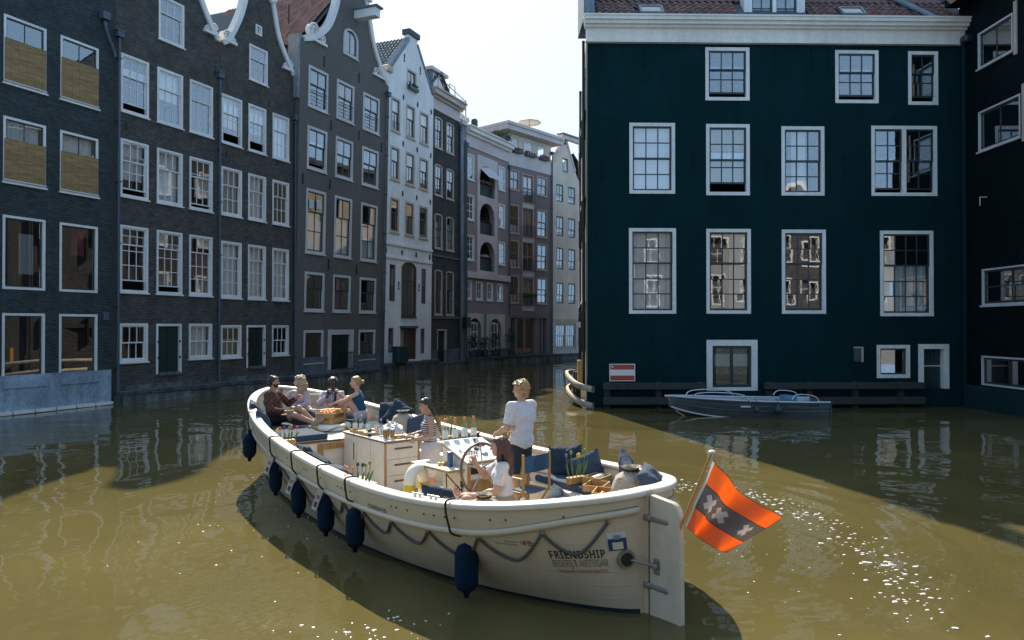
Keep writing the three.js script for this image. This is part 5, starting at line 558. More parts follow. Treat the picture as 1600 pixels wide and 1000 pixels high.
M.navy = std(C(0.022, 0.048, 0.082), 0.95, { map: clothTex, bumpMap: wrinkle, bumpScale: 0.02 }); M.navyLight = std(C(0.055, 0.085, 0.135), 0.95, { map: clothTex, bumpMap: wrinkle, bumpScale: 0.012 }); M.blueCanvas = std(C(0.012, 0.070, 0.155), 0.9, { map: clothTex, transmission: 0.3, thickness: 0 }); M.fender = std(C(0.004, 0.022, 0.050), 0.85, { map: clothTex, specularIntensity: 0.3 }); M.rope = std(C(0.11, 0.11, 0.10), 0.9, { map: clothTex }); M.linen = std(C(0.50, 0.44, 0.35), 0.95, { map: clothTex, bumpMap: wrinkle, bumpScale: 0.02 }); M.steel = std(C(0.5, 0.5, 0.5), 0.25, { metalness: 0.95 }); M.steelDull = std(C(0.30, 0.28, 0.25), 0.5, { metalness: 0.7 }); M.black = std(C(0.012, 0.012, 0.013), 0.5);
const boat = thing('tour_boat', 'long cream open tour boat with rope swags and stern rudder', 'boat'); onBoat(boat, 0, 0, 0);
const Pt = (t, y, sg, off = 0) => { const e = 0.002, du = (hw(Math.min(1, t + e), y) - hw(Math.max(0, t - e), y)) / ((Math.min(1, t + e) - Math.max(0, t - e)) * BL), l = Math.hypot(1, du), x = hw(t, y) + off / l, u = t * BL - off * du / l; return [sg * Math.max(0, x), y, -u]; };
{
  const NU = 120;
  for (const sg of [-1, 1]) mesh('hull', gridGeo(NU, 22, (a, b) => { const t = tq(a), y = b < 0.2 ? lerp(-0.45, 0, b / 0.2) : lerp(0, bH(t) - 0.01, (b - 0.2) / 0.8), p = Pt(t, y, sg); return [...p, t * 10, y]; }), M.hull, boat);
  for (const sg of [-1, 1]) mesh('boot_stripe', gridGeo(NU, 2, (a, b) => { const t = tq(lerp(0.03, 0.97, a)); return Pt(t, lerp(-0.1, 0.05, b), sg, 0.006); }), M.boot, boat);
  for (const sg of [-1, 1]) mesh('inner_side', gridGeo(NU, 6, (a, b) => { const t = tq(lerp(0.02, 0.98, a)), y = lerp(0.25, bH(t) - 0.02, b), p = Pt(t, y, sg, -0.09); return p; }), M.hullIn, boat);
  const rail = (sg, prof, yOf, a0, a1, mat, name) => mesh(name, gridGeo(NU, prof.length, (a, b) => { const t = tq(lerp(a0, a1, a)), k = Math.round(b * prof.length) % prof.length, [o, dy] = prof[k], y = yOf(t), p = Pt(t, Math.min(y, bH(t)), sg, o); return [p[0], y + dy, p[2]]; }), mat, boat);
  for (const sg of [-1, 1]) { rail(sg, [[0.035, -0.03], [0.045, 0.005], [0.03, 0.03], [-0.10, 0.035], [-0.125, 0.01], [-0.12, -0.035]], bH, 0, 1, M.panel, 'gunwale'); rail(sg, [[0.0, -0.045], [0.035, -0.03], [0.042, 0], [0.035, 0.03], [0.0, 0.045]], (t) => bH(t) - 0.17 - 0.12 * sstep(0, 0.12, t) - 0.03 * sstep(0.3, 0.6, t), 0.02, 0.985, M.hull, 'rubbing_strake'); }
  const flat = (u0, u1, y, inset, n = 30) => gridGeo(n, 8, (a, b) => { const u = lerp(u0, u1, a), t = u / BL, w = Math.max(0.02, hw(t, y) - inset); return [w * (b * 2 - 1), y, -u, w * (b * 2 - 1), u]; });
  mesh('deck', flat(0.35, 6.95, 0.30, 0.07), std(C(0.72, 0.66, 0.56), 0.6, { map: weatherTex }), boat);
  // raised lounging platform at the bow and its hatch
  const pf = mesh('fore_platform', flat(6.9, 10.15, 1.02, 0.07), M.panel, boat); const w0 = hw(6.9 / BL, 1.0) - 0.07;
  mesh('platform_front', gridGeo(6, 6, (a, b) => [(hw(6.9 / BL, lerp(0.3, 0.985, a)) - 0.08) * (b * 2 - 1), lerp(0.3, 0.985, a), -6.902]), M.panel, pf); mesh('platform_edge', boxes([[-w0 + 0.02, w0 - 0.02, 0.985, 1.017, -6.95, -6.87]]), M.edgePly, pf);
  mesh('hatch_frame', boxes([[-0.62, -0.52, 0.45, 0.95, -6.90, -6.875], [-0.10, 0.0, 0.45, 0.95, -6.90, -6.875], [-0.52, -0.10, 0.86, 0.95, -6.90, -6.875], [-0.52, -0.10, 0.45, 0.54, -6.90, -6.875]]), M.ply, pf);
  // side benches aft and the stern seat
  for (const [sg, u0, u1, wd] of [[1, 0.9, 3.0, 0.70], [-1, 0.9, 2.5, 0.4], [-1, 3.6, 6.88, 0.42], [1, 3.9, 6.88, 0.42]]) { const top = gridGeo(20, 2, (a, b) => { const u = lerp(u0, u1, a), o = hw(u / BL, 0.76) - 0.07; return [sg * lerp(o - wd, o, b), 0.76, -u]; }), fr = gridGeo(20, 2, (a, b) => { const u = lerp(u0, u1, a), o = hw(u / BL, 0.76) - 0.07 - wd; return [sg * o, lerp(0.3, 0.76, b), -u]; }); mesh('side_bench', merge([top, fr]), M.panel, boat); }
  mesh('stern_seat', merge([gridGeo(16, 4, (a, b) => { const u = lerp(0.1, 1.0, a), w = hw(u / BL, 0.8) - 0.07; return [w * (b * 2 - 1), 0.8, -u]; }), gridGeo(6, 6, (a, b) => [(hw(1.0 / BL, lerp(0.3, 0.8, a)) - 0.08) * (b * 2 - 1), lerp(0.3, 0.8, a), -1.0])]), M.panel, boat);
  // stem post, stern post and rudder with its fittings
  mesh('stem_post', gridGeo(10, 4, (a, b) => { const y = lerp(-0.4, 1.74, a), k = Math.round(b * 4) % 4, o = [[0.035, 0.05], [0.035, -0.08], [-0.035, -0.08], [-0.035, 0.05]][k]; return [o[0], y, -(BL + o[1] + 0.03)]; }), M.hull, boat);
  mesh('stern_post', boxes([[-0.045, 0.045, -0.5, 1.285, -0.03, 0.045]]), M.hull, boat);
  const rs = new THREE.Shape(); rs.moveTo(0.075, -0.55); rs.lineTo(0.46, -0.6); rs.lineTo(0.44, 1.08); rs.quadraticCurveTo(0.43, 1.2, 0.32, 1.205); rs.lineTo(0.075, 1.235); rs.closePath(); const rg = new THREE.ExtrudeGeometry(rs, { depth: 0.05, bevelEnabled: true, bevelSize: 0.012, bevelThickness: 0.012, bevelSegments: 2 }); rg.rotateY(-Math.PI / 2); rg.translate(0.025, 0, 0);
  const rud = mesh('rudder', rg, M.rudder, boat); for (const y of [1.0, 0.3]) mesh('pintle', merge([rbox(0.10, 0.06, 0.30, 0.02, 0, y, 0.16), rbox(0.13, 0.075, 0.12, 0.03, 0, y, 0.03)]), M.steelDull, rud);
  mesh('hinge_rod', rod([0, -0.4, 0.062], [0, 1.24, 0.062], 0.018), M.steelDull, rud); const pl = mesh('steering_plate', rbox(0.085, 0.2, 0.11, 0.03, 0, 0.52, 0.16), M.steelDull, rud);
  const hp = Pt(0.0052, 0.60, -1, 0.012), hn = V(...Pt(0.0052, 0.60, -1, 0.3)).sub(V(...hp)).normalize(), disc = (r, l, o) => { const c = new THREE.CylinderGeometry(r, r * 1.08, l, 24); c.applyQuaternion(new THREE.Quaternion().setFromUnitVectors(V(0, 1, 0), hn)); c.translate(hp[0] + hn.x * o, hp[1], hp[2] + hn.z * o); return c; };
  const hs = mesh('steering_port', disc(0.095, 0.05, 0.0), M.steelDull, boat); mesh('port_opening', disc(0.07, 0.05, 0.006), M.black, hs); mesh('tiller_rod', merge([rod(hp, [-0.06, 0.53, 0.17], 0.015), rbox(0.05, 0.06, 0.08, 0.02, -0.07, 0.53, 0.16)]), M.steelDull, hs);
  // rope swags with eye bolts
  const sw = [0.66, 0.592, 0.51, 0.42, 0.359, 0.306, 0.244, 0.179, 0.113, 0.052, 0.011], sy = sw.map((t) => bH(t) - 0.34 - (t < 0.02 ? -0.10 : t < 0.06 ? -0.05 : 0));
  for (const sg of [-1, 1]) for (let k = 0; k + 1 < sw.length; k++) { const pts = []; for (let i = 0; i <= 14; i++) { const f = i / 14, t = lerp(sw[k], sw[k + 1], f), y = lerp(sy[k], sy[k + 1], f) - 0.24 * (1 - Math.pow(Math.abs(2 * f - 1), 1.7)) * (k > 6 ? 1.15 : 0.9); pts.push(Pt(t, y, sg, 0.022)); } mesh('grab_rope', tube(pts, 0.0165, 40, 6), M.rope, boat); }
  for (const sg of [-1, 1]) sw.forEach((t, k) => { const p = Pt(t, sy[k], sg, 0.015); const tr = new THREE.TorusGeometry(0.028, 0.009, 6, 12); tr.translate(p[0], p[1] + 0.035, p[2]); mesh('eye_bolt', merge([tr, rbox(0.035, 0.09, 0.05, 0.01, p[0], p[1] + 0.03, p[2])]), M.steelDull, boat); });
  for (const t of [0.135, 0.148, 0.163, 0.178, 0.205, 0.225, 0.235, 0.33, 0.345, 0.355, 0.365, 0.42, 0.47, 0.48, 0.55, 0.08, 0.035, 0.095]) { const p = Pt(t, bH(t) - 0.14, -1, 0.003); mesh('bolt', new THREE.SphereGeometry(0.011, 6, 5).translate(...p), M.black, boat); }
  // mooring cleats on the port rail
  for (const t of [0.19, 0.165]) { const p = Pt(t, bH(t), -1, -0.04); mesh('cleat', merge([rod([p[0] - 0.02, p[1] + 0.065, p[2] - 0.09], [p[0] + 0.02, p[1] + 0.065, p[2] + 0.09], 0.011), rod([p[0], p[1] + 0.02, p[2] - 0.05], [p[0], p[1] + 0.065, p[2] - 0.05], 0.014), rod([p[0], p[1] + 0.02, p[2] + 0.05], [p[0], p[1] + 0.065, p[2] + 0.05], 0.014)]), M.steel, boat); }
}
// lettering laid on the port side of the hull
const font = await new FontLoader().loadAsync('fonts/droid/droid_sans_bold.typeface.json'), fontR = await new FontLoader().loadAsync('fonts/droid/droid_sans_regular.typeface.json');
const arcT = [], arcS = []; { let s = 0, p = null; for (let k = 0; k <= 2000; k++) { const t = k / 2000 * 0.6, q = Pt(t, 0.6, -1); if (p) s += Math.hypot(q[0] - p[0], q[2] - p[2]); arcT.push(t); arcS.push(s); p = q; } }
const sOfT = (t) => { let k = 0; while (k < arcT.length - 2 && arcT[k + 1] < t) k++; return lerp(arcS[k], arcS[k + 1], (t - arcT[k]) / (arcT[k + 1] - arcT[k])); }, tOfS = (s) => { let a = 0, b = arcS.length - 1; while (b - a > 1) { const m = (a + b) >> 1; if (arcS[m] < s) a = m; else b = m; } return lerp(arcT[a], arcT[b], clamp((s - arcS[a]) / (arcS[b] - arcS[a]), 0, 1)); };
const onHull = (geo, t0, y0, rise, off = 0.004) => { const p = geo.attributes.position, s0 = sOfT(t0); for (let i = 0; i < p.count; i++) { const x = p.getX(i), y = p.getY(i), q = Pt(tOfS(Math.max(0.004, s0 - x)), y0 + y + rise * x, -1, off + p.getZ(i)); p.setXYZ(i, ...q); } geo.computeVertexNormals(); return geo; };
const words = (txt, f, size, width) => { const g = new THREE.ShapeGeometry(f.generateShapes(txt, size), 3); g.computeBoundingBox(); const b = g.boundingBox; g.translate(-b.min.x, 0, 0); if (width) g.scale(width / (b.max.x - b.min.x), 1, 1); return g; };
{
  const dark = std(C(0.035, 0.04, 0.045), 0.6), grey = std(C(0.16, 0.14, 0.12), 0.6), red = std(C(0.36, 0.07, 0.045), 0.6), W = sOfT(0.052) - sOfT(0.0145);
  mesh('lettering', onHull(words('FRIENDSHIP', font, 0.088, W), 0.052, 0.60, 0.045), dark, boat);
  mesh('lettering', onHull(words('REDERIJ', fontR, 0.080, W * 0.36), 0.052, 0.505, 0.045), grey, boat); mesh('lettering', onHull(words('AMSTERDAM', fontR, 0.080, W * 0.52), tOfS(sOfT(0.052) - W * 0.49), 0.505 + 0.045 * W * 0.49, 0.045), grey, boat);
  mesh('lettering', onHull(words('The ultimate Amsterdam experience', fontR, 0.046, W * 0.94), 0.05, 0.435, 0.05), red, boat);
  for (let k = 0; k < 3; k++) mesh('emblem_cross', onHull(new THREE.CircleGeometry(0.012, 8), tOfS(sOfT(0.052) - W * 0.425), 0.525 + k * 0.028 + 0.03 * W * 0.4, 0), red, boat);
  mesh('lettering', onHull(words('03800199', fontR, 0.10, 0.42), 0.2885, 0.735, 0.0), dark, boat);
  // plug shaped emblem with an e
  mesh('emblem', merge([onHull(words('e', font, 0.075), 0.0665, 0.73, 0), onHull(new THREE.CircleGeometry(0.03, 12, -Math.PI / 2, Math.PI).rotateZ(Math.PI), tOfS(sOfT(0.0665) + 0.015), 0.757, 0), onHull(new THREE.PlaneGeometry(0.03, 0.01).translate(-0.06, 0.012, 0), 0.0665, 0.757, 0), onHull(new THREE.PlaneGeometry(0.03, 0.01).translate(-0.06, -0.012, 0), 0.0665, 0.757, 0)]), red, boat);
  for (const [y, l] of [[0.755, 0.13], [0.725, 0.24]]) for (let x = 0; x < l; x += 0.024) mesh('small_print', onHull(new THREE.PlaneGeometry(0.017, 0.010), tOfS(sOfT(0.0665) + 0.12 + x), y, 0), grey, boat);
  const lb = mesh('label_plate', onHull(new THREE.PlaneGeometry(0.19, 0.19, 6, 6), 0.0078, 0.79, 0.03, 0.004), std(C(0.60, 0.60, 0.60), 0.5), boat); mesh('label_print', onHull(new THREE.PlaneGeometry(0.19, 0.125, 6, 4).translate(0, -0.032, 0), 0.0078, 0.79, 0.03, 0.008), std(C(0.012, 0.045, 0.14), 0.5), lb); mesh('label_print', onHull(new THREE.PlaneGeometry(0.11, 0.075, 5, 3).translate(0, -0.045, 0), 0.0078, 0.79, 0.03, 0.0115), std(C(0.60, 0.55, 0.42), 0.5), lb); mesh('label_print', onHull(new THREE.PlaneGeometry(0.07, 0.045, 3, 3).translate(0, 0.045, 0), 0.0078, 0.79, 0.03, 0.0115), std(C(0.22, 0.26, 0.34), 0.5), lb);
}
// port side fenders
[[0.139, 0.13, 0.60, 'blue cylindrical fender hanging midway along stern quarter, nearest the swag lettering'], [0.326, 0.12, 0.58, 'blue cylindrical fender hanging beside the hull registration number'], [0.411, 0.115, 0.56, 'blue cylindrical fender with tag, third from the stern'], [0.51, 0.11, 0.56, 'blue cylindrical fender with tag, fourth from the stern'], [0.615, 0.10, 0.54, 'blue cylindrical fender with tag, fifth from the stern'], [0.80, 0.12, 0.52, 'blue cylindrical fender hanging at the port bow']].forEach(([t, r, l, label], k) => {
  const g = thing('fender', label, 'fender', 'fenders along the tour boat'), drop = [0.40, 0.30, 0.34, 0.36, 0.33, 0.30][k], y1 = bH(t) - drop, a = Pt(t, Math.max(0.25, y1 - l * 0.5), -1, r * 0.93 + 0.02); onBoat(g, 0, 0, 0); // fender axis just outside the hull
  const top = Pt(t, bH(t), -1, 0.075), inn = Pt(t, bH(t), -1, -0.09);
  mesh('body', lathe([[0.001, -l - 0.02], [0.03, -l - 0.02], [0.035, -l + 0.03], [r * 0.75, -l + 0.07], [r, -l + 0.14], [r, -0.14], [r * 0.75, -0.07], [0.035, -0.03], [0.03, 0.04], [0.001, 0.04]], 20).translate(a[0], y1, a[2]), M.fender, g);
  mesh('cord', tube([[a[0], y1 + 0.03, a[2]], ...[0.30, 0.22, 0.12].filter((q) => bH(t) - q > y1 + 0.06).map((q) => Pt(t, bH(t) - q, -1, 0.075)), [top[0], top[1] - 0.02, top[2]], [top[0] * 0.995, top[1] + 0.05, top[2]], [inn[0], inn[1] + 0.055, inn[2]]], 0.0125, 30, 6), M.black, g);
  if (k > 1 && k < 5) { const tg = mesh('tag', rbox(0.012, 0.30, 0.10, 0.004, 0, -0.13, 0), std(C(0.62, 0.58, 0.54), 0.7, { map: dirtTex }), g); tg.position.set(a[0] - r * 0.86, y1 + 0.06, a[2] + 0.05); tg.rotation.set(0.35, 0.3, -0.25); mesh('tag_print', rbox(0.004, 0.07, 0.05, 0.001, -0.0085, -0.2, 0), M.black, tg); mesh('tag_print', rbox(0.004, 0.05, 0.06, 0.001, -0.0085, -0.09, 0), std(C(0.3, 0.1, 0.08), 0.6), tg); }
});
// flag on the rudder head
{
  const f = thing('flag', 'orange and dark grey striped flag with crosses on a leaning staff at the stern', 'flag'); f.position.copy(bw(-0.38, 0.0, 0.86)); f.rotation.y = 0;

  const top = V(0.232, 0.952, 0.494), A = V(0.238, 0.867, 0.494), B = V(0.055, 0.166, 0.164), Cc = V(0.842, 0.385, 0.72), D = V(0.40, -0.02, 0.514);
  const dir = top.clone().normalize(); mesh('staff', rod([0, 0, 0], top, 0.017, 0.014, 8), std(C(0.50, 0.30, 0.12), 0.5), f); const kn = new THREE.SphereGeometry(0.034, 12, 8); kn.scale(1, 0.6, 1); kn.translate(top.x, top.y, top.z); mesh('knob', kn, M.white, f); mesh('socket', rod(dir.clone().multiplyScalar(-0.02), dir.clone().multiplyScalar(0.07), 0.03), M.white, f);
  const cv = document.createElement('canvas'); cv.width = 512; cv.height = 342; const c = cv.getContext('2d'); c.fillStyle = '#f2641c'; c.fillRect(0, 0, 512, 342); c.fillStyle = '#595151'; c.fillRect(0, 106, 512, 126); c.fillStyle = '#2a2422'; for (const y of [104, 230]) c.fillRect(0, y, 512, 4); c.fillRect(0, 0, 512, 3); c.fillRect(0, 339, 512, 3); c.fillRect(509, 0, 3, 342); c.fillStyle = '#a39b98'; for (const x of [90, 235, 385]) { c.save(); c.translate(x, 169); c.rotate(Math.PI / 4); c.fillRect(-44, -15, 88, 30); c.fillRect(-15, -44, 30, 88); c.restore(); } c.fillStyle = '#d9d2cc'; c.fillRect(0, 0, 16, 342);
  const ft = new THREE.CanvasTexture(cv); ft.colorSpace = THREE.SRGBColorSpace;
  const g = gridGeo(40, 28, (a, b) => { const l = B.clone().lerp(A, b), r = D.clone().lerp(Cc, b), p = l.clone().lerp(r, a); p.y -= 0.055 * Math.sin(Math.PI * a) * (0.35 + 0.65 * b); p.x -= 0.02 * Math.sin(Math.PI * a); const fd = a * 9.5 + (1 - b) * 1.8 * a, wv = 0.05 * Math.sin(fd + 0.3) * sstep(0, 0.25, a) + 0.012 * Math.sin(a * 17 - b * 5) * a + 0.003 * Math.sin(a * 31 + b * 11); p.z += wv * 1.6; p.x += wv * 0.35; return [p.x, p.y, p.z, a, b]; });
  mesh('cloth', g, std(C(1, 1, 1), 0.9, { map: ft, transmission: 0.42, thickness: 0 }), f);
}
// ------------------------------------------------------------------ people: smooth fields of tapered bones, meshed by surface nets
function bone(a, b, r0, r1 = r0) { return { a: a.isVector3 ? a : V(...a), b: b.isVector3 ? b : V(...b), r0, r1 }; }
function fieldOf(bones, k = 0.03, inflate = 0) {
  const n = bones.length, f = new Float64Array(n * 9); bones.forEach((o, i) => { const d = o.b.clone().sub(o.a); f.set([o.a.x, o.a.y, o.a.z, d.x, d.y, d.z, Math.max(1e-9, d.lengthSq()), o.r0 + inflate, o.r1 + inflate], i * 9); });
  return (x, y, z) => { let m = 1e3; for (let i = 0; i < n; i++) { const o = i * 9, px = x - f[o], py = y - f[o + 1], pz = z - f[o + 2]; let t = (px * f[o + 3] + py * f[o + 4] + pz * f[o + 5]) / f[o + 6]; t = t < 0 ? 0 : t > 1 ? 1 : t; const qx = px - t * f[o + 3], qy = py - t * f[o + 4], qz = pz - t * f[o + 5], d = Math.sqrt(qx * qx + qy * qy + qz * qz) - (f[o + 7] + (f[o + 8] - f[o + 7]) * t); const h = k - Math.abs(m - d); m = h > 0 ? Math.min(m, d) - h * h / (4 * k) : Math.min(m, d); } return m; };
}
function boundsOf(bones, pad) { const b = new THREE.Box3(); for (const o of bones) for (const p of [o.a, o.b]) { const r = Math.max(o.r0, o.r1) + pad; b.expandByPoint(V(p.x - r, p.y - r, p.z - r)); b.expandByPoint(V(p.x + r, p.y + r, p.z + r)); } return b; }
function nets(field, box, cell, color) {
  const nx = Math.ceil((box.max.x - box.min.x) / cell) + 2, ny = Math.ceil((box.max.y - box.min.y) / cell) + 2, nzz = Math.ceil((box.max.z - box.min.z) / cell) + 2, v = new Float32Array(nx * ny * nzz).fill(1), ox = box.min.x - cell / 2, oy = box.min.y - cell / 2, oz = box.min.z - cell / 2, S = 6;
  const at = (i, j, k) => (k * ny + j) * nx + i;
  for (let k0 = 0; k0 < nzz; k0 += S) for (let j0 = 0; j0 < ny; j0 += S) for (let i0 = 0; i0 < nx; i0 += S) {
    const c = field(ox + (i0 + S / 2) * cell, oy + (j0 + S / 2) * cell, oz + (k0 + S / 2) * cell); const lim = S * cell * 0.95 + 0.02, far = Math.abs(c) > lim;
    for (let k = k0; k < Math.min(nzz, k0 + S); k++) for (let j = j0; j < Math.min(ny, j0 + S); j++) for (let i = i0; i < Math.min(nx, i0 + S); i++) v[at(i, j, k)] = far ? c : field(ox + i * cell, oy + j * cell, oz + k * cell);
  }
  const id = new Int32Array(nx * ny * nzz).fill(-1), pos = [], idx = [];
  const E = [[0, 1], [0, 2], [0, 4], [1, 3], [1, 5], [2, 3], [2, 6], [3, 7], [4, 5], [4, 6], [5, 7], [6, 7]], g = new Float32Array(8);
  for (let k = 0; k < nzz - 1; k++) for (let j = 0; j < ny - 1; j++) for (let i = 0; i < nx - 1; i++) {
    let mask = 0; for (let c = 0; c < 8; c++) { g[c] = v[at(i + (c & 1), j + ((c >> 1) & 1), k + (c >> 2))]; if (g[c] < 0) mask |= 1 << c; } if (!mask || mask === 255) continue;
    let x = 0, y = 0, z = 0, n = 0; for (const [a, b] of E) { if ((g[a] < 0) === (g[b] < 0)) continue; const t = g[a] / (g[a] - g[b]); x += (a & 1) + ((b & 1) - (a & 1)) * t; y += ((a >> 1) & 1) + (((b >> 1) & 1) - ((a >> 1) & 1)) * t; z += (a >> 2) + ((b >> 2) - (a >> 2)) * t; n++; }
    id[at(i, j, k)] = pos.length / 3; pos.push(ox + (i + x / n) * cell, oy + (j + y / n) * cell, oz + (k + z / n) * cell);
  }
  const quad = (a, b, c, d, flip) => { if (a < 0 || b < 0 || c < 0 || d < 0) return; if (flip) idx.push(a, c, b, a, d, c); else idx.push(a, b, c, a, c, d); };
  for (let k = 1; k < nzz - 1; k++) for (let j = 1; j < ny - 1; j++) for (let i = 1; i < nx - 1; i++) {
    const s = v[at(i, j, k)] < 0;
    if (s !== (v[at(i + 1, j, k)] < 0)) quad(id[at(i, j - 1, k - 1)], id[at(i, j, k - 1)], id[at(i, j, k)], id[at(i, j - 1, k)], !s);
    if (s !== (v[at(i, j + 1, k)] < 0)) quad(id[at(i - 1, j, k - 1)], id[at(i - 1, j, k)], id[at(i, j, k)], id[at(i, j, k - 1)], !s);
    if (s !== (v[at(i, j, k + 1)] < 0)) quad(id[at(i - 1, j - 1, k)], id[at(i, j - 1, k)], id[at(i, j, k)], id[at(i - 1, j, k)], !s);
  }
  const nor = new Float32Array(pos.length), e = cell * 0.5, col = color ? new Float32Array(pos.length) : null;
  for (let i = 0; i < pos.length; i += 3) { const x = pos[i], y = pos[i + 1], z = pos[i + 2]; const a = field(x + e, y, z) - field(x - e, y, z), b = field(x, y + e, z) - field(x, y - e, z), c = field(x, y, z + e) - field(x, y, z - e), l = Math.hypot(a, b, c) || 1; nor[i] = a / l; nor[i + 1] = b / l; nor[i + 2] = c / l; if (color) col.set(color(x, y, z), i); }
  const o = new THREE.BufferGeometry(); o.setAttribute('position', new THREE.Float32BufferAttribute(pos, 3)); o.setAttribute('normal', new THREE.BufferAttribute(nor, 3)); if (col) o.setAttribute('color', new THREE.BufferAttribute(col, 3)); o.setIndex(idx); return o;
}
function withUV(g, m = 1) { const p = g.attributes.position, uv = new Float32Array(p.count * 2); for (let i = 0; i < p.count; i++) { uv[i * 2] = (p.getX(i) + p.getZ(i) * 0.7) * m; uv[i * 2 + 1] = (p.getY(i) + p.getZ(i) * 0.3) * m; } g.setAttribute('uv', new THREE.BufferAttribute(uv, 2)); return g; }
// a hand: palm, four fingers in three bent joints, thumb from the side of the palm near its base
function handBones(w, dir, nrm, side, curl, s = 1) {
  const d = dir.clone().normalize(), n = nrm.clone().addScaledVector(d, -nrm.dot(d)).normalize(), l = V().crossVectors(n, d).multiplyScalar(side), P = (a, b, c) => w.clone().addScaledVector(d, a * s).addScaledVector(l, b * s).addScaledVector(n, c * s), B = [];
  B.push(bone(P(-0.02, 0, 0), P(0.03, 0, 0), 0.026 * s, 0.024 * s)); for (const o of [-0.027, -0.009, 0.009, 0.027]) B.push(bone(P(0.02, o * 0.7, 0), P(0.085, o, 0), 0.016 * s, 0.0125 * s));
  [[0.027, 0.072], [0.009, 0.08], [-0.009, 0.075], [-0.027, 0.06]].forEach(([o, len], i) => { let p = P(0.085, o, 0), a = curl * 0.35; [0.42, 0.32, 0.26].forEach((f, k) => { a += curl * (k ? 0.75 : 0.35) * (1 + 0.06 * i); const q = p.clone().addScaledVector(d, Math.cos(a) * len * f * s).addScaledVector(n, Math.sin(a) * len * f * s); B.push(bone(p, q, (0.0098 - k * 0.0008) * s, (0.009 - k * 0.0008) * s)); p = q; }); });
  const t0 = P(0.02, 0.022, 0.006), t1 = P(0.055, 0.05, 0.018 + 0.012 * curl), t2 = P(0.085, 0.056 - 0.012 * curl, 0.03 + 0.018 * curl); B.push(bone(t0, t1, 0.0135 * s, 0.011 * s), bone(t1, t2, 0.0105 * s, 0.009 * s)); return B;
}
function figure(label, o) {
  const g = thing('person', label, 'person', 'people aboard the tour boat'), J = {}, s = o.s ?? 1, fem = o.fem; for (const k of Object.keys(o.J)) J[k] = V(...o.J[k]).multiplyScalar(s);
  const up = J.neck.clone().sub(J.chest).normalize(), lat = J.sL.clone().sub(J.sR).normalize(), hipLat = J.hL.clone().sub(J.hR).normalize(), B = {}, r = (v) => v * s;
  const mid = J.pelvis.clone().lerp(J.chest, 0.5), cw = fem ? 0.062 : 0.085, ww = fem ? 0.045 : 0.065;
  B.torso = [bone(J.pelvis.clone().addScaledVector(hipLat, 0.07 * s), J.pelvis.clone().addScaledVector(hipLat, -0.07 * s), r(fem ? 0.112 : 0.108)), bone(mid.clone().addScaledVector(lat, ww * s), mid.clone().addScaledVector(lat, -ww * s), r(fem ? 0.085 : 0.1)), bone(J.chest.clone().addScaledVector(lat, cw * s), J.chest.clone().addScaledVector(lat, -cw * s), r(fem ? 0.092 : 0.108)), bone(J.pelvis, J.chest, r(0.09)), bone(J.sL.clone().lerp(J.neck, 0.25).addScaledVector(up, -0.03 * s), J.sR.clone().lerp(J.neck, 0.25).addScaledVector(up, -0.03 * s), r(fem ? 0.05 : 0.06))];
  if (fem) { const fwd = V().crossVectors(lat, up).normalize(); B.torso.push(bone(J.chest.clone().addScaledVector(lat, 0.06 * s).addScaledVector(fwd, 0.05 * s), J.chest.clone().addScaledVector(lat, 0.06 * s).addScaledVector(fwd, 0.055 * s), r(0.055)), bone(J.chest.clone().addScaledVector(lat, -0.06 * s).addScaledVector(fwd, 0.05 * s), J.chest.clone().addScaledVector(lat, -0.06 * s).addScaledVector(fwd, 0.055 * s), r(0.055))); }
  const arm = (S, E, W) => [bone(S, E, r(fem ? 0.046 : 0.055), r(fem ? 0.036 : 0.043)), bone(E, E.clone().lerp(W, 0.35), r(fem ? 0.037 : 0.044), r(fem ? 0.036 : 0.042)), bone(E.clone().lerp(W, 0.35), W, r(fem ? 0.036 : 0.042), r(0.026))];
  const leg = (H, K, A) => [bone(H, K, r(0.088), r(0.056)), bone(K, K.clone().lerp(A, 0.3), r(0.054), r(0.056)), bone(K.clone().lerp(A, 0.3), A, r(0.055), r(0.036))], foot = (A, T) => [bone(A.clone().addScaledVector(T.clone().sub(A), -0.18), T, r(0.04), r(0.032))];
  B.armL = arm(J.sL, J.eL, J.wL); B.armR = arm(J.sR, J.eR, J.wR); B.legL = leg(J.hL, J.kL, J.aL); B.legR = leg(J.hR, J.kR, J.aR); B.feet = [...foot(J.aL, J.tL), ...foot(J.aR, J.tR)];
  const hc = J.head, q = new THREE.Quaternion().setFromEuler(new THREE.Euler(o.pitch ?? 0, o.yaw ?? 0, o.roll ?? 0, 'YXZ')), HX = V(1, 0, 0).applyQuaternion(q), HY = V(0, 1, 0).applyQuaternion(q), HZ = V(0, 0, 1).applyQuaternion(q), hp = (x, y, z) => hc.clone().addScaledVector(HX, x * s).addScaledVector(HY, y * s).addScaledVector(HZ, z * s), loc = (x, y, z) => { const p = V(x - hc.x, y - hc.y, z - hc.z); return [p.dot(HX) / s, p.dot(HY) / s, p.dot(HZ) / s]; };
  B.neck = [bone(J.neck.clone().addScaledVector(up, -0.05 * s), hp(0, -0.05, -0.02), r(fem ? 0.052 : 0.06), r(fem ? 0.05 : 0.057))];
  const bodyB = [...B.torso, ...B.armL, ...B.armR, ...B.legL, ...B.legR, ...B.feet, ...B.neck, bone(hp(0, 0.0, -0.01), hp(0, 0.02, -0.01), r(0.07))];
  const skin = o.skin, sk = () => skin, geos = [nets(fieldOf(bodyB, 0.035 * s), boundsOf(bodyB, 0.03), 0.013, sk)];
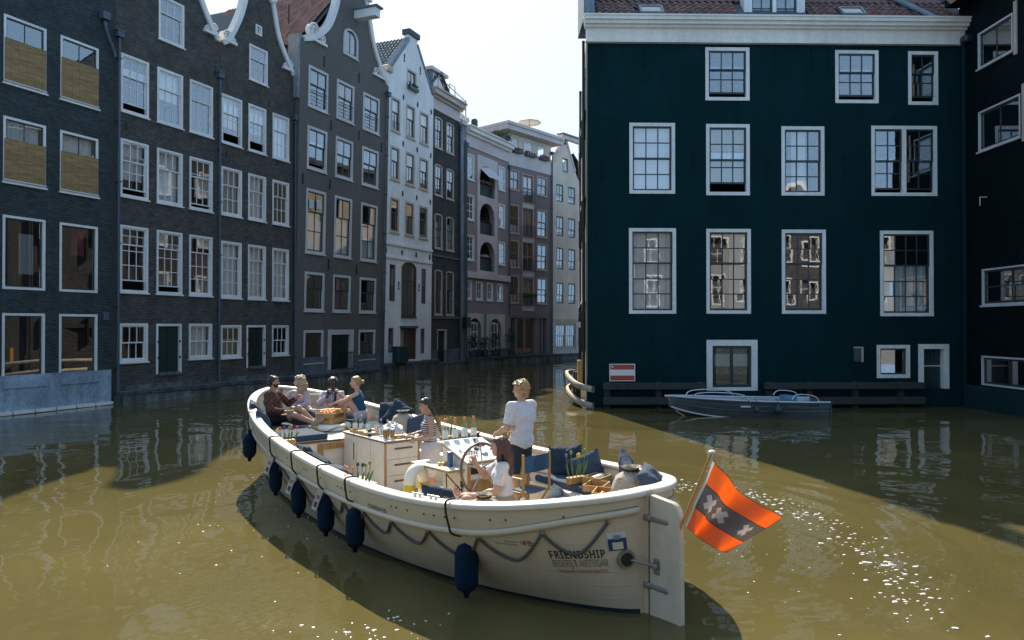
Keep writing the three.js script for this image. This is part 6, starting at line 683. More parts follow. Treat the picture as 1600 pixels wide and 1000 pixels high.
  { // head with nose, brow, jaw, lips, ears
    const hb = [bone(hp(0, 0.035, -0.02), hp(0, 0.03, 0.012), r(0.078), r(0.074)), bone(hp(0, -0.02, 0.02), hp(0, -0.075, 0.045), r(0.060), r(0.034)), bone(hp(0.03, -0.03, 0.03), hp(-0.03, -0.03, 0.03), r(0.042)), bone(hp(0, 0.0, -0.01), hp(0, -0.12, -0.03), r(0.056), r(0.05))];
    const det = [bone(hp(0, 0.012, 0.082), hp(0, -0.026, 0.103), r(0.008), r(0.0115)), bone(hp(0.012, -0.03, 0.09), hp(-0.012, -0.03, 0.09), r(0.008)), bone(hp(0.032, 0.026, 0.072), hp(-0.032, 0.026, 0.072), r(0.010)), bone(hp(0.02, -0.058, 0.077), hp(-0.02, -0.058, 0.077), r(0.0075)), bone(hp(0.076, 0.012, -0.012), hp(0.079, -0.028, -0.006), r(0.014), r(0.010)), bone(hp(-0.076, 0.012, -0.012), hp(-0.079, -0.028, -0.006), r(0.014), r(0.010))];
    const f1 = fieldOf(hb, 0.03 * s), f2 = fieldOf(det, 0.008 * s), sock = fieldOf([bone(hp(0.032, 0.006, 0.098), hp(0.03, 0.006, 0.099), r(0.012)), bone(hp(-0.032, 0.006, 0.098), hp(-0.03, 0.006, 0.099), r(0.012))], 0.01 * s), fh = (x, y, z) => { const a = f1(x, y, z), b = f2(x, y, z), k = 0.012 * s, h = Math.max(k - Math.abs(a - b), 0), m = Math.min(a, b) - h * h / (4 * k), c = -sock(x, y, z), h2 = Math.max(0.008 - Math.abs(m - c), 0); return Math.max(m, c) + h2 * h2 / 0.032; };
    geos.push(nets(fh, boundsOf([...hb, ...det], 0.01), 0.0055, (x, y, z) => { const [a, b, c] = loc(x, y, z), ax = Math.abs(a); if (c > 0.05) { if (Math.hypot((ax - 0.031) / 0.015, (b - 0.006) / 0.0075) < 1) return ax > 0.024 && ax < 0.037 ? [0.02, 0.015, 0.012] : [0.55, 0.52, 0.5]; if (Math.abs(b - 0.027) < 0.0055 && ax > 0.013 && ax < 0.05) return o.brow ?? [0.03, 0.02, 0.015]; if (Math.hypot(a / 0.022, (b + 0.057) / 0.0095) < 1) return o.lip ?? [skin[0] * 0.75, skin[1] * 0.42, skin[2] * 0.42]; } if (o.beard && c > -0.01 && b < -0.03 && (b < -0.075 || ax > 0.03 || Math.abs(b + 0.04) < 0.008)) return o.beard; return skin; }));
  }
  const fwdOf = (E, W) => W.clone().sub(E); const hands = { L: handBones(J.wL, o.dL ? V(...o.dL) : fwdOf(J.eL, J.wL), V(...(o.nL ?? [-0.6, -0.6, 0.2])), -1, o.cL ?? 0.5, s * (fem ? 0.92 : 1)), R: handBones(J.wR, o.dR ? V(...o.dR) : fwdOf(J.eR, J.wR), V(...(o.nR ?? [0.6, -0.6, 0.2])), 1, o.cR ?? 0.5, s * (fem ? 0.92 : 1)) };
  for (const k of ['L', 'R']) geos.push(nets(fieldOf(hands[k], 0.007), boundsOf(hands[k], 0.008), 0.0042, sk));
  const body = mesh('body', mergeGeometries(geos.map((x) => x.toNonIndexed())), std(C(1, 1, 1), 0.55, { vertexColors: true }), g);
  // clothing: the same bones, fuller, cut at neckline, cuffs and hem
  const cut = (f, planes) => (x, y, z) => { let d = f(x, y, z); for (const [p, n] of planes) d = Math.max(d, (x - p.x) * n.x + (y - p.y) * n.y + (z - p.z) * n.z); return d; };
  const part = (arr, to) => { const [a, b, c] = arr, out = []; if (to <= 1) out.push(bone(a.a, a.a.clone().lerp(a.b, to), a.r0, lerp(a.r0, a.r1, to))); else { out.push(a); const E = b.a, W = c.b, t = to - 1; out.push(bone(E, E.clone().lerp(W, t), b.r0, lerp(b.r0, c.r1, t))); } return out; };
  const hollow = (f, t) => (x, y, z) => { const d = f(x, y, z); return d; };
  for (const c of o.wear) {
    let bones = [], planes = []; const e = c.e ?? 0.014;
    if (c.kind === 'top') { bones = [...B.torso, ...part(B.armL, c.sleeve ?? 0.5), ...part(B.armR, c.sleeve ?? 0.5)]; if (c.sleeve === 0) bones = [...B.torso]; planes.push([J.neck.clone().addScaledVector(up, (c.neck ?? -0.005) * s), up]); if (c.hem !== undefined) planes.push([J.pelvis.clone().addScaledVector(up, -c.hem * s), up.clone().negate()]);
      for (const [S, E, W] of [[J.sL, J.eL, J.wL], [J.sR, J.eR, J.wR]]) { const t = c.sleeve ?? 0.5; if (t > 0) { const a = t <= 1 ? S.clone().lerp(E, t) : E.clone().lerp(W, t - 1), d = (t <= 1 ? E.clone().sub(S) : W.clone().sub(E)).normalize(); c.cuffs = c.cuffs || []; c.cuffs.push([a, d]); } } }
    if (c.kind === 'legs') { bones = [B.torso[0], bone(J.pelvis, J.pelvis.clone().lerp(J.chest, 0.28), r(0.1)), ...part(B.legL, c.to), ...part(B.legR, c.to)]; planes.push([J.pelvis.clone().addScaledVector(up, (c.waist ?? 0.1) * s), up]); }
    if (c.kind === 'shoes') bones = B.feet;
    const base = fieldOf(bones, 0.045 * s, e), wob = c.fold ?? 0.006, ff = (x, y, z) => { let d = base(x, y, z) + (d0(x, y, z) - 0.5) * wob; if (c.cuffs) for (const [p, n] of c.cuffs) { const k = (x - p.x) * n.x + (y - p.y) * n.y + (z - p.z) * n.z, rr2 = Math.hypot(x - p.x, y - p.y, z - p.z); if (k > 0 && rr2 < 0.12 * s) d = Math.max(d, k); } return d; }, d0 = (x, y, z) => 0.65 * nz(x * 16 + 40 + z * 7, y * 13 + 40) + 0.35 * nz2(x * 34 + 60, y * 22 + z * 30 + 60);
    mesh(c.name, withUV(nets(cut(ff, planes), boundsOf(bones, e + 0.03), 0.011, c.color), 1), c.mat, g);
  }
  for (const h of o.hair ?? []) { // hair: skull cap cut back from the face, plus locks
    const bones = [], amp = h.amp ?? 0.01, fr = h.freq ?? 40; if (h.cap !== false) bones.push(bone(hp(0, 0.045, -0.03), hp(0, 0.045, 0.01), r(0.088 + (h.cap ?? 0)), r(0.078 + (h.cap ?? 0) * 0.8)), bone(hp(0, 0.0, -0.05), hp(0, -0.03, -0.05), r(0.07 + (h.cap ?? 0)), r(0.055 + (h.cap ?? 0))));
    const lk = []; for (const l of h.locks ?? []) for (let i = 0; i + 1 < l.p.length; i++) { const conv = (p) => l.world ? V(...p).multiplyScalar(s) : hp(...p); lk.push(bone(conv(l.p[i]), conv(l.p[i + 1]), r(l.r[i]), r(l.r[i + 1]))); }
    const fc = bones.length ? fieldOf(bones, 0.03 * s) : () => 1, fl = lk.length ? fieldOf(lk, 0.02 * s) : () => 1, line = h.line ?? 0.045;
    const f = (x, y, z) => { const [a, b, c] = loc(x, y, z); let d = fc(x, y, z); if (bones.length) { const face = Math.min(c - (0.018 + Math.max(0, b - line) * 1.3), 9); const open = b < line + 0.02 ? face : c - 0.085 + (0.1 - b) * 0.2; d = Math.max(d, b < 0.055 ? face : open > 0 ? open : d); } d = Math.min(d, fl(x, y, z)); return d + amp * (Math.sin(a * fr + 3 * Math.sin(b * fr * 0.6)) * Math.sin(b * fr * 0.8 + c * fr * 0.5) * 0.6 + (nz(a * 50 + 70 + c * 30, b * (h.strand ? 6 : 45) + 70) - 0.5) * 1.2); };
    mesh('hair', withUV(nets(f, boundsOf([...bones, ...lk], 0.02 + amp), 0.0065)), h.mat, g);
  }
  g.userData.J = undefined; delete g.userData.J; return { g, J, hp, body, s };
}
const fab = (r, gg, b, o = {}) => std(C(r, gg, b), 0.92, { map: clothTex, bumpMap: wrinkle, bumpScale: 0.010, ...o });
const hairM = (r, gg, b) => std(C(r, gg, b), 0.42, { sheen: 0.3 });
const SK = { a: [0.46, 0.27, 0.185], b: [0.52, 0.32, 0.23], dark: [0.11, 0.062, 0.042], c: [0.40, 0.225, 0.15] };
const place = (f, u, v, y, R_) => { f.g.position.copy(bw(u, v, y)); f.g.rotation.y = R_; return f; };
// 1. man in a brown jacket at the port bow
const pMan = place(figure('seated man in brown patterned jacket and shorts holding a glass at the bow', { skin: SK.c, beard: [0.05, 0.03, 0.02], yaw: 0.35, pitch: -0.05, J: { pelvis: [0, 0.11, 0], chest: [0, 0.44, -0.05], neck: [0, 0.64, -0.05], head: [0, 0.80, -0.02], sL: [0.19, 0.57, -0.05], sR: [-0.19, 0.57, -0.05], eL: [0.30, 0.38, 0.14], wL: [0.22, 0.50, 0.34], eR: [-0.27, 0.30, 0.06], wR: [-0.20, 0.27, 0.33], hL: [0.1, 0.1, 0.03], hR: [-0.1, 0.1, 0.03], kL: [0.13, 0.30, 0.42], kR: [-0.16, 0.20, 0.47], aL: [0.11, 0.06, 0.74], aR: [-0.08, 0.06, 0.84], tL: [0.12, 0.13, 0.87], tR: [-0.08, 0.14, 0.98] }, cR: 0.9, nR: [0.9, 0.2, 0.2],
  wear: [{ name: 'jacket', kind: 'top', sleeve: 1.85, neck: 0.0, hem: 0.07, e: 0.02, fold: 0.012, mat: std(C(1, 1, 1), 0.9, { vertexColors: true }), color: (x, y, z) => (Math.sin(y * 60 + x * 20) * Math.sin(z * 55 + x * 45) > 0.25 ? [0.17, 0.055, 0.028] : [0.06, 0.024, 0.018]) }, { name: 'shorts', kind: 'legs', to: 0.62, mat: fab(0.010, 0.016, 0.02) }, { name: 'shoes', kind: 'shoes', e: 0.012, mat: fab(0.42, 0.33, 0.33) }],
  hair: [{ mat: hairM(0.018, 0.014, 0.012), amp: 0.012, freq: 70, cap: 0.006 }] }), 8.62, -0.72, 1.13, Math.PI / 2 - 0.15);
// 2. woman with long curly blond hair
const pCurl = place(figure('woman with long curly blond hair in a pale pink blouse and grey trousers', { skin: SK.b, fem: 1, s: 0.97, yaw: -0.75, pitch: -0.1, J: { pelvis: [0, 0.11, 0], chest: [0, 0.42, 0.0], neck: [0, 0.61, 0.0], head: [0, 0.76, 0.03], sL: [0.16, 0.55, 0], sR: [-0.16, 0.55, 0], eL: [0.24, 0.30, 0.06], wL: [0.10, 0.27, 0.26], eR: [-0.28, 0.38, 0.14], wR: [-0.26, 0.52, 0.30], hL: [0.09, 0.1, 0.03], hR: [-0.09, 0.1, 0.03], kL: [0.38, 0.24, 0.22], kR: [0.16, 0.18, 0.40], aL: [0.66, 0.07, 0.34], aR: [0.52, 0.06, 0.50], tL: [0.78, 0.08, 0.40], tR: [0.64, 0.08, 0.58] }, cR: 0.9,
  wear: [{ name: 'blouse', kind: 'top', sleeve: 1.8, neck: -0.03, hem: 0.08, e: 0.022, fold: 0.016, mat: fab(0.62, 0.52, 0.58) }, { name: 'trousers', kind: 'legs', to: 1.85, e: 0.02, fold: 0.014, mat: fab(0.085, 0.085, 0.10) }, { name: 'shoes', kind: 'shoes', e: 0.012, mat: fab(0.06, 0.065, 0.07) }],
  hair: [{ mat: hairM(0.40, 0.28, 0.16), amp: 0.022, freq: 84, cap: 0.024, locks: [{ p: [[0.06, 0.08, -0.04], [0.10, -0.03, -0.06], [0.11, -0.15, -0.05], [0.09, -0.27, -0.02]], r: [0.05, 0.068, 0.06, 0.03] }, { p: [[-0.06, 0.08, -0.06], [-0.08, -0.03, -0.09], [-0.09, -0.15, -0.08], [-0.08, -0.26, -0.05]], r: [0.04, 0.045, 0.042, 0.025] }, { p: [[0, 0.05, -0.08], [0.02, -0.08, -0.11], [0.03, -0.22, -0.10], [0.02, -0.33, -0.08]], r: [0.06, 0.075, 0.07, 0.03] }] }] }), 9.22, 0.02, 1.13, -0.35);
// 3. woman with long black braids, drinking
const pBraid = place(figure('woman with long black braids and sunglasses in white drinking, sitting cross legged', { skin: SK.dark, fem: 1, s: 0.95, pitch: 0.08, yaw: 0, J: { pelvis: [0, 0.11, 0], chest: [0, 0.41, 0.02], neck: [0, 0.6, 0.03], head: [0, 0.75, 0.07], sL: [0.165, 0.54, 0.02], sR: [-0.165, 0.54, 0.02], eL: [0.25, 0.29, 0.12], wL: [0.08, 0.33, 0.26], eR: [-0.24, 0.34, 0.20], wR: [-0.05, 0.52, 0.27], hL: [0.09, 0.1, 0.04], hR: [-0.09, 0.1, 0.04], kL: [0.36, 0.17, 0.28], kR: [-0.36, 0.17, 0.28], aL: [-0.02, 0.07, 0.46], aR: [0.12, 0.06, 0.36], tL: [-0.12, 0.06, 0.52], tR: [0.22, 0.06, 0.42] }, cR: 1.0,
  wear: [{ name: 'shirt', kind: 'top', sleeve: 1.7, neck: -0.02, hem: 0.08, e: 0.026, fold: 0.018, mat: fab(0.62, 0.58, 0.68) }, { name: 'trousers', kind: 'legs', to: 1.75, e: 0.02, mat: fab(0.62, 0.55, 0.57) }],
  hair: [{ mat: hairM(0.008, 0.008, 0.009), amp: 0.006, freq: 90, cap: 0.006, locks: [{ p: [[0.075, 0.02, 0.02], [0.085, -0.1, 0.06], [0.075, -0.25, 0.10], [0.06, -0.42, 0.14]], r: [0.03, 0.026, 0.026, 0.02] }, { p: [[-0.075, 0.02, 0.02], [-0.085, -0.1, 0.05], [-0.085, -0.22, 0.07], [-0.08, -0.34, 0.09]], r: [0.028, 0.026, 0.024, 0.018] }] }] }), 8.85, 0.58, 1.13, 0.05);
{ const f = pBraid, sg = mesh('sunglasses', merge([rod(f.hp(-0.07, 0.012, 0.07), f.hp(0.07, 0.012, 0.07), 0.005), ...[-0.033, 0.033].map((x) => { const c = f.hp(x, 0.004, 0.094), e = new THREE.SphereGeometry(0.026, 12, 8); e.scale(1, 0.85, 0.4); e.translate(c.x, c.y, c.z); return e; })]), M.black, f.g); const hb = new THREE.TorusGeometry(0.088, 0.012, 8, 24, Math.PI); hb.rotateX(-0.5); const c = f.hp(0, 0.055, 0.0); hb.translate(c.x, c.y, c.z); mesh('headband', hb, fab(0.6, 0.6, 0.62), f.g); }
// 4. woman in a blue top with one knee up
const pBlue = place(figure('blond woman in sleeveless blue top and white trousers with one knee raised', { skin: SK.b, fem: 1, s: 0.98, yaw: 0.1, pitch: 0.0, J: { pelvis: [0, 0.11, 0], chest: [0, 0.43, 0.06], neck: [0, 0.62, 0.08], head: [0, 0.77, 0.12], sL: [0.16, 0.56, 0.07], sR: [-0.16, 0.56, 0.07], eL: [0.20, 0.42, 0.32], wL: [0.13, 0.36, 0.54], eR: [-0.24, 0.34, 0.22], wR: [-0.16, 0.48, 0.40], hL: [0.09, 0.1, 0.04], hR: [-0.09, 0.1, 0.04], kL: [0.12, 0.46, 0.26], kR: [-0.22, 0.18, 0.40], aL: [0.10, 0.07, 0.36], aR: [-0.02, 0.07, 0.66], tL: [0.10, 0.05, 0.50], tR: [0.02, 0.06, 0.78] }, cR: 0.9, cL: 0.35,
  wear: [{ name: 'vest', kind: 'top', sleeve: 0, neck: -0.02, hem: 0.1, e: 0.02, fold: 0.012, mat: fab(0.010, 0.095, 0.20) }, { name: 'trousers', kind: 'legs', to: 1.7, e: 0.024, mat: fab(0.62, 0.55, 0.54) }, { name: 'shoes', kind: 'shoes', e: 0.008, mat: fab(0.03, 0.09, 0.10) }],
  hair: [{ mat: hairM(0.33, 0.20, 0.09), amp: 0.006, freq: 60, cap: 0.003, locks: [{ p: [[0, 0.03, -0.10], [0.0, 0.01, -0.145], [0.02, 0.03, -0.165]], r: [0.03, 0.034, 0.02] }] }] }), 8.15, 0.85, 1.13, -Math.PI / 2 + 0.12);
// 5. woman in a striped top preparing food
const pStripe = place(figure('standing woman in navy and white striped top holding a plate at the drawer unit', { skin: SK.c, fem: 1, s: 0.93, yaw: 0.12, pitch: 0.22, lip: [0.38, 0.03, 0.03], J: { pelvis: [0, 0.93, 0], chest: [0, 1.26, 0.03], neck: [0, 1.46, 0.05], head: [0, 1.595, 0.10], sL: [0.165, 1.40, 0.03], sR: [-0.165, 1.40, 0.03], eL: [0.24, 1.13, 0.04], wL: [0.13, 1.08, 0.26], eR: [-0.22, 1.13, 0.10], wR: [-0.08, 1.12, 0.32], hL: [0.09, 0.9, 0], hR: [-0.09, 0.9, 0], kL: [0.1, 0.5, 0.02], kR: [-0.1, 0.5, 0.02], aL: [0.1, 0.08, -0.02], aR: [-0.1, 0.08, -0.02], tL: [0.11, 0.04, 0.13], tR: [-0.11, 0.04, 0.13] }, cL: 0.8, cR: 0.8,
  wear: [{ name: 'striped_top', kind: 'top', sleeve: 0, neck: -0.01, hem: 0.06, e: 0.014, mat: std(C(1, 1, 1), 0.92, { vertexColors: true }), color: (x, y) => (Math.sin(y * 195) > 0.1 ? [0.62, 0.62, 0.64] : [0.018, 0.022, 0.045]) }, { name: 'skirt', kind: 'legs', to: 0.9, e: 0.045, mat: fab(0.62, 0.60, 0.64) }, { name: 'shoes', kind: 'shoes', e: 0.01, mat: M.black }],
  hair: [{ mat: hairM(0.028, 0.018, 0.013), amp: 0.004, freq: 90, strand: 1, cap: 0.002, locks: [{ p: [[0, -0.02, -0.09], [0.0, -0.10, -0.125], [0.01, -0.22, -0.15]], r: [0.036, 0.036, 0.034] }] }, { mat: hairM(0.26, 0.14, 0.06), cap: false, amp: 0.004, freq: 80, strand: 1, locks: [{ p: [[0.01, -0.20, -0.145], [0.02, -0.34, -0.16], [0.02, -0.47, -0.15]], r: [0.034, 0.036, 0.012] }] }] }), 4.42, 0.12, 0.30, -Math.PI / 2 + 0.28);
// 6. man standing in a white t-shirt
const pTee = place(figure('standing man with tousled blond hair in a white t-shirt seen from behind', { skin: SK.a, s: 1.03, yaw: 0.35, pitch: 0.05, J: { pelvis: [0, 0.98, 0], chest: [0, 1.33, 0.0], neck: [0, 1.545, 0.0], head: [0, 1.70, 0.035], sL: [0.205, 1.475, 0], sR: [-0.205, 1.475, 0], eL: [0.275, 1.18, 0.03], wL: [0.22, 1.08, 0.28], eR: [-0.27, 1.18, 0.06], wR: [-0.18, 1.06, 0.30], hL: [0.1, 0.93, 0], hR: [-0.1, 0.93, 0], kL: [0.11, 0.51, 0.02], kR: [-0.11, 0.51, 0.02], aL: [0.12, 0.09, -0.02], aR: [-0.12, 0.09, -0.02], tL: [0.13, 0.04, 0.15], tR: [-0.13, 0.04, 0.15] }, cL: 0.9, cR: 0.9,
  wear: [{ name: 't_shirt', kind: 'top', sleeve: 0.82, neck: 0.005, hem: 0.13, e: 0.030, fold: 0.014, mat: fab(0.76, 0.75, 0.80) }, { name: 'shorts', kind: 'legs', to: 0.95, e: 0.010, waist: 0.02, mat: fab(0.03, 0.04, 0.06) }, { name: 'shoes', kind: 'shoes', e: 0.012, mat: fab(0.4, 0.4, 0.4) }],
  hair: [{ mat: hairM(0.36, 0.235, 0.11), amp: 0.022, freq: 88, cap: 0.026, line: 0.06, locks: [{ p: [[0.075, 0.05, -0.03], [0.082, -0.02, -0.04]], r: [0.034, 0.028] }, { p: [[-0.075, 0.05, -0.03], [-0.082, -0.02, -0.04]], r: [0.034, 0.028] }, { p: [[0, 0.0, -0.09], [0, -0.07, -0.085]], r: [0.055, 0.045] }] }] }), 3.3, 1.0, 0.30, BPHI + Math.PI + 0.15);
// 7. woman seated at the wheel
const pHelm = place(figure('seated woman with long auburn hair and white t-shirt beside the steering wheel', { skin: SK.a, fem: 1, s: 1.0, yaw: -0.25, pitch: 0.0, J: { pelvis: [0, 0.60, 0], chest: [0, 0.92, 0.02], neck: [0, 1.11, 0.03], head: [0, 1.255, 0.06], sL: [0.17, 1.05, 0.02], sR: [-0.17, 1.05, 0.02], eL: [0.23, 0.78, 0.10], wL: [0.16, 0.72, 0.34], eR: [-0.26, 0.86, 0.22], wR: [-0.10, 1.04, 0.34], hL: [0.09, 0.58, 0.03], hR: [-0.09, 0.58, 0.03], kL: [0.15, 0.66, 0.45], kR: [-0.14, 0.62, 0.46], aL: [0.14, 0.2, 0.52], aR: [-0.14, 0.2, 0.5], tL: [0.14, 0.14, 0.66], tR: [-0.14, 0.14, 0.64] }, dR: [0.15, 0.9, 0.3], cR: 0.8,
  wear: [{ name: 't_shirt', kind: 'top', sleeve: 0.75, neck: -0.01, hem: 0.1, e: 0.02, fold: 0.014, mat: fab(0.74, 0.72, 0.75) }, { name: 'trousers', kind: 'legs', to: 1.6, e: 0.022, mat: fab(0.42, 0.34, 0.26) }],
  hair: [{ mat: hairM(0.080, 0.032, 0.022), amp: 0.005, freq: 90, strand: 1, cap: 0.006, locks: [{ p: [[0.03, 0.03, -0.08], [0.04, -0.12, -0.115], [0.05, -0.30, -0.12], [0.05, -0.50, -0.10]], r: [0.055, 0.06, 0.055, 0.018] }, { p: [[-0.03, 0.03, -0.08], [-0.05, -0.12, -0.11], [-0.05, -0.28, -0.12], [-0.03, -0.44, -0.11]], r: [0.055, 0.058, 0.05, 0.018] }, { p: [[0.075, 0.0, -0.02], [0.085, -0.12, -0.02], [0.09, -0.24, -0.02]], r: [0.03, 0.03, 0.015] }] }] }), 1.78, -0.52, 0.30, BPHI - 2.2);
{ const f = pHelm; const w = f.J.wL.clone().lerp(f.J.eL, 0.12), wt = new THREE.TorusGeometry(0.03, 0.009, 8, 18); wt.lookAt(f.J.eL.clone().sub(f.J.wL)); wt.translate(w.x, w.y, w.z); mesh('wristwatch', wt, M.black, f.g); const c = f.hp(0.02, 0.12, -0.03), cl = new THREE.TorusGeometry(0.05, 0.006, 6, 16, Math.PI); cl.rotateX(-0.4); cl.translate(c.x, c.y - 0.03, c.z); mesh('hair_clip', cl, M.casBeige, f.g); }
// ------------------------------------------------------------------ furniture and things on the boat (local x = starboard, y up, -z = bow)
const bt = (name, label, cat, u, v, y, turn = 0, group) => onBoat(thing(name, label, cat, group), u, v, y, turn);
{ // drawer unit amidships
  const g = bt('drawer_cabinet', 'white drawer unit with timber edging carrying the bottles amidships', 'cabinet', 6.11, 0.175, 0.30), W = 0.325, D = 0.74, H = 0.85;
  mesh('carcass', boxes([[-W + 0.012, W - 0.012, 0, H - 0.035, -D + 0.012, D - 0.02]]), M.panel, g);
  const ct = mesh('countertop', boxes([[-W - 0.015, W + 0.015, H - 0.012, H, -D - 0.015, D + 0.015]]), std(C(0.76, 0.74, 0.70), 0.35), g); mesh('edge_band', boxes([[-W - 0.014, W + 0.014, H - 0.034, H - 0.012, -D - 0.014, D + 0.014]]), M.edgePly, ct);
  for (const x of [-W, W - 0.03]) mesh('corner_post', boxes([[x, x + 0.03, 0, H - 0.036, D - 0.02, D]]), M.ply, g);
  for (let k = 0; k < 3; k++) { const y0 = 0.02 + k * 0.262, d = mesh('drawer', boxes([[-W + 0.034, W - 0.034, y0, y0 + 0.254, D - 0.02, D - 0.002]]), M.panel, g); mesh('handle', rbox(0.34, 0.03, 0.012, 0.006, 0.02, y0 + 0.165, D + 0.002), M.edgePly, d); for (const x of [-0.08, 0.13]) mesh('screw', new THREE.SphereGeometry(0.008, 6, 5).translate(x, y0 + 0.16, D + 0.008), M.steel, d); }
  for (const [a, b] of [[-D, -0.25], [-0.24, 0.24], [0.25, D - 0.022]]) { const d = mesh('cupboard_door', boxes([[-W, -W + 0.012, 0.02, H - 0.04, a + 0.01, b - 0.004]]), M.panel, g); if (a < -0.3) mesh('handle', rbox(0.012, 0.30, 0.03, 0.005, -W - 0.002, 0.55, b - 0.1), M.edgePly, d); }
  for (const z of [-D + 0.02, D - 0.05]) mesh('corner_post', boxes([[W, W + 0.015, 0, H - 0.036, z, z + 0.03]]), M.ply, g);
}
const CT = 1.152; // counter top height above the water
M.bottle = new THREE.MeshPhysicalMaterial({ color: 0xf4fafa, transmission: 1, thickness: 0, roughness: 0.03, ior: 1.5, side: THREE.DoubleSide }); M.label = std(C(0.72, 0.70, 0.66), 0.6); M.orange = std(C(0.70, 0.25, 0.03), 0.45); M.capOrange = std(C(0.70, 0.22, 0.08), 0.5); M.capBlue = std(C(0.18, 0.34, 0.55), 0.5); M.amber = std(C(0.50, 0.22, 0.035), 0.2, { transmission: 0.35, thickness: 0 });
const bottleG = lathe([[0.001, 0], [0.036, 0], [0.04, 0.012], [0.04, 0.165], [0.034, 0.195], [0.016, 0.222], [0.0145, 0.262]], 14), labelG = lathe([[0.0408, 0.04], [0.0408, 0.135]], 14), capG = lathe([[0.001, 0.292], [0.018, 0.29], [0.0185, 0.258], [0.016, 0.256]], 10), printG = boxes([[-0.012, 0.012, 0.055, 0.12, 0.0402, 0.042]]), liquidG = lathe([[0.001, 0.012], [0.036, 0.012], [0.036, 0.15], [0.001, 0.15]], 12);
function bottle(label, u, v, y, cap, s, group, print = M.capOrange) { const b = bt('gin_bottle', label, 'bottle', u, v, y, rr(-1, 1), group); b.scale.setScalar(s); mesh('glass', bottleG, M.bottle, b); mesh('label', labelG, M.label, b); mesh('cap', capG, cap, b); mesh('print', printG, print, b).rotation.y = 2.6; mesh('print', printG, print, b).rotation.y = 0.3; }
const bl = ['clear bottle with blue cap, leftmost on the drawer unit', 'clear bottle with orange cap behind the dark can', 'clear bottle with blue cap, second in the tray row', 'clear bottle with orange cap, tallest in the middle of the tray', 'clear bottle with orange cap nearest the fruit tray', 'clear bottle with orange cap, rearmost in the tray', 'clear bottle with blue cap nearest the amber glasses', 'clear bottle with orange cap next to the ice bag', 'small clear bottle at the far corner of the drawer unit'];
[[6.62, -0.05, 1, 1], [6.52, 0.02, 0, 1], [6.42, -0.03, 1, 1], [6.33, 0.05, 0, 1.05], [6.22, 0.0, 0, 0.95], [6.15, 0.12, 0, 1], [5.92, 0.08, 1, 1], [5.86, 0.17, 0, 0.95], [6.72, 0.02, 1, 0.8]].forEach(([u, v, c, s], k) => bottle(bl[k], u, v, CT + (k < 6 ? 0.022 : 0), c ? M.capBlue : M.capOrange, s, 'bottles on the drawer unit', k % 2 ? M.capOrange : M.capBlue));
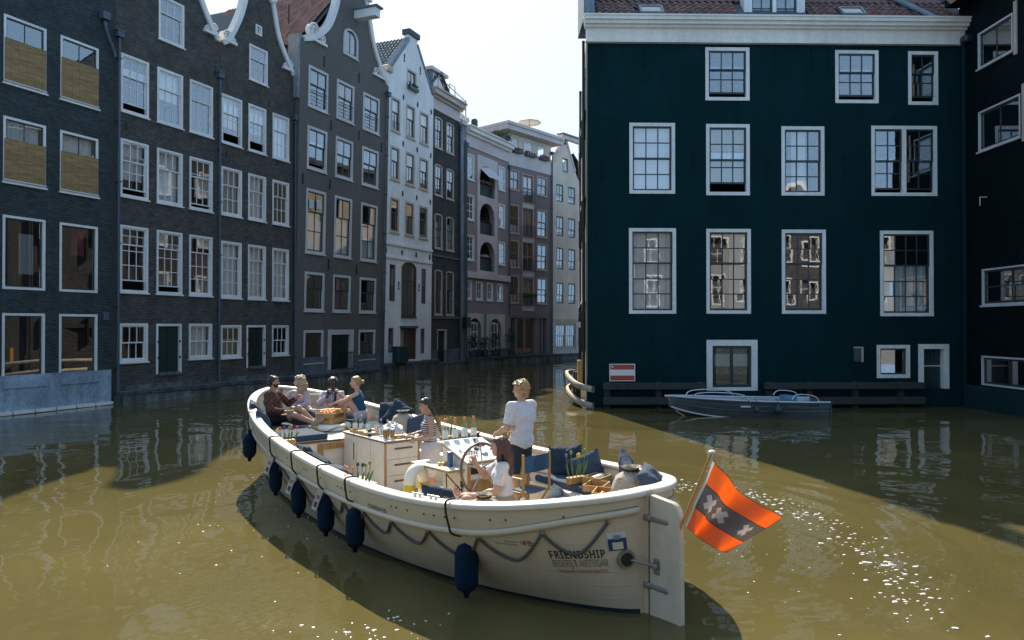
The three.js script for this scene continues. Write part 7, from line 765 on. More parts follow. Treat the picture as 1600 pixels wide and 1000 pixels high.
{ const t = bt('serving_tray', 'low wooden tray under the bottles on the drawer unit', 'tray', 6.38, 0.03, CT); mesh('base', boxes([[-0.13, 0.17, 0, 0.018, -0.33, 0.33]]), M.ply, t); for (const x of [-0.14, 0.17]) mesh('side', boxes([[x, x + 0.01, 0, 0.05, -0.33, 0.33]]), M.ply, t); for (const z of [-0.34, 0.33]) mesh('side', boxes([[-0.14, 0.18, 0, 0.05, z, z + 0.01]]), M.ply, t);
  const c = bt('drink_can', 'dark drink can standing on the drawer unit', 'can', 6.02, -0.08, CT); mesh('body', lathe([[0.001, 0], [0.028, 0], [0.033, 0.01], [0.033, 0.105], [0.026, 0.12], [0.001, 0.118]], 14), std(C(0.02, 0.05, 0.07), 0.3, { metalness: 0.5 }), c); mesh('band', lathe([[0.0336, 0.045], [0.0336, 0.07]], 14), M.label, c);
  for (const [u, v, l] of [[5.56, -0.04, 'tall amber filled glass at the corner of the drawer unit'], [5.48, 0.05, 'tall amber filled glass nearest the drawers'], [5.64, 0.05, 'tall amber filled glass behind the other two']]) { const q = bt('tall_glass', l, 'glass', u, v, CT); mesh('glass', lathe([[0.001, 0], [0.036, 0], [0.042, 0.17], [0.040, 0.17], [0.034, 0.008]], 14), M.bottle, q); mesh('drink', lathe([[0.001, 0.009], [0.033, 0.009], [0.038, 0.145], [0.001, 0.146]], 12), M.amber, q); mesh('foam', lathe([[0.001, 0.175], [0.03, 0.172], [0.038, 0.155], [0.038, 0.147], [0.001, 0.147]], 12), M.label, q); }
  const f = bt('fruit_tray', 'wooden tray of cut orange slices at the near edge of drawer unit', 'tray', 5.52, 0.22, CT); mesh('board', rbox(0.24, 0.025, 0.16, 0.008, 0, 0.0125, 0), M.ply, f); for (let k = 0; k < 9; k++) { const o = new THREE.SphereGeometry(0.03, 10, 6); o.scale(1, 0.55, 1); mesh('orange_slice', o.translate(-0.09 + (k % 5) * 0.045 + rr(-0.01, 0.01), 0.04, -0.04 + Math.floor(k / 5) * 0.07 + rr(-0.01, 0.01)), k % 3 ? M.orange : std(C(0.62, 0.34, 0.06), 0.5), f); }
  const ib = bt('ice_bag', 'crumpled clear bag of ice at the far side of drawer unit', 'bag', 6.02, 0.36, CT); mesh('bag', gridGeo(26, 14, (a, b) => { const th = a * 6.2832, ph = b * Math.PI * 0.5, n = 1 + 0.3 * (nz(5 + Math.cos(th) * 3 + b * 4, 5 + Math.sin(th) * 3) - 0.5) + 0.08 * Math.sin(th * 7 + b * 9); return [0.15 * n * Math.cos(th) * Math.sin(ph + 0.05), 0.19 * n * Math.cos(ph), 0.26 * n * Math.sin(th) * Math.sin(ph + 0.05)]; }), std(C(0.80, 0.81, 0.83), 0.3, { transmission: 0.35, thickness: 0, bumpMap: wrinkle, bumpScale: 0.03 }), ib);
  const cl = bt('patterned_cloth', 'blue and white patterned cloth on the near end of drawer unit', 'cloth', 5.62, 0.38, CT); mesh('cloth', gridGeo(16, 14, (a, b) => [(a - 0.5) * 0.2, 0.012 + 0.02 * nz(a * 6, b * 6), (b - 0.5) * 0.4]), std(C(1, 1, 1), 0.9, { map: tex(128, 128, (u, v) => (fbm(u * 9, v * 9, 9, 2) > 0.52 ? [0.16, 0.22, 0.55] : [0.85, 0.85, 0.88]), null) }), cl);
  const pp = bt('serving_plate', 'pale plate held by the woman in the striped top', 'plate', 4.55, -0.14, 1.33, 0.2); mesh('plate', lathe([[0.001, 0], [0.07, 0], [0.11, 0.015], [0.108, 0.02], [0.07, 0.008], [0.001, 0.008]], 20), M.label, pp); for (let k = 0; k < 4; k++) mesh('snack', new THREE.SphereGeometry(0.02, 8, 6).translate(0.04 * Math.cos(k * 1.6), 0.022, 0.04 * Math.sin(k * 1.6)), k % 2 ? M.linen : M.ply, pp);
}
// steering console
const CZ = 3.30;
{
  const g = bt('steering_console', 'white steering console with sloping timber edged top and switches', 'console', CZ, 0.14, 0.30), W = 0.34, D = 0.30, n = 0.85, f = 1.05;
  const prism = (x0, x1, z0, y0, z1, y1, yb) => { const s = new THREE.Shape(); s.moveTo(z0, yb); s.lineTo(z1, yb); s.lineTo(z1, y1); s.lineTo(z0, y0); s.closePath(); const q = new THREE.ExtrudeGeometry(s, { depth: x1 - x0, bevelEnabled: false }); q.rotateY(-Math.PI / 2); q.translate(x1, 0, 0); return q; };
  mesh('side_panel', prism(-W, -W + 0.025, -D, f - 0.02, D, n - 0.02, 0), M.panel, g); mesh('side_panel', prism(W - 0.025, W, -D, f - 0.02, D, n - 0.02, 0), M.panel, g); mesh('front_panel', boxes([[-W + 0.025, W - 0.025, 0, f - 0.03, -D, -D + 0.02]]), M.panel, g);
  const sl = Math.atan2(f - n, 2 * D), top = mesh('sloping_top', rbox(2 * W + 0.03, 0.022, 2 * D / Math.cos(sl) + 0.03, 0.006, 0, 0.002, 0), std(C(0.76, 0.73, 0.68), 0.4), g); top.position.set(0, (n + f) / 2, 0); top.rotation.x = sl; mesh('edge_band', rbox(2 * W + 0.028, 0.022, 2 * D / Math.cos(sl) + 0.028, 0.004, 0, -0.021, 0), M.ply, top);
  mesh('corner_post', boxes([[-W, -W + 0.045, 0, n - 0.03, D, D + 0.02]]), M.ply, g); mesh('corner_post', boxes([[W - 0.045, W, 0, n - 0.03, D, D + 0.02]]), M.ply, g); mesh('dash_panel', boxes([[-W + 0.045, W - 0.045, n - 0.24, n - 0.03, D - 0.02, D]]), M.panel, g); mesh('dash_shelf', boxes([[-W + 0.045, W - 0.045, n - 0.27, n - 0.24, D - 0.25, D + 0.01]]), M.ply, g);
  mesh('cupboard_door', boxes([[-W + 0.045, W - 0.045, 0.04, n - 0.275, D - 0.03, D - 0.01]]), M.ply, g); mesh('display', rbox(0.16, 0.09, 0.02, 0.012, -0.2, n - 0.12, D + 0.008), M.black, g); mesh('display', rbox(0.09, 0.06, 0.02, 0.01, 0.2, n - 0.11, D + 0.008), M.black, g);
  for (let r = 0; r < 2; r++) for (let k = 0; k < 5; k++) mesh('switch', rbox(0.016, 0.014, 0.03, 0.003, -0.22 + k * 0.042, 0.018, 0.06 + r * 0.055), M.black, top); for (const x of [-0.18, -0.13]) mesh('knob', new THREE.CylinderGeometry(0.014, 0.016, 0.02, 10).translate(x, 0.02, 0.19), M.black, top); mesh('compass', lathe([[0.001, 0.05], [0.04, 0.035], [0.055, 0.014]], 16).translate(0.06, 0, 0.16), M.steel, top); mesh('chart_tablet', rbox(0.14, 0.012, 0.1, 0.004, 0.16, 0.02, -0.12), M.black, top);
  const th = mesh('throttle', merge([rbox(0.05, 0.03, 0.07, 0.01, 0.02, 0.022, 0.0), rod([0.02, 0.03, 0], [0.0, 0.13, -0.05], 0.009), new THREE.SphereGeometry(0.018, 10, 8).translate(0, 0.135, -0.052)]), M.black, top);
  // wheel
  const wl = mesh('steering_wheel', new THREE.TorusGeometry(0.345, 0.018, 10, 48), std(C(0.22, 0.14, 0.08), 0.4, { map: wTex }), g); wl.position.set(-0.26, 0.79, D + 0.24); wl.rotation.x = -0.16; mesh('hub', new THREE.CylinderGeometry(0.05, 0.06, 0.06, 18).rotateX(Math.PI / 2), M.steel, wl); for (let k = 0; k < 5; k++) { const a = k / 5 * 6.283 + 0.3; mesh('spoke', rod([0.04 * Math.cos(a), 0.04 * Math.sin(a), 0], [0.335 * Math.cos(a), 0.335 * Math.sin(a), 0], 0.009), M.steel, wl); } mesh('shaft', rod([-0.26, 0.79, D], [-0.26, 0.79, D + 0.24], 0.02), M.steel, g);
  const side = (geo, y, z) => { const q = geo; q.rotateY(-Math.PI / 2); q.translate(-W - 0.0045, y, z); return q; };
  mesh('lettering', side(words('50 pers', fontR, 0.075, 0.24), 0.70, -0.02), std(C(0.14, 0.14, 0.14), 0.6), g); const st = mesh('round_sticker', side(new THREE.RingGeometry(0.058, 0.072, 28), 0.44, 0.06), std(C(0.55, 0.12, 0.05), 0.5), g); mesh('sticker_symbol', side(merge([new THREE.RingGeometry(0.016, 0.026, 14).translate(-0.018, -0.012, 0), new THREE.RingGeometry(0.016, 0.026, 14).translate(0.02, 0.0, 0), new THREE.PlaneGeometry(0.09, 0.014).rotateZ(0.5).translate(0, 0.03, 0)]), 0.44, 0.06), std(C(0.55, 0.12, 0.05), 0.5), st);
  const mic = mesh('radio_microphone', rbox(0.03, 0.09, 0.055, 0.012, -W - 0.018, 0.55, 0.2), M.black, g); mesh('coiled_cord', tube([[-W - 0.02, 0.5, 0.2], [-W - 0.02, 0.3, 0.21], [-W - 0.03, 0.22, 0.26], [-W - 0.02, 0.24, 0.31]], 0.01, 18, 6), M.black, mic);
  const q = ['clear bottle with orange cap standing on the console, nearest the striped top', 'clear bottle with orange cap on the console, second from the striped top', 'clear bottle with orange cap on the console, third from the striped top', 'clear bottle with orange cap on the console, nearest the standing man'];
  mesh('bottle_ledge', boxes([[-W, W, f - 0.02, f + 0.0, -D - 0.16, -D - 0.02]]), M.panel, g);
  [-0.24, -0.07, 0.10, 0.26].forEach((x, k) => bottle(q[k], CZ + D + 0.09, 0.14 + x, 0.30 + f + 0.001, M.capOrange, 1.12, 'bottles on the console', M.label));
  const t = bt('folding_table', 'white folding side table with timber edge and struts beside the console', 'table', 3.5, -0.36, 1.06, 0.04); mesh('table_top', boxes([[-0.14, 0.14, 0, 0.012, -0.45, 0.45]]), M.panel, t); mesh('edge_band', boxes([[-0.141, 0.139, -0.024, 0, -0.451, 0.451]]), M.ply, t); for (const z of [-0.4, 0.38]) mesh('strut', merge([rod([-0.12, -0.03, z], [-0.1, -0.42, z], 0.008), rod([-0.12, -0.04, z], [0.13, -0.3, z], 0.008)]), M.black, t);
  const kn = bt('table_knife', 'kitchen knife lying on the folding side table', 'knife', 3.62, -0.34, 1.073, 0.6); mesh('blade', boxes([[-0.012, 0.012, 0, 0.003, -0.12, 0.05]]), M.steel, kn); mesh('handle', rbox(0.02, 0.016, 0.1, 0.006, 0, 0.008, 0.1), M.black, kn);
  const br = bt('lemon_pile', 'cut lemons on the folding side table', 'fruit', 3.42, -0.33, 1.073); [0, 1, 2].forEach((k) => mesh('lemon', new THREE.SphereGeometry(0.032, 10, 8).scale(1.2, 0.8, 1).translate(-0.04 + k * 0.045, 0.026, 0.03 * (k % 2)), std(C(0.66, 0.48, 0.12), 0.5), br)); const cu = bt('blue_tin', 'blue tin standing on the folding side table against the console', 'tin', 3.28, -0.29, 1.073); mesh('body', lathe([[0.001, 0], [0.04, 0], [0.04, 0.19], [0.037, 0.195], [0.001, 0.195]], 16), std(C(0.03, 0.09, 0.20), 0.4), cu); mesh('lid', lathe([[0.001, 0.21], [0.041, 0.208], [0.041, 0.196]], 16), M.steel, cu);
}
{ // horseshoe lifebuoy
  const b = bt('horseshoe_lifebuoy', 'white horseshoe lifebuoy with yellow bands under the folding table', 'lifebuoy', 3.62, -0.62, 0.765, 0.35), m = std(C(0.78, 0.74, 0.62), 0.5, { bumpMap: wrinkle, bumpScale: 0.004 }), pts = [[-0.15, -0.38, 0], [-0.155, -0.1, 0], [-0.14, 0.06, 0], [-0.06, 0.15, 0], [0.06, 0.15, 0], [0.14, 0.06, 0], [0.155, -0.1, 0], [0.15, -0.38, 0]].map((p) => [p[0], p[1] + 0.1, p[2]]);
  mesh('float', tube(pts, 0.078, 40, 12), m, b); for (const x of [-1, 1]) { mesh('yellow_band', tube([[x * 0.156, -0.02, 0], [x * 0.152, 0.07, 0]], 0.081, 6, 12), std(C(0.62, 0.44, 0.02), 0.5), b); mesh('float_end', new THREE.SphereGeometry(0.077, 14, 8).translate(x * 0.15, -0.28, 0), m, b); }
}
{ // director's chair
  const c = bt('director_chair', 'folding wooden director chair with blue canvas back and seat', 'chair', 2.62, 0.50, 0.305, 0.12); mesh('seat', gridGeo(10, 8, (a, b) => [(a - 0.5) * 0.46, 0.46 - 0.02 * Math.sin(a * 3.14), (b - 0.5) * 0.40]), M.blueCanvas, c); mesh('backrest', gridGeo(12, 6, (a, b) => [(a - 0.5) * 0.52, 0.74 + b * 0.22, 0.22 + 0.025 * Math.sin(a * 3.14)]), M.blueCanvas, c);
  for (const x of [-0.26, 0.26]) { mesh('back_post', rbox(0.03, 0.54, 0.03, 0.006, x, 0.72, 0.215), M.ply, c); mesh('arm', rbox(0.055, 0.022, 0.48, 0.008, x, 0.66, 0.0), M.ply, c); mesh('arm_post', rbox(0.03, 0.2, 0.03, 0.006, x, 0.56, -0.2), M.ply, c); mesh('seat_rail', rbox(0.03, 0.03, 0.46, 0.006, x * 0.9, 0.46, 0), M.ply, c); mesh('foot_rail', rbox(0.03, 0.025, 0.46, 0.006, x, 0.0125, 0), M.ply, c); }
  for (const z of [-0.19, 0.19]) { mesh('leg', rod([-0.24, 0.46, z], [0.25, 0.02, z], 0.014), M.ply, c); mesh('leg', rod([0.24, 0.46, z + 0.02], [-0.25, 0.02, z + 0.02], 0.014), M.ply, c); }
  const st = bt('wooden_stool', 'low wooden stool under the woman seated by the wheel', 'stool', 1.74, -0.46, 0.305, -0.6); mesh('seat', rbox(0.42, 0.03, 0.40, 0.01, 0, 0.455, 0), M.ply, st); for (const x of [-0.17, 0.17]) for (const z of [-0.16, 0.16]) mesh('leg', rod([x, 0.44, z], [x * 1.1, 0, z * 1.1], 0.018), M.ply, st); for (const z of [-0.17, 0.17]) mesh('stretcher', rod([-0.18, 0.2, z], [0.18, 0.2, z], 0.012), M.ply, st);
}
// cushions
function pillowGeo(w, h, t, seed) { const f = (sg) => gridGeo(18, 18, (a, b) => { const x = a * 2 - 1, y = b * 2 - 1, e = Math.pow(Math.max(0, 1 - Math.pow(Math.abs(x), 3.2)), 0.55) * Math.pow(Math.max(0, 1 - Math.pow(Math.abs(y), 3.2)), 0.55), pin = 1 - 0.07 * (1 - x * x) * 0 - 0.06 * (1 - Math.abs(x)) * Math.abs(y) ** 4 * 0, sx = x * (1 - 0.08 * (1 - y * y)), sy = y * (1 - 0.08 * (1 - x * x)), n = nz(a * 5 + seed, b * 5 + seed * 2) - 0.5; return [sx * w / 2, sy * h / 2, sg * (t / 2 * e * (1 + 0.5 * n) + 0.001), a * w, b * h]; }); const A = f(1), B = f(-1); const ix = B.index.array; for (let i = 0; i < ix.length; i += 3) { const k = ix[i]; ix[i] = ix[i + 1]; ix[i + 1] = k; } B.computeVertexNormals(); return merge([A, B]); }
const pill = [pillowGeo(0.5, 0.42, 0.17, 1), pillowGeo(0.5, 0.5, 0.18, 4), pillowGeo(0.62, 0.36, 0.16, 7)];
function cushion(label, k, mat, u, v, y, rx, ry, rz) { const m = single('cushion', pill[k], mat, label, 'cushion', 'loose cushions on the tour boat'); m.position.copy(bw(u, v, y)); m.rotation.order = 'YXZ'; m.rotation.set(rx, BPHI + ry, rz); return m; }
cushion('grey cushion at the port bow behind the man in brown', 1, M.navyLight, 8.85, -0.98, 1.36, -0.5, 1.2, 0.1); cushion('blue grey cushion tilted against the port rail near the brown jacket', 0, M.navyLight, 8.15, -1.12, 1.30, -0.55, 1.35, -0.2); cushion('linen cushion at the bow beside the curly haired woman', 1, M.linen, 9.35, 0.45, 1.38, -0.3, -0.3, 0.05); cushion('navy cushion between the two women at the bow', 0, M.navy, 9.0, 0.92, 1.36, -0.3, -0.7, 0.1);
cushion('navy cushion behind the woman in blue', 1, M.navy, 7.55, 1.15, 1.30, -0.35, -1.1, 0.15); cushion('large navy cushion standing on its corner along the starboard side', 1, M.navy, 7.15, 1.12, 1.32, -0.3, -0.9, -0.5); cushion('blue grey cushion beside the linen bag on the starboard bench', 0, M.navyLight, 6.45, 1.12, 1.18, -0.35, -1.0, 0.35); cushion('dark cushion on the starboard bench behind the bottles on the console', 0, M.navy, 5.3, 1.38, 0.98, -0.6, -1.3, 0.1); cushion('dark cushion lying flat on the starboard bench beyond the console', 2, M.navy, 4.6, 1.38, 0.90, -1.2, -1.4, 0.0);
cushion('navy cushion tucked inside the port rail near the first tulips', 2, M.navy, 5.75, -1.28, 1.02, -0.7, 1.45, -0.1); cushion('navy cushion inside the port rail, between tulip pots', 2, M.navy, 5.0, -1.36, 0.98, -0.8, 1.5, 0.15); cushion('blue grey cushion inside the port rail beside the white bowl', 2, M.navyLight, 4.35, -1.38, 0.94, -0.9, 1.55, -0.1);
cushion('navy cushion slumped against the port side of the console', 2, M.navy, 2.25, -1.12, 0.93, -0.55, 0.5, -0.35); cushion('navy cushion on the starboard bench nearest the canvas chair', 1, M.navy, 2.72, 1.36, 1.02, -0.25, -0.9, 0.1); cushion('blue grey cushion bending over on the starboard bench by the yellow tulips', 0, M.navyLight, 2.3, 1.38, 1.0, -0.2, -0.4, 0.3); cushion('long navy cushion lying on the stern quarter by the lettered side', 2, M.navy, 1.12, -0.22, 0.97, -0.75, 0.62, 0.10); cushion('slate blue cushion leaning at the starboard quarter', 1, M.navyLight, 1.30, 1.12, 1.12, -0.2, 0.9, 0.5); cushion('slate blue cushion lying on the stern rail beside the linen bag', 1, M.navyLight, 0.60, 0.84, 1.14, -0.8, 0.4, 0.2);
function pad(label, pts, y0, t, mat) { const s = new THREE.Shape(pts.map(([v, u]) => new THREE.Vector2(v, u))); const g = new THREE.ExtrudeGeometry(s, { depth: t - 0.04, bevelEnabled: true, bevelSize: 0.02, bevelThickness: 0.02, bevelSegments: 3 }); g.translate(0, 0, 0.02); g.rotateX(-Math.PI / 2); const m = single('seat_pad', g, mat, label, 'seat pad', 'seat pads on the tour boat'); onBoat(m, 0, 0, y0); return m; }
pad('slate blue seat pad on the port side of the bow platform', [[-1.22, 6.98], [-0.42, 6.98], [-0.42, 9.0], [-0.82, 9.0]], 1.022, 0.10, M.navyLight); pad('navy seat pad on the starboard side of the bow platform', [[0.55, 7.05], [1.2, 7.05], [0.92, 8.9], [0.55, 8.9]], 1.022, 0.10, M.navy); pad('slate blue seat pad across the bow tip', [[-0.55, 9.06], [0.85, 8.98], [0.40, 9.8], [-0.30, 9.8]], 1.022, 0.10, M.navyLight); pad('blue grey seat pad on the starboard aft bench', [[0.93, 1.75], [1.42, 1.75], [1.5, 2.95], [1.0, 2.95]], 0.762, 0.09, M.navyLight);
{ // lifebuoy used as a low table, and the crate on it
  const l = bt('ring_lifebuoy', 'white ring lifebuoy lying flat under the fruit crate', 'lifebuoy', 8.0, 0.14, 1.022), to = new THREE.TorusGeometry(0.30, 0.085, 14, 40); to.rotateX(Math.PI / 2); to.scale(1, 0.8, 1); mesh('ring', to.translate(0, 0.07, 0), M.label, l); for (const a of [0.4, 2.0, 3.6, 5.2]) { const b = new THREE.TorusGeometry(0.30, 0.089, 14, 6, 0.2); b.rotateX(Math.PI / 2); b.scale(1, 0.8, 1); b.rotateY(a); mesh('yellow_band', b.translate(0, 0.07, 0), std(C(0.60, 0.46, 0.04), 0.6), l); } mesh('grab_line', tube(Array.from({ length: 48 }, (_, k) => { const a = k / 48 * 6.283, r = 0.395 + 0.03 * Math.cos(a * 4); return [r * Math.cos(a), 0.055 + 0.045 * Math.cos(a * 4), r * Math.sin(a)]; }), 0.009, 120, 5, true), M.rope, l);
  const c = bt('fruit_crate', 'wooden lettered crate full of oranges on the ring lifebuoy', 'crate', 8.0, 0.14, 1.162, 0.62), W = 0.25, D = 0.17, H = 0.21; for (let k = 0; k < 2; k++) { const y = 0.01 + k * 0.1; for (const s of [-1, 1]) { mesh('slat', boxes([[-W, W, y, y + 0.092, s * D - 0.006, s * D + 0.006]]), M.ply, c); mesh('slat', boxes([[s * W - 0.006 + (s > 0 ? 0.012 : -0.012), s * W + 0.006 + (s > 0 ? 0.012 : -0.012), y, y + 0.092, -D - 0.006, D + 0.006]]), M.ply, c); } } mesh('base', boxes([[-W, W, 0, 0.01, -D, D]]), M.ply, c); for (const x of [-1, 1]) for (const z of [-1, 1]) mesh('corner_post', boxes([[x * (W - 0.02) - 0.012, x * (W - 0.02) + 0.012, 0.01, H + 0.01, z * (D - 0.022) - 0.012, z * (D - 0.022) + 0.012]]), M.ply, c);
  const lt = words('DAMRAK', font, 0.07, 0.36); lt.translate(-0.18, 0.115, D + 0.008); mesh('lettering', lt, M.black, c); const lt2 = words('DAMRAK', font, 0.05, 0.22); lt2.translate(-0.11, 0.06, 0); lt2.rotateY(-Math.PI / 2); lt2.translate(-W - 0.021, 0, 0); mesh('lettering', lt2, M.edgePly, c);
  const og = new THREE.SphereGeometry(0.044, 12, 9); for (let k = 0; k < 24; k++) { const m = single('orange', og, k % 5 ? M.orange : std(C(0.60, 0.30, 0.04), 0.5), 'orange heaped in the wooden crate at the bow', 'orange', 'oranges in the crate'); const x = (k % 6 - 2.5) * 0.073, z = (Math.floor(k / 6) - 1.5) * 0.076, p = V(x + rr(-0.008, 0.008), 0.17 + rr(0, 0.02) + 0.05 * (1 - Math.abs(x) / 0.25), z).applyAxisAngle(V(0, 1, 0), 0.62); const w = p.applyAxisAngle(V(0, 1, 0), BPHI).add(bw(8.0, 0.14, 1.162)); m.position.copy(w); m.rotation.set(rr(0, 3), rr(0, 3), 0); }
}
// tulips
const stemM = std(C(0.10, 0.19, 0.04), 0.7), leafM = std(C(0.06, 0.14, 0.04), 0.7, { transmission: 0.3, thickness: 0 }), bloomG = lathe([[0.001, 0], [0.016, 0.006], [0.022, 0.024], [0.019, 0.045], [0.009, 0.058], [0.004, 0.056]], 9), tulC = { y: std(C(0.70, 0.42, 0.02), 0.5), r: std(C(0.60, 0.05, 0.06), 0.5), o: std(C(0.72, 0.22, 0.03), 0.5), p: std(C(0.66, 0.22, 0.25), 0.5), d: std(C(0.06, 0.03, 0.07), 0.5), v: std(C(0.20, 0.06, 0.28), 0.5), g: std(C(0.16, 0.26, 0.05), 0.6) };
function tulips(label, u, v, y, cols, h, spread, pot = M.ply) { const g = bt('tulip_pot', label, 'flowers', u, v, y); mesh('pot', rbox(spread * 2 + 0.04, 0.09, 0.10, 0.01, 0, 0.045, 0), pot, g); cols.split('').forEach((c, k) => { const n = cols.length, x = (k / Math.max(1, n - 1) - 0.5) * 2 * spread, x2 = x * 1.25 + rr(-0.02, 0.02), z = rr(-0.03, 0.03), hh = h * rr(0.86, 1.05), st = mesh('tulip', tube([[x, 0.07, 0], [lerp(x, x2, 0.4), hh * 0.5, z * 0.5], [x2, hh, z]], 0.005, 10, 5), stemM, g); const b = mesh('bloom', bloomG, tulC[c], st); b.position.set(x2, hh - 0.005, z); b.rotation.set(rr(-0.2, 0.2), 0, rr(-0.25, 0.25)); const lf = gridGeo(8, 2, (a, q) => [x + (x2 - x) * a * 1.6 + (q - 0.5) * 0.03 * Math.sin(a * 3.1), 0.07 + hh * 0.75 * a - 0.05 * a * a, 0.03 * a + (q - 0.5) * 0.01]); mesh('leaf', lf, leafM, st); }); }
tulips('pot of yellow, red and dark tulips by the port rail at the bow platform', 6.78, -1.22, 1.02, 'yrdgrr', 0.27, 0.13); tulips('pot of pink, orange and dark tulips by the port rail amidships', 3.72, -1.46, 0.80, 'pooddgg', 0.34, 0.15, M.panel); tulips('pot of yellow and purple tulips on the aft starboard bench', 2.15, 1.02, 0.86, 'vgyyg', 0.40, 0.13); tulips('orange tulips in a box behind the woman in stripes', 5.55, 1.18, 1.0, 'ooogo', 0.36, 0.12);
// aft trays, basket and bags
function openBox(name, label, u, v, y, w, d, h, turn) { const g = bt(name, label, 'box', u, v, y, turn, 'wooden boxes on the aft bench'); mesh('base', boxes([[-w / 2, w / 2, 0, 0.012, -d / 2, d / 2]]), M.ply, g); for (const s of [-1, 1]) { mesh('side', boxes([[s * w / 2 - 0.007, s * w / 2 + 0.007, 0.002, h, -d / 2 + 0.007, d / 2 - 0.007]]), M.ply, g); mesh('end', boxes([[-w / 2 - 0.007, w / 2 + 0.007, 0.002, h + 0.001, s * d / 2 - 0.007, s * d / 2 + 0.007]]), M.ply, g); } return g; }
openBox('wooden_box', 'shallow wooden box holding a rolled white towel at the stern', 2.0, 1.27, 0.855, 0.36, 0.26, 0.10, 0.3); openBox('wooden_box', 'shallow empty wooden box on the aft bench beside the tulips', 1.72, 0.98, 0.855, 0.36, 0.26, 0.08, 0.5); const ob = openBox('wooden_box', 'wooden box of oranges next to the stern bag', 1.36, 0.78, 0.802, 0.36, 0.28, 0.13, 0.6);
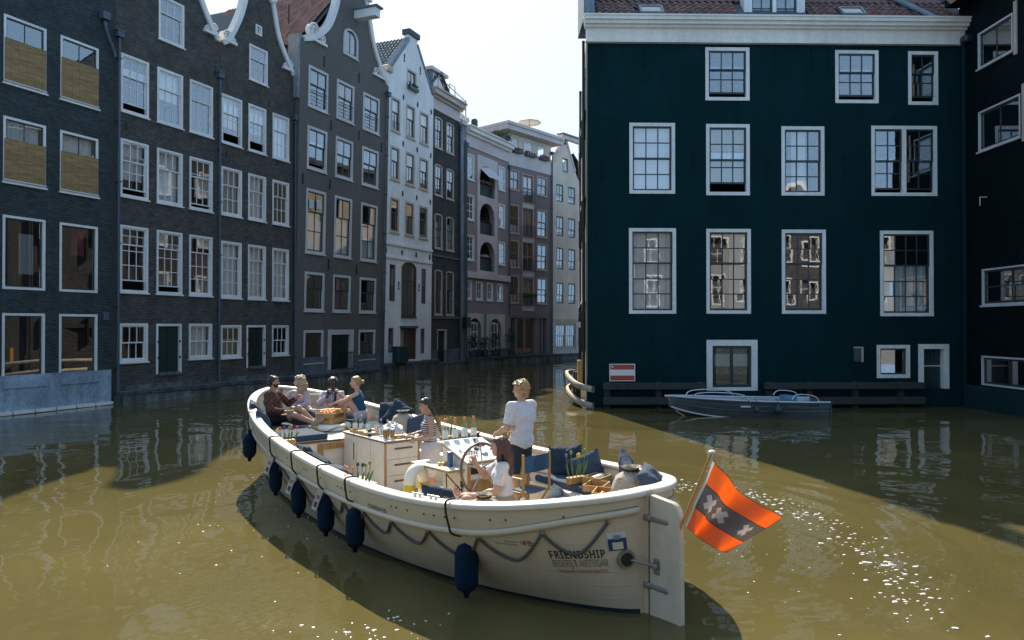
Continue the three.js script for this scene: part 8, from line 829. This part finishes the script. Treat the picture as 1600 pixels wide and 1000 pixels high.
{ const og = new THREE.SphereGeometry(0.042, 12, 9); for (let k = 0; k < 6; k++) { const m = single('orange', og, M.orange, 'orange in the stern box beside the bag', 'orange', 'oranges in the stern box'); m.position.copy(V((k % 3 - 1) * 0.09, 0.055, (Math.floor(k / 3) - 0.5) * 0.1).applyAxisAngle(V(0, 1, 0), BPHI + 0.6).add(bw(1.36, 0.78, 0.802))); }
  const tw = bt('rolled_towel', 'rolled white towel in the shallow wooden box', 'towel', 2.0, 1.27, 0.867, 0.3); mesh('roll', tube([[-0.15, 0.05, 0], [0.15, 0.05, 0]], 0.048, 6, 16), M.label, tw); mesh('fold', tube(Array.from({ length: 24 }, (_, k) => { const a = k / 24 * 12, r = 0.006 + k * 0.0016; return [0.151, 0.05 + r * Math.cos(a), r * Math.sin(a)]; }), 0.004, 40, 5), M.linen, tw);
  const sack = (label, u, v, y, s, turn) => { const g = bt('linen_bag', label, 'bag', u, v, y, turn, 'linen bags'); mesh('bag', gridGeo(30, 20, (a, b) => { const th = a * 6.2832, f = b, r = (f < 0.75 ? 0.95 + 0.25 * Math.sin(f * 4) : lerp(0.98, 0.34, sstep(0.75, 0.9, f)) + (f > 0.92 ? (f - 0.92) * 3.5 : 0)) * (1 + 0.22 * (nz(8 + Math.cos(th) * 2.5 + f * 3, 8 + Math.sin(th) * 2.5) - 0.5) + (f > 0.7 ? 0.1 * Math.sin(th * 8) : 0)); return [0.16 * s * r * Math.cos(th), 0.34 * s * f, 0.13 * s * r * Math.sin(th)]; }), M.linen, g); mesh('drawstring', new THREE.TorusGeometry(0.062 * s, 0.01 * s, 6, 20).rotateX(Math.PI / 2).translate(0, 0.31 * s, 0), M.black, g); mesh('bow', tube([[0.06 * s, 0.31 * s, 0.02], [0.13 * s, 0.33 * s, 0.05], [0.16 * s, 0.27 * s, 0.04], [0.08 * s, 0.30 * s, 0.03]], 0.008 * s, 20, 5), M.black, g); };
  sack('large linen drawstring bag on the starboard side behind the ice bag', 6.78, 1.0, 1.0, 1.3, 0.5); sack('linen drawstring bag with black tie on the stern seat', 0.95, 0.80, 0.802, 1.45, 0.2); sack('small linen bag slumped at the stern by the sternpost', 0.72, 0.42, 0.802, 0.85, 1.0); sack('khaki cloth bag resting on the port bench beside the seated woman', 1.38, -1.12, 0.762, 1.15, 0.7);
  const wb = bt('wicker_basket', 'brown wicker basket on the starboard bench behind the striped top', 'basket', 5.0, 1.22, 0.762); mesh('basket', gridGeo(40, 14, (a, b) => { const th = a * 6.2832, r = 0.15 + 0.05 * b + 0.006 * (((Math.floor(a * 40) + Math.floor(b * 14)) % 2) ? 1 : -1); return [r * Math.cos(th), 0.26 * b, r * Math.sin(th)]; }), std(C(0.20, 0.11, 0.05), 0.8), wb); mesh('rim', new THREE.TorusGeometry(0.203, 0.013, 8, 30).rotateX(Math.PI / 2).translate(0, 0.26, 0), std(C(0.24, 0.13, 0.06), 0.8), wb); mesh('base', new THREE.CylinderGeometry(0.15, 0.15, 0.012, 24).translate(0, 0.006, 0), std(C(0.2, 0.11, 0.05), 0.8), wb);
  const bo = bt('white_bowl', 'small white bowl on the port bench by the tulips', 'bowl', 3.95, -1.34, 0.762 + 0.14); mesh('bowl', lathe([[0.001, 0], [0.05, 0], [0.11, 0.05], [0.105, 0.052], [0.05, 0.01], [0.001, 0.01]], 20), M.label, bo); const bs = bt('white_box', 'white cool box lid under the small bowl on the port bench', 'box', 3.95, -1.34, 0.762); mesh('body', rbox(0.3, 0.10, 0.5, 0.02, 0, 0.05, 0), M.panel, bs); mesh('lid', rbox(0.32, 0.035, 0.52, 0.012, 0, 0.12, 0), M.panel, bs);
}
// drinks in hands
function goblet(label, p, tilt = 0) { const g = thing('wine_glass', label, 'glass', 'glasses of drink held at the bow'); g.position.copy(p.f.g.localToWorld(p.at.clone())); g.rotation.z = tilt; mesh('bowl', lathe([[0.001, 0.03], [0.02, 0.034], [0.042, 0.06], [0.046, 0.09], [0.038, 0.125], [0.036, 0.125], [0.044, 0.09], [0.04, 0.062], [0.018, 0.038], [0.001, 0.036]], 16), M.bottle, g); mesh('stem', lathe([[0.001, 0.032], [0.004, 0.03], [0.004, -0.03], [0.03, -0.036], [0.03, -0.039], [0.001, -0.039]], 12), M.bottle, g); mesh('drink', lathe([[0.001, 0.04], [0.018, 0.041], [0.038, 0.064], [0.041, 0.085], [0.001, 0.085]], 14), std(C(0.62, 0.48, 0.36), 0.3, { transmission: 0.4, thickness: 0 }), g); return g; }
scene.updateMatrixWorld(true);
goblet('glass of pale drink in the hand of the man in brown', { f: pMan, at: V(-0.17, 0.28, 0.45) }); goblet('glass of pale drink raised by the curly haired woman', { f: pCurl, at: V(-0.26, 0.56, 0.40) }); goblet('glass at the lips of the woman with braids', { f: pBraid, at: V(-0.01, 0.53, 0.315) }); goblet('glass of pale drink in the hand of the woman in blue', { f: pBlue, at: V(-0.14, 0.52, 0.50) });
renderer.render(scene, camera);
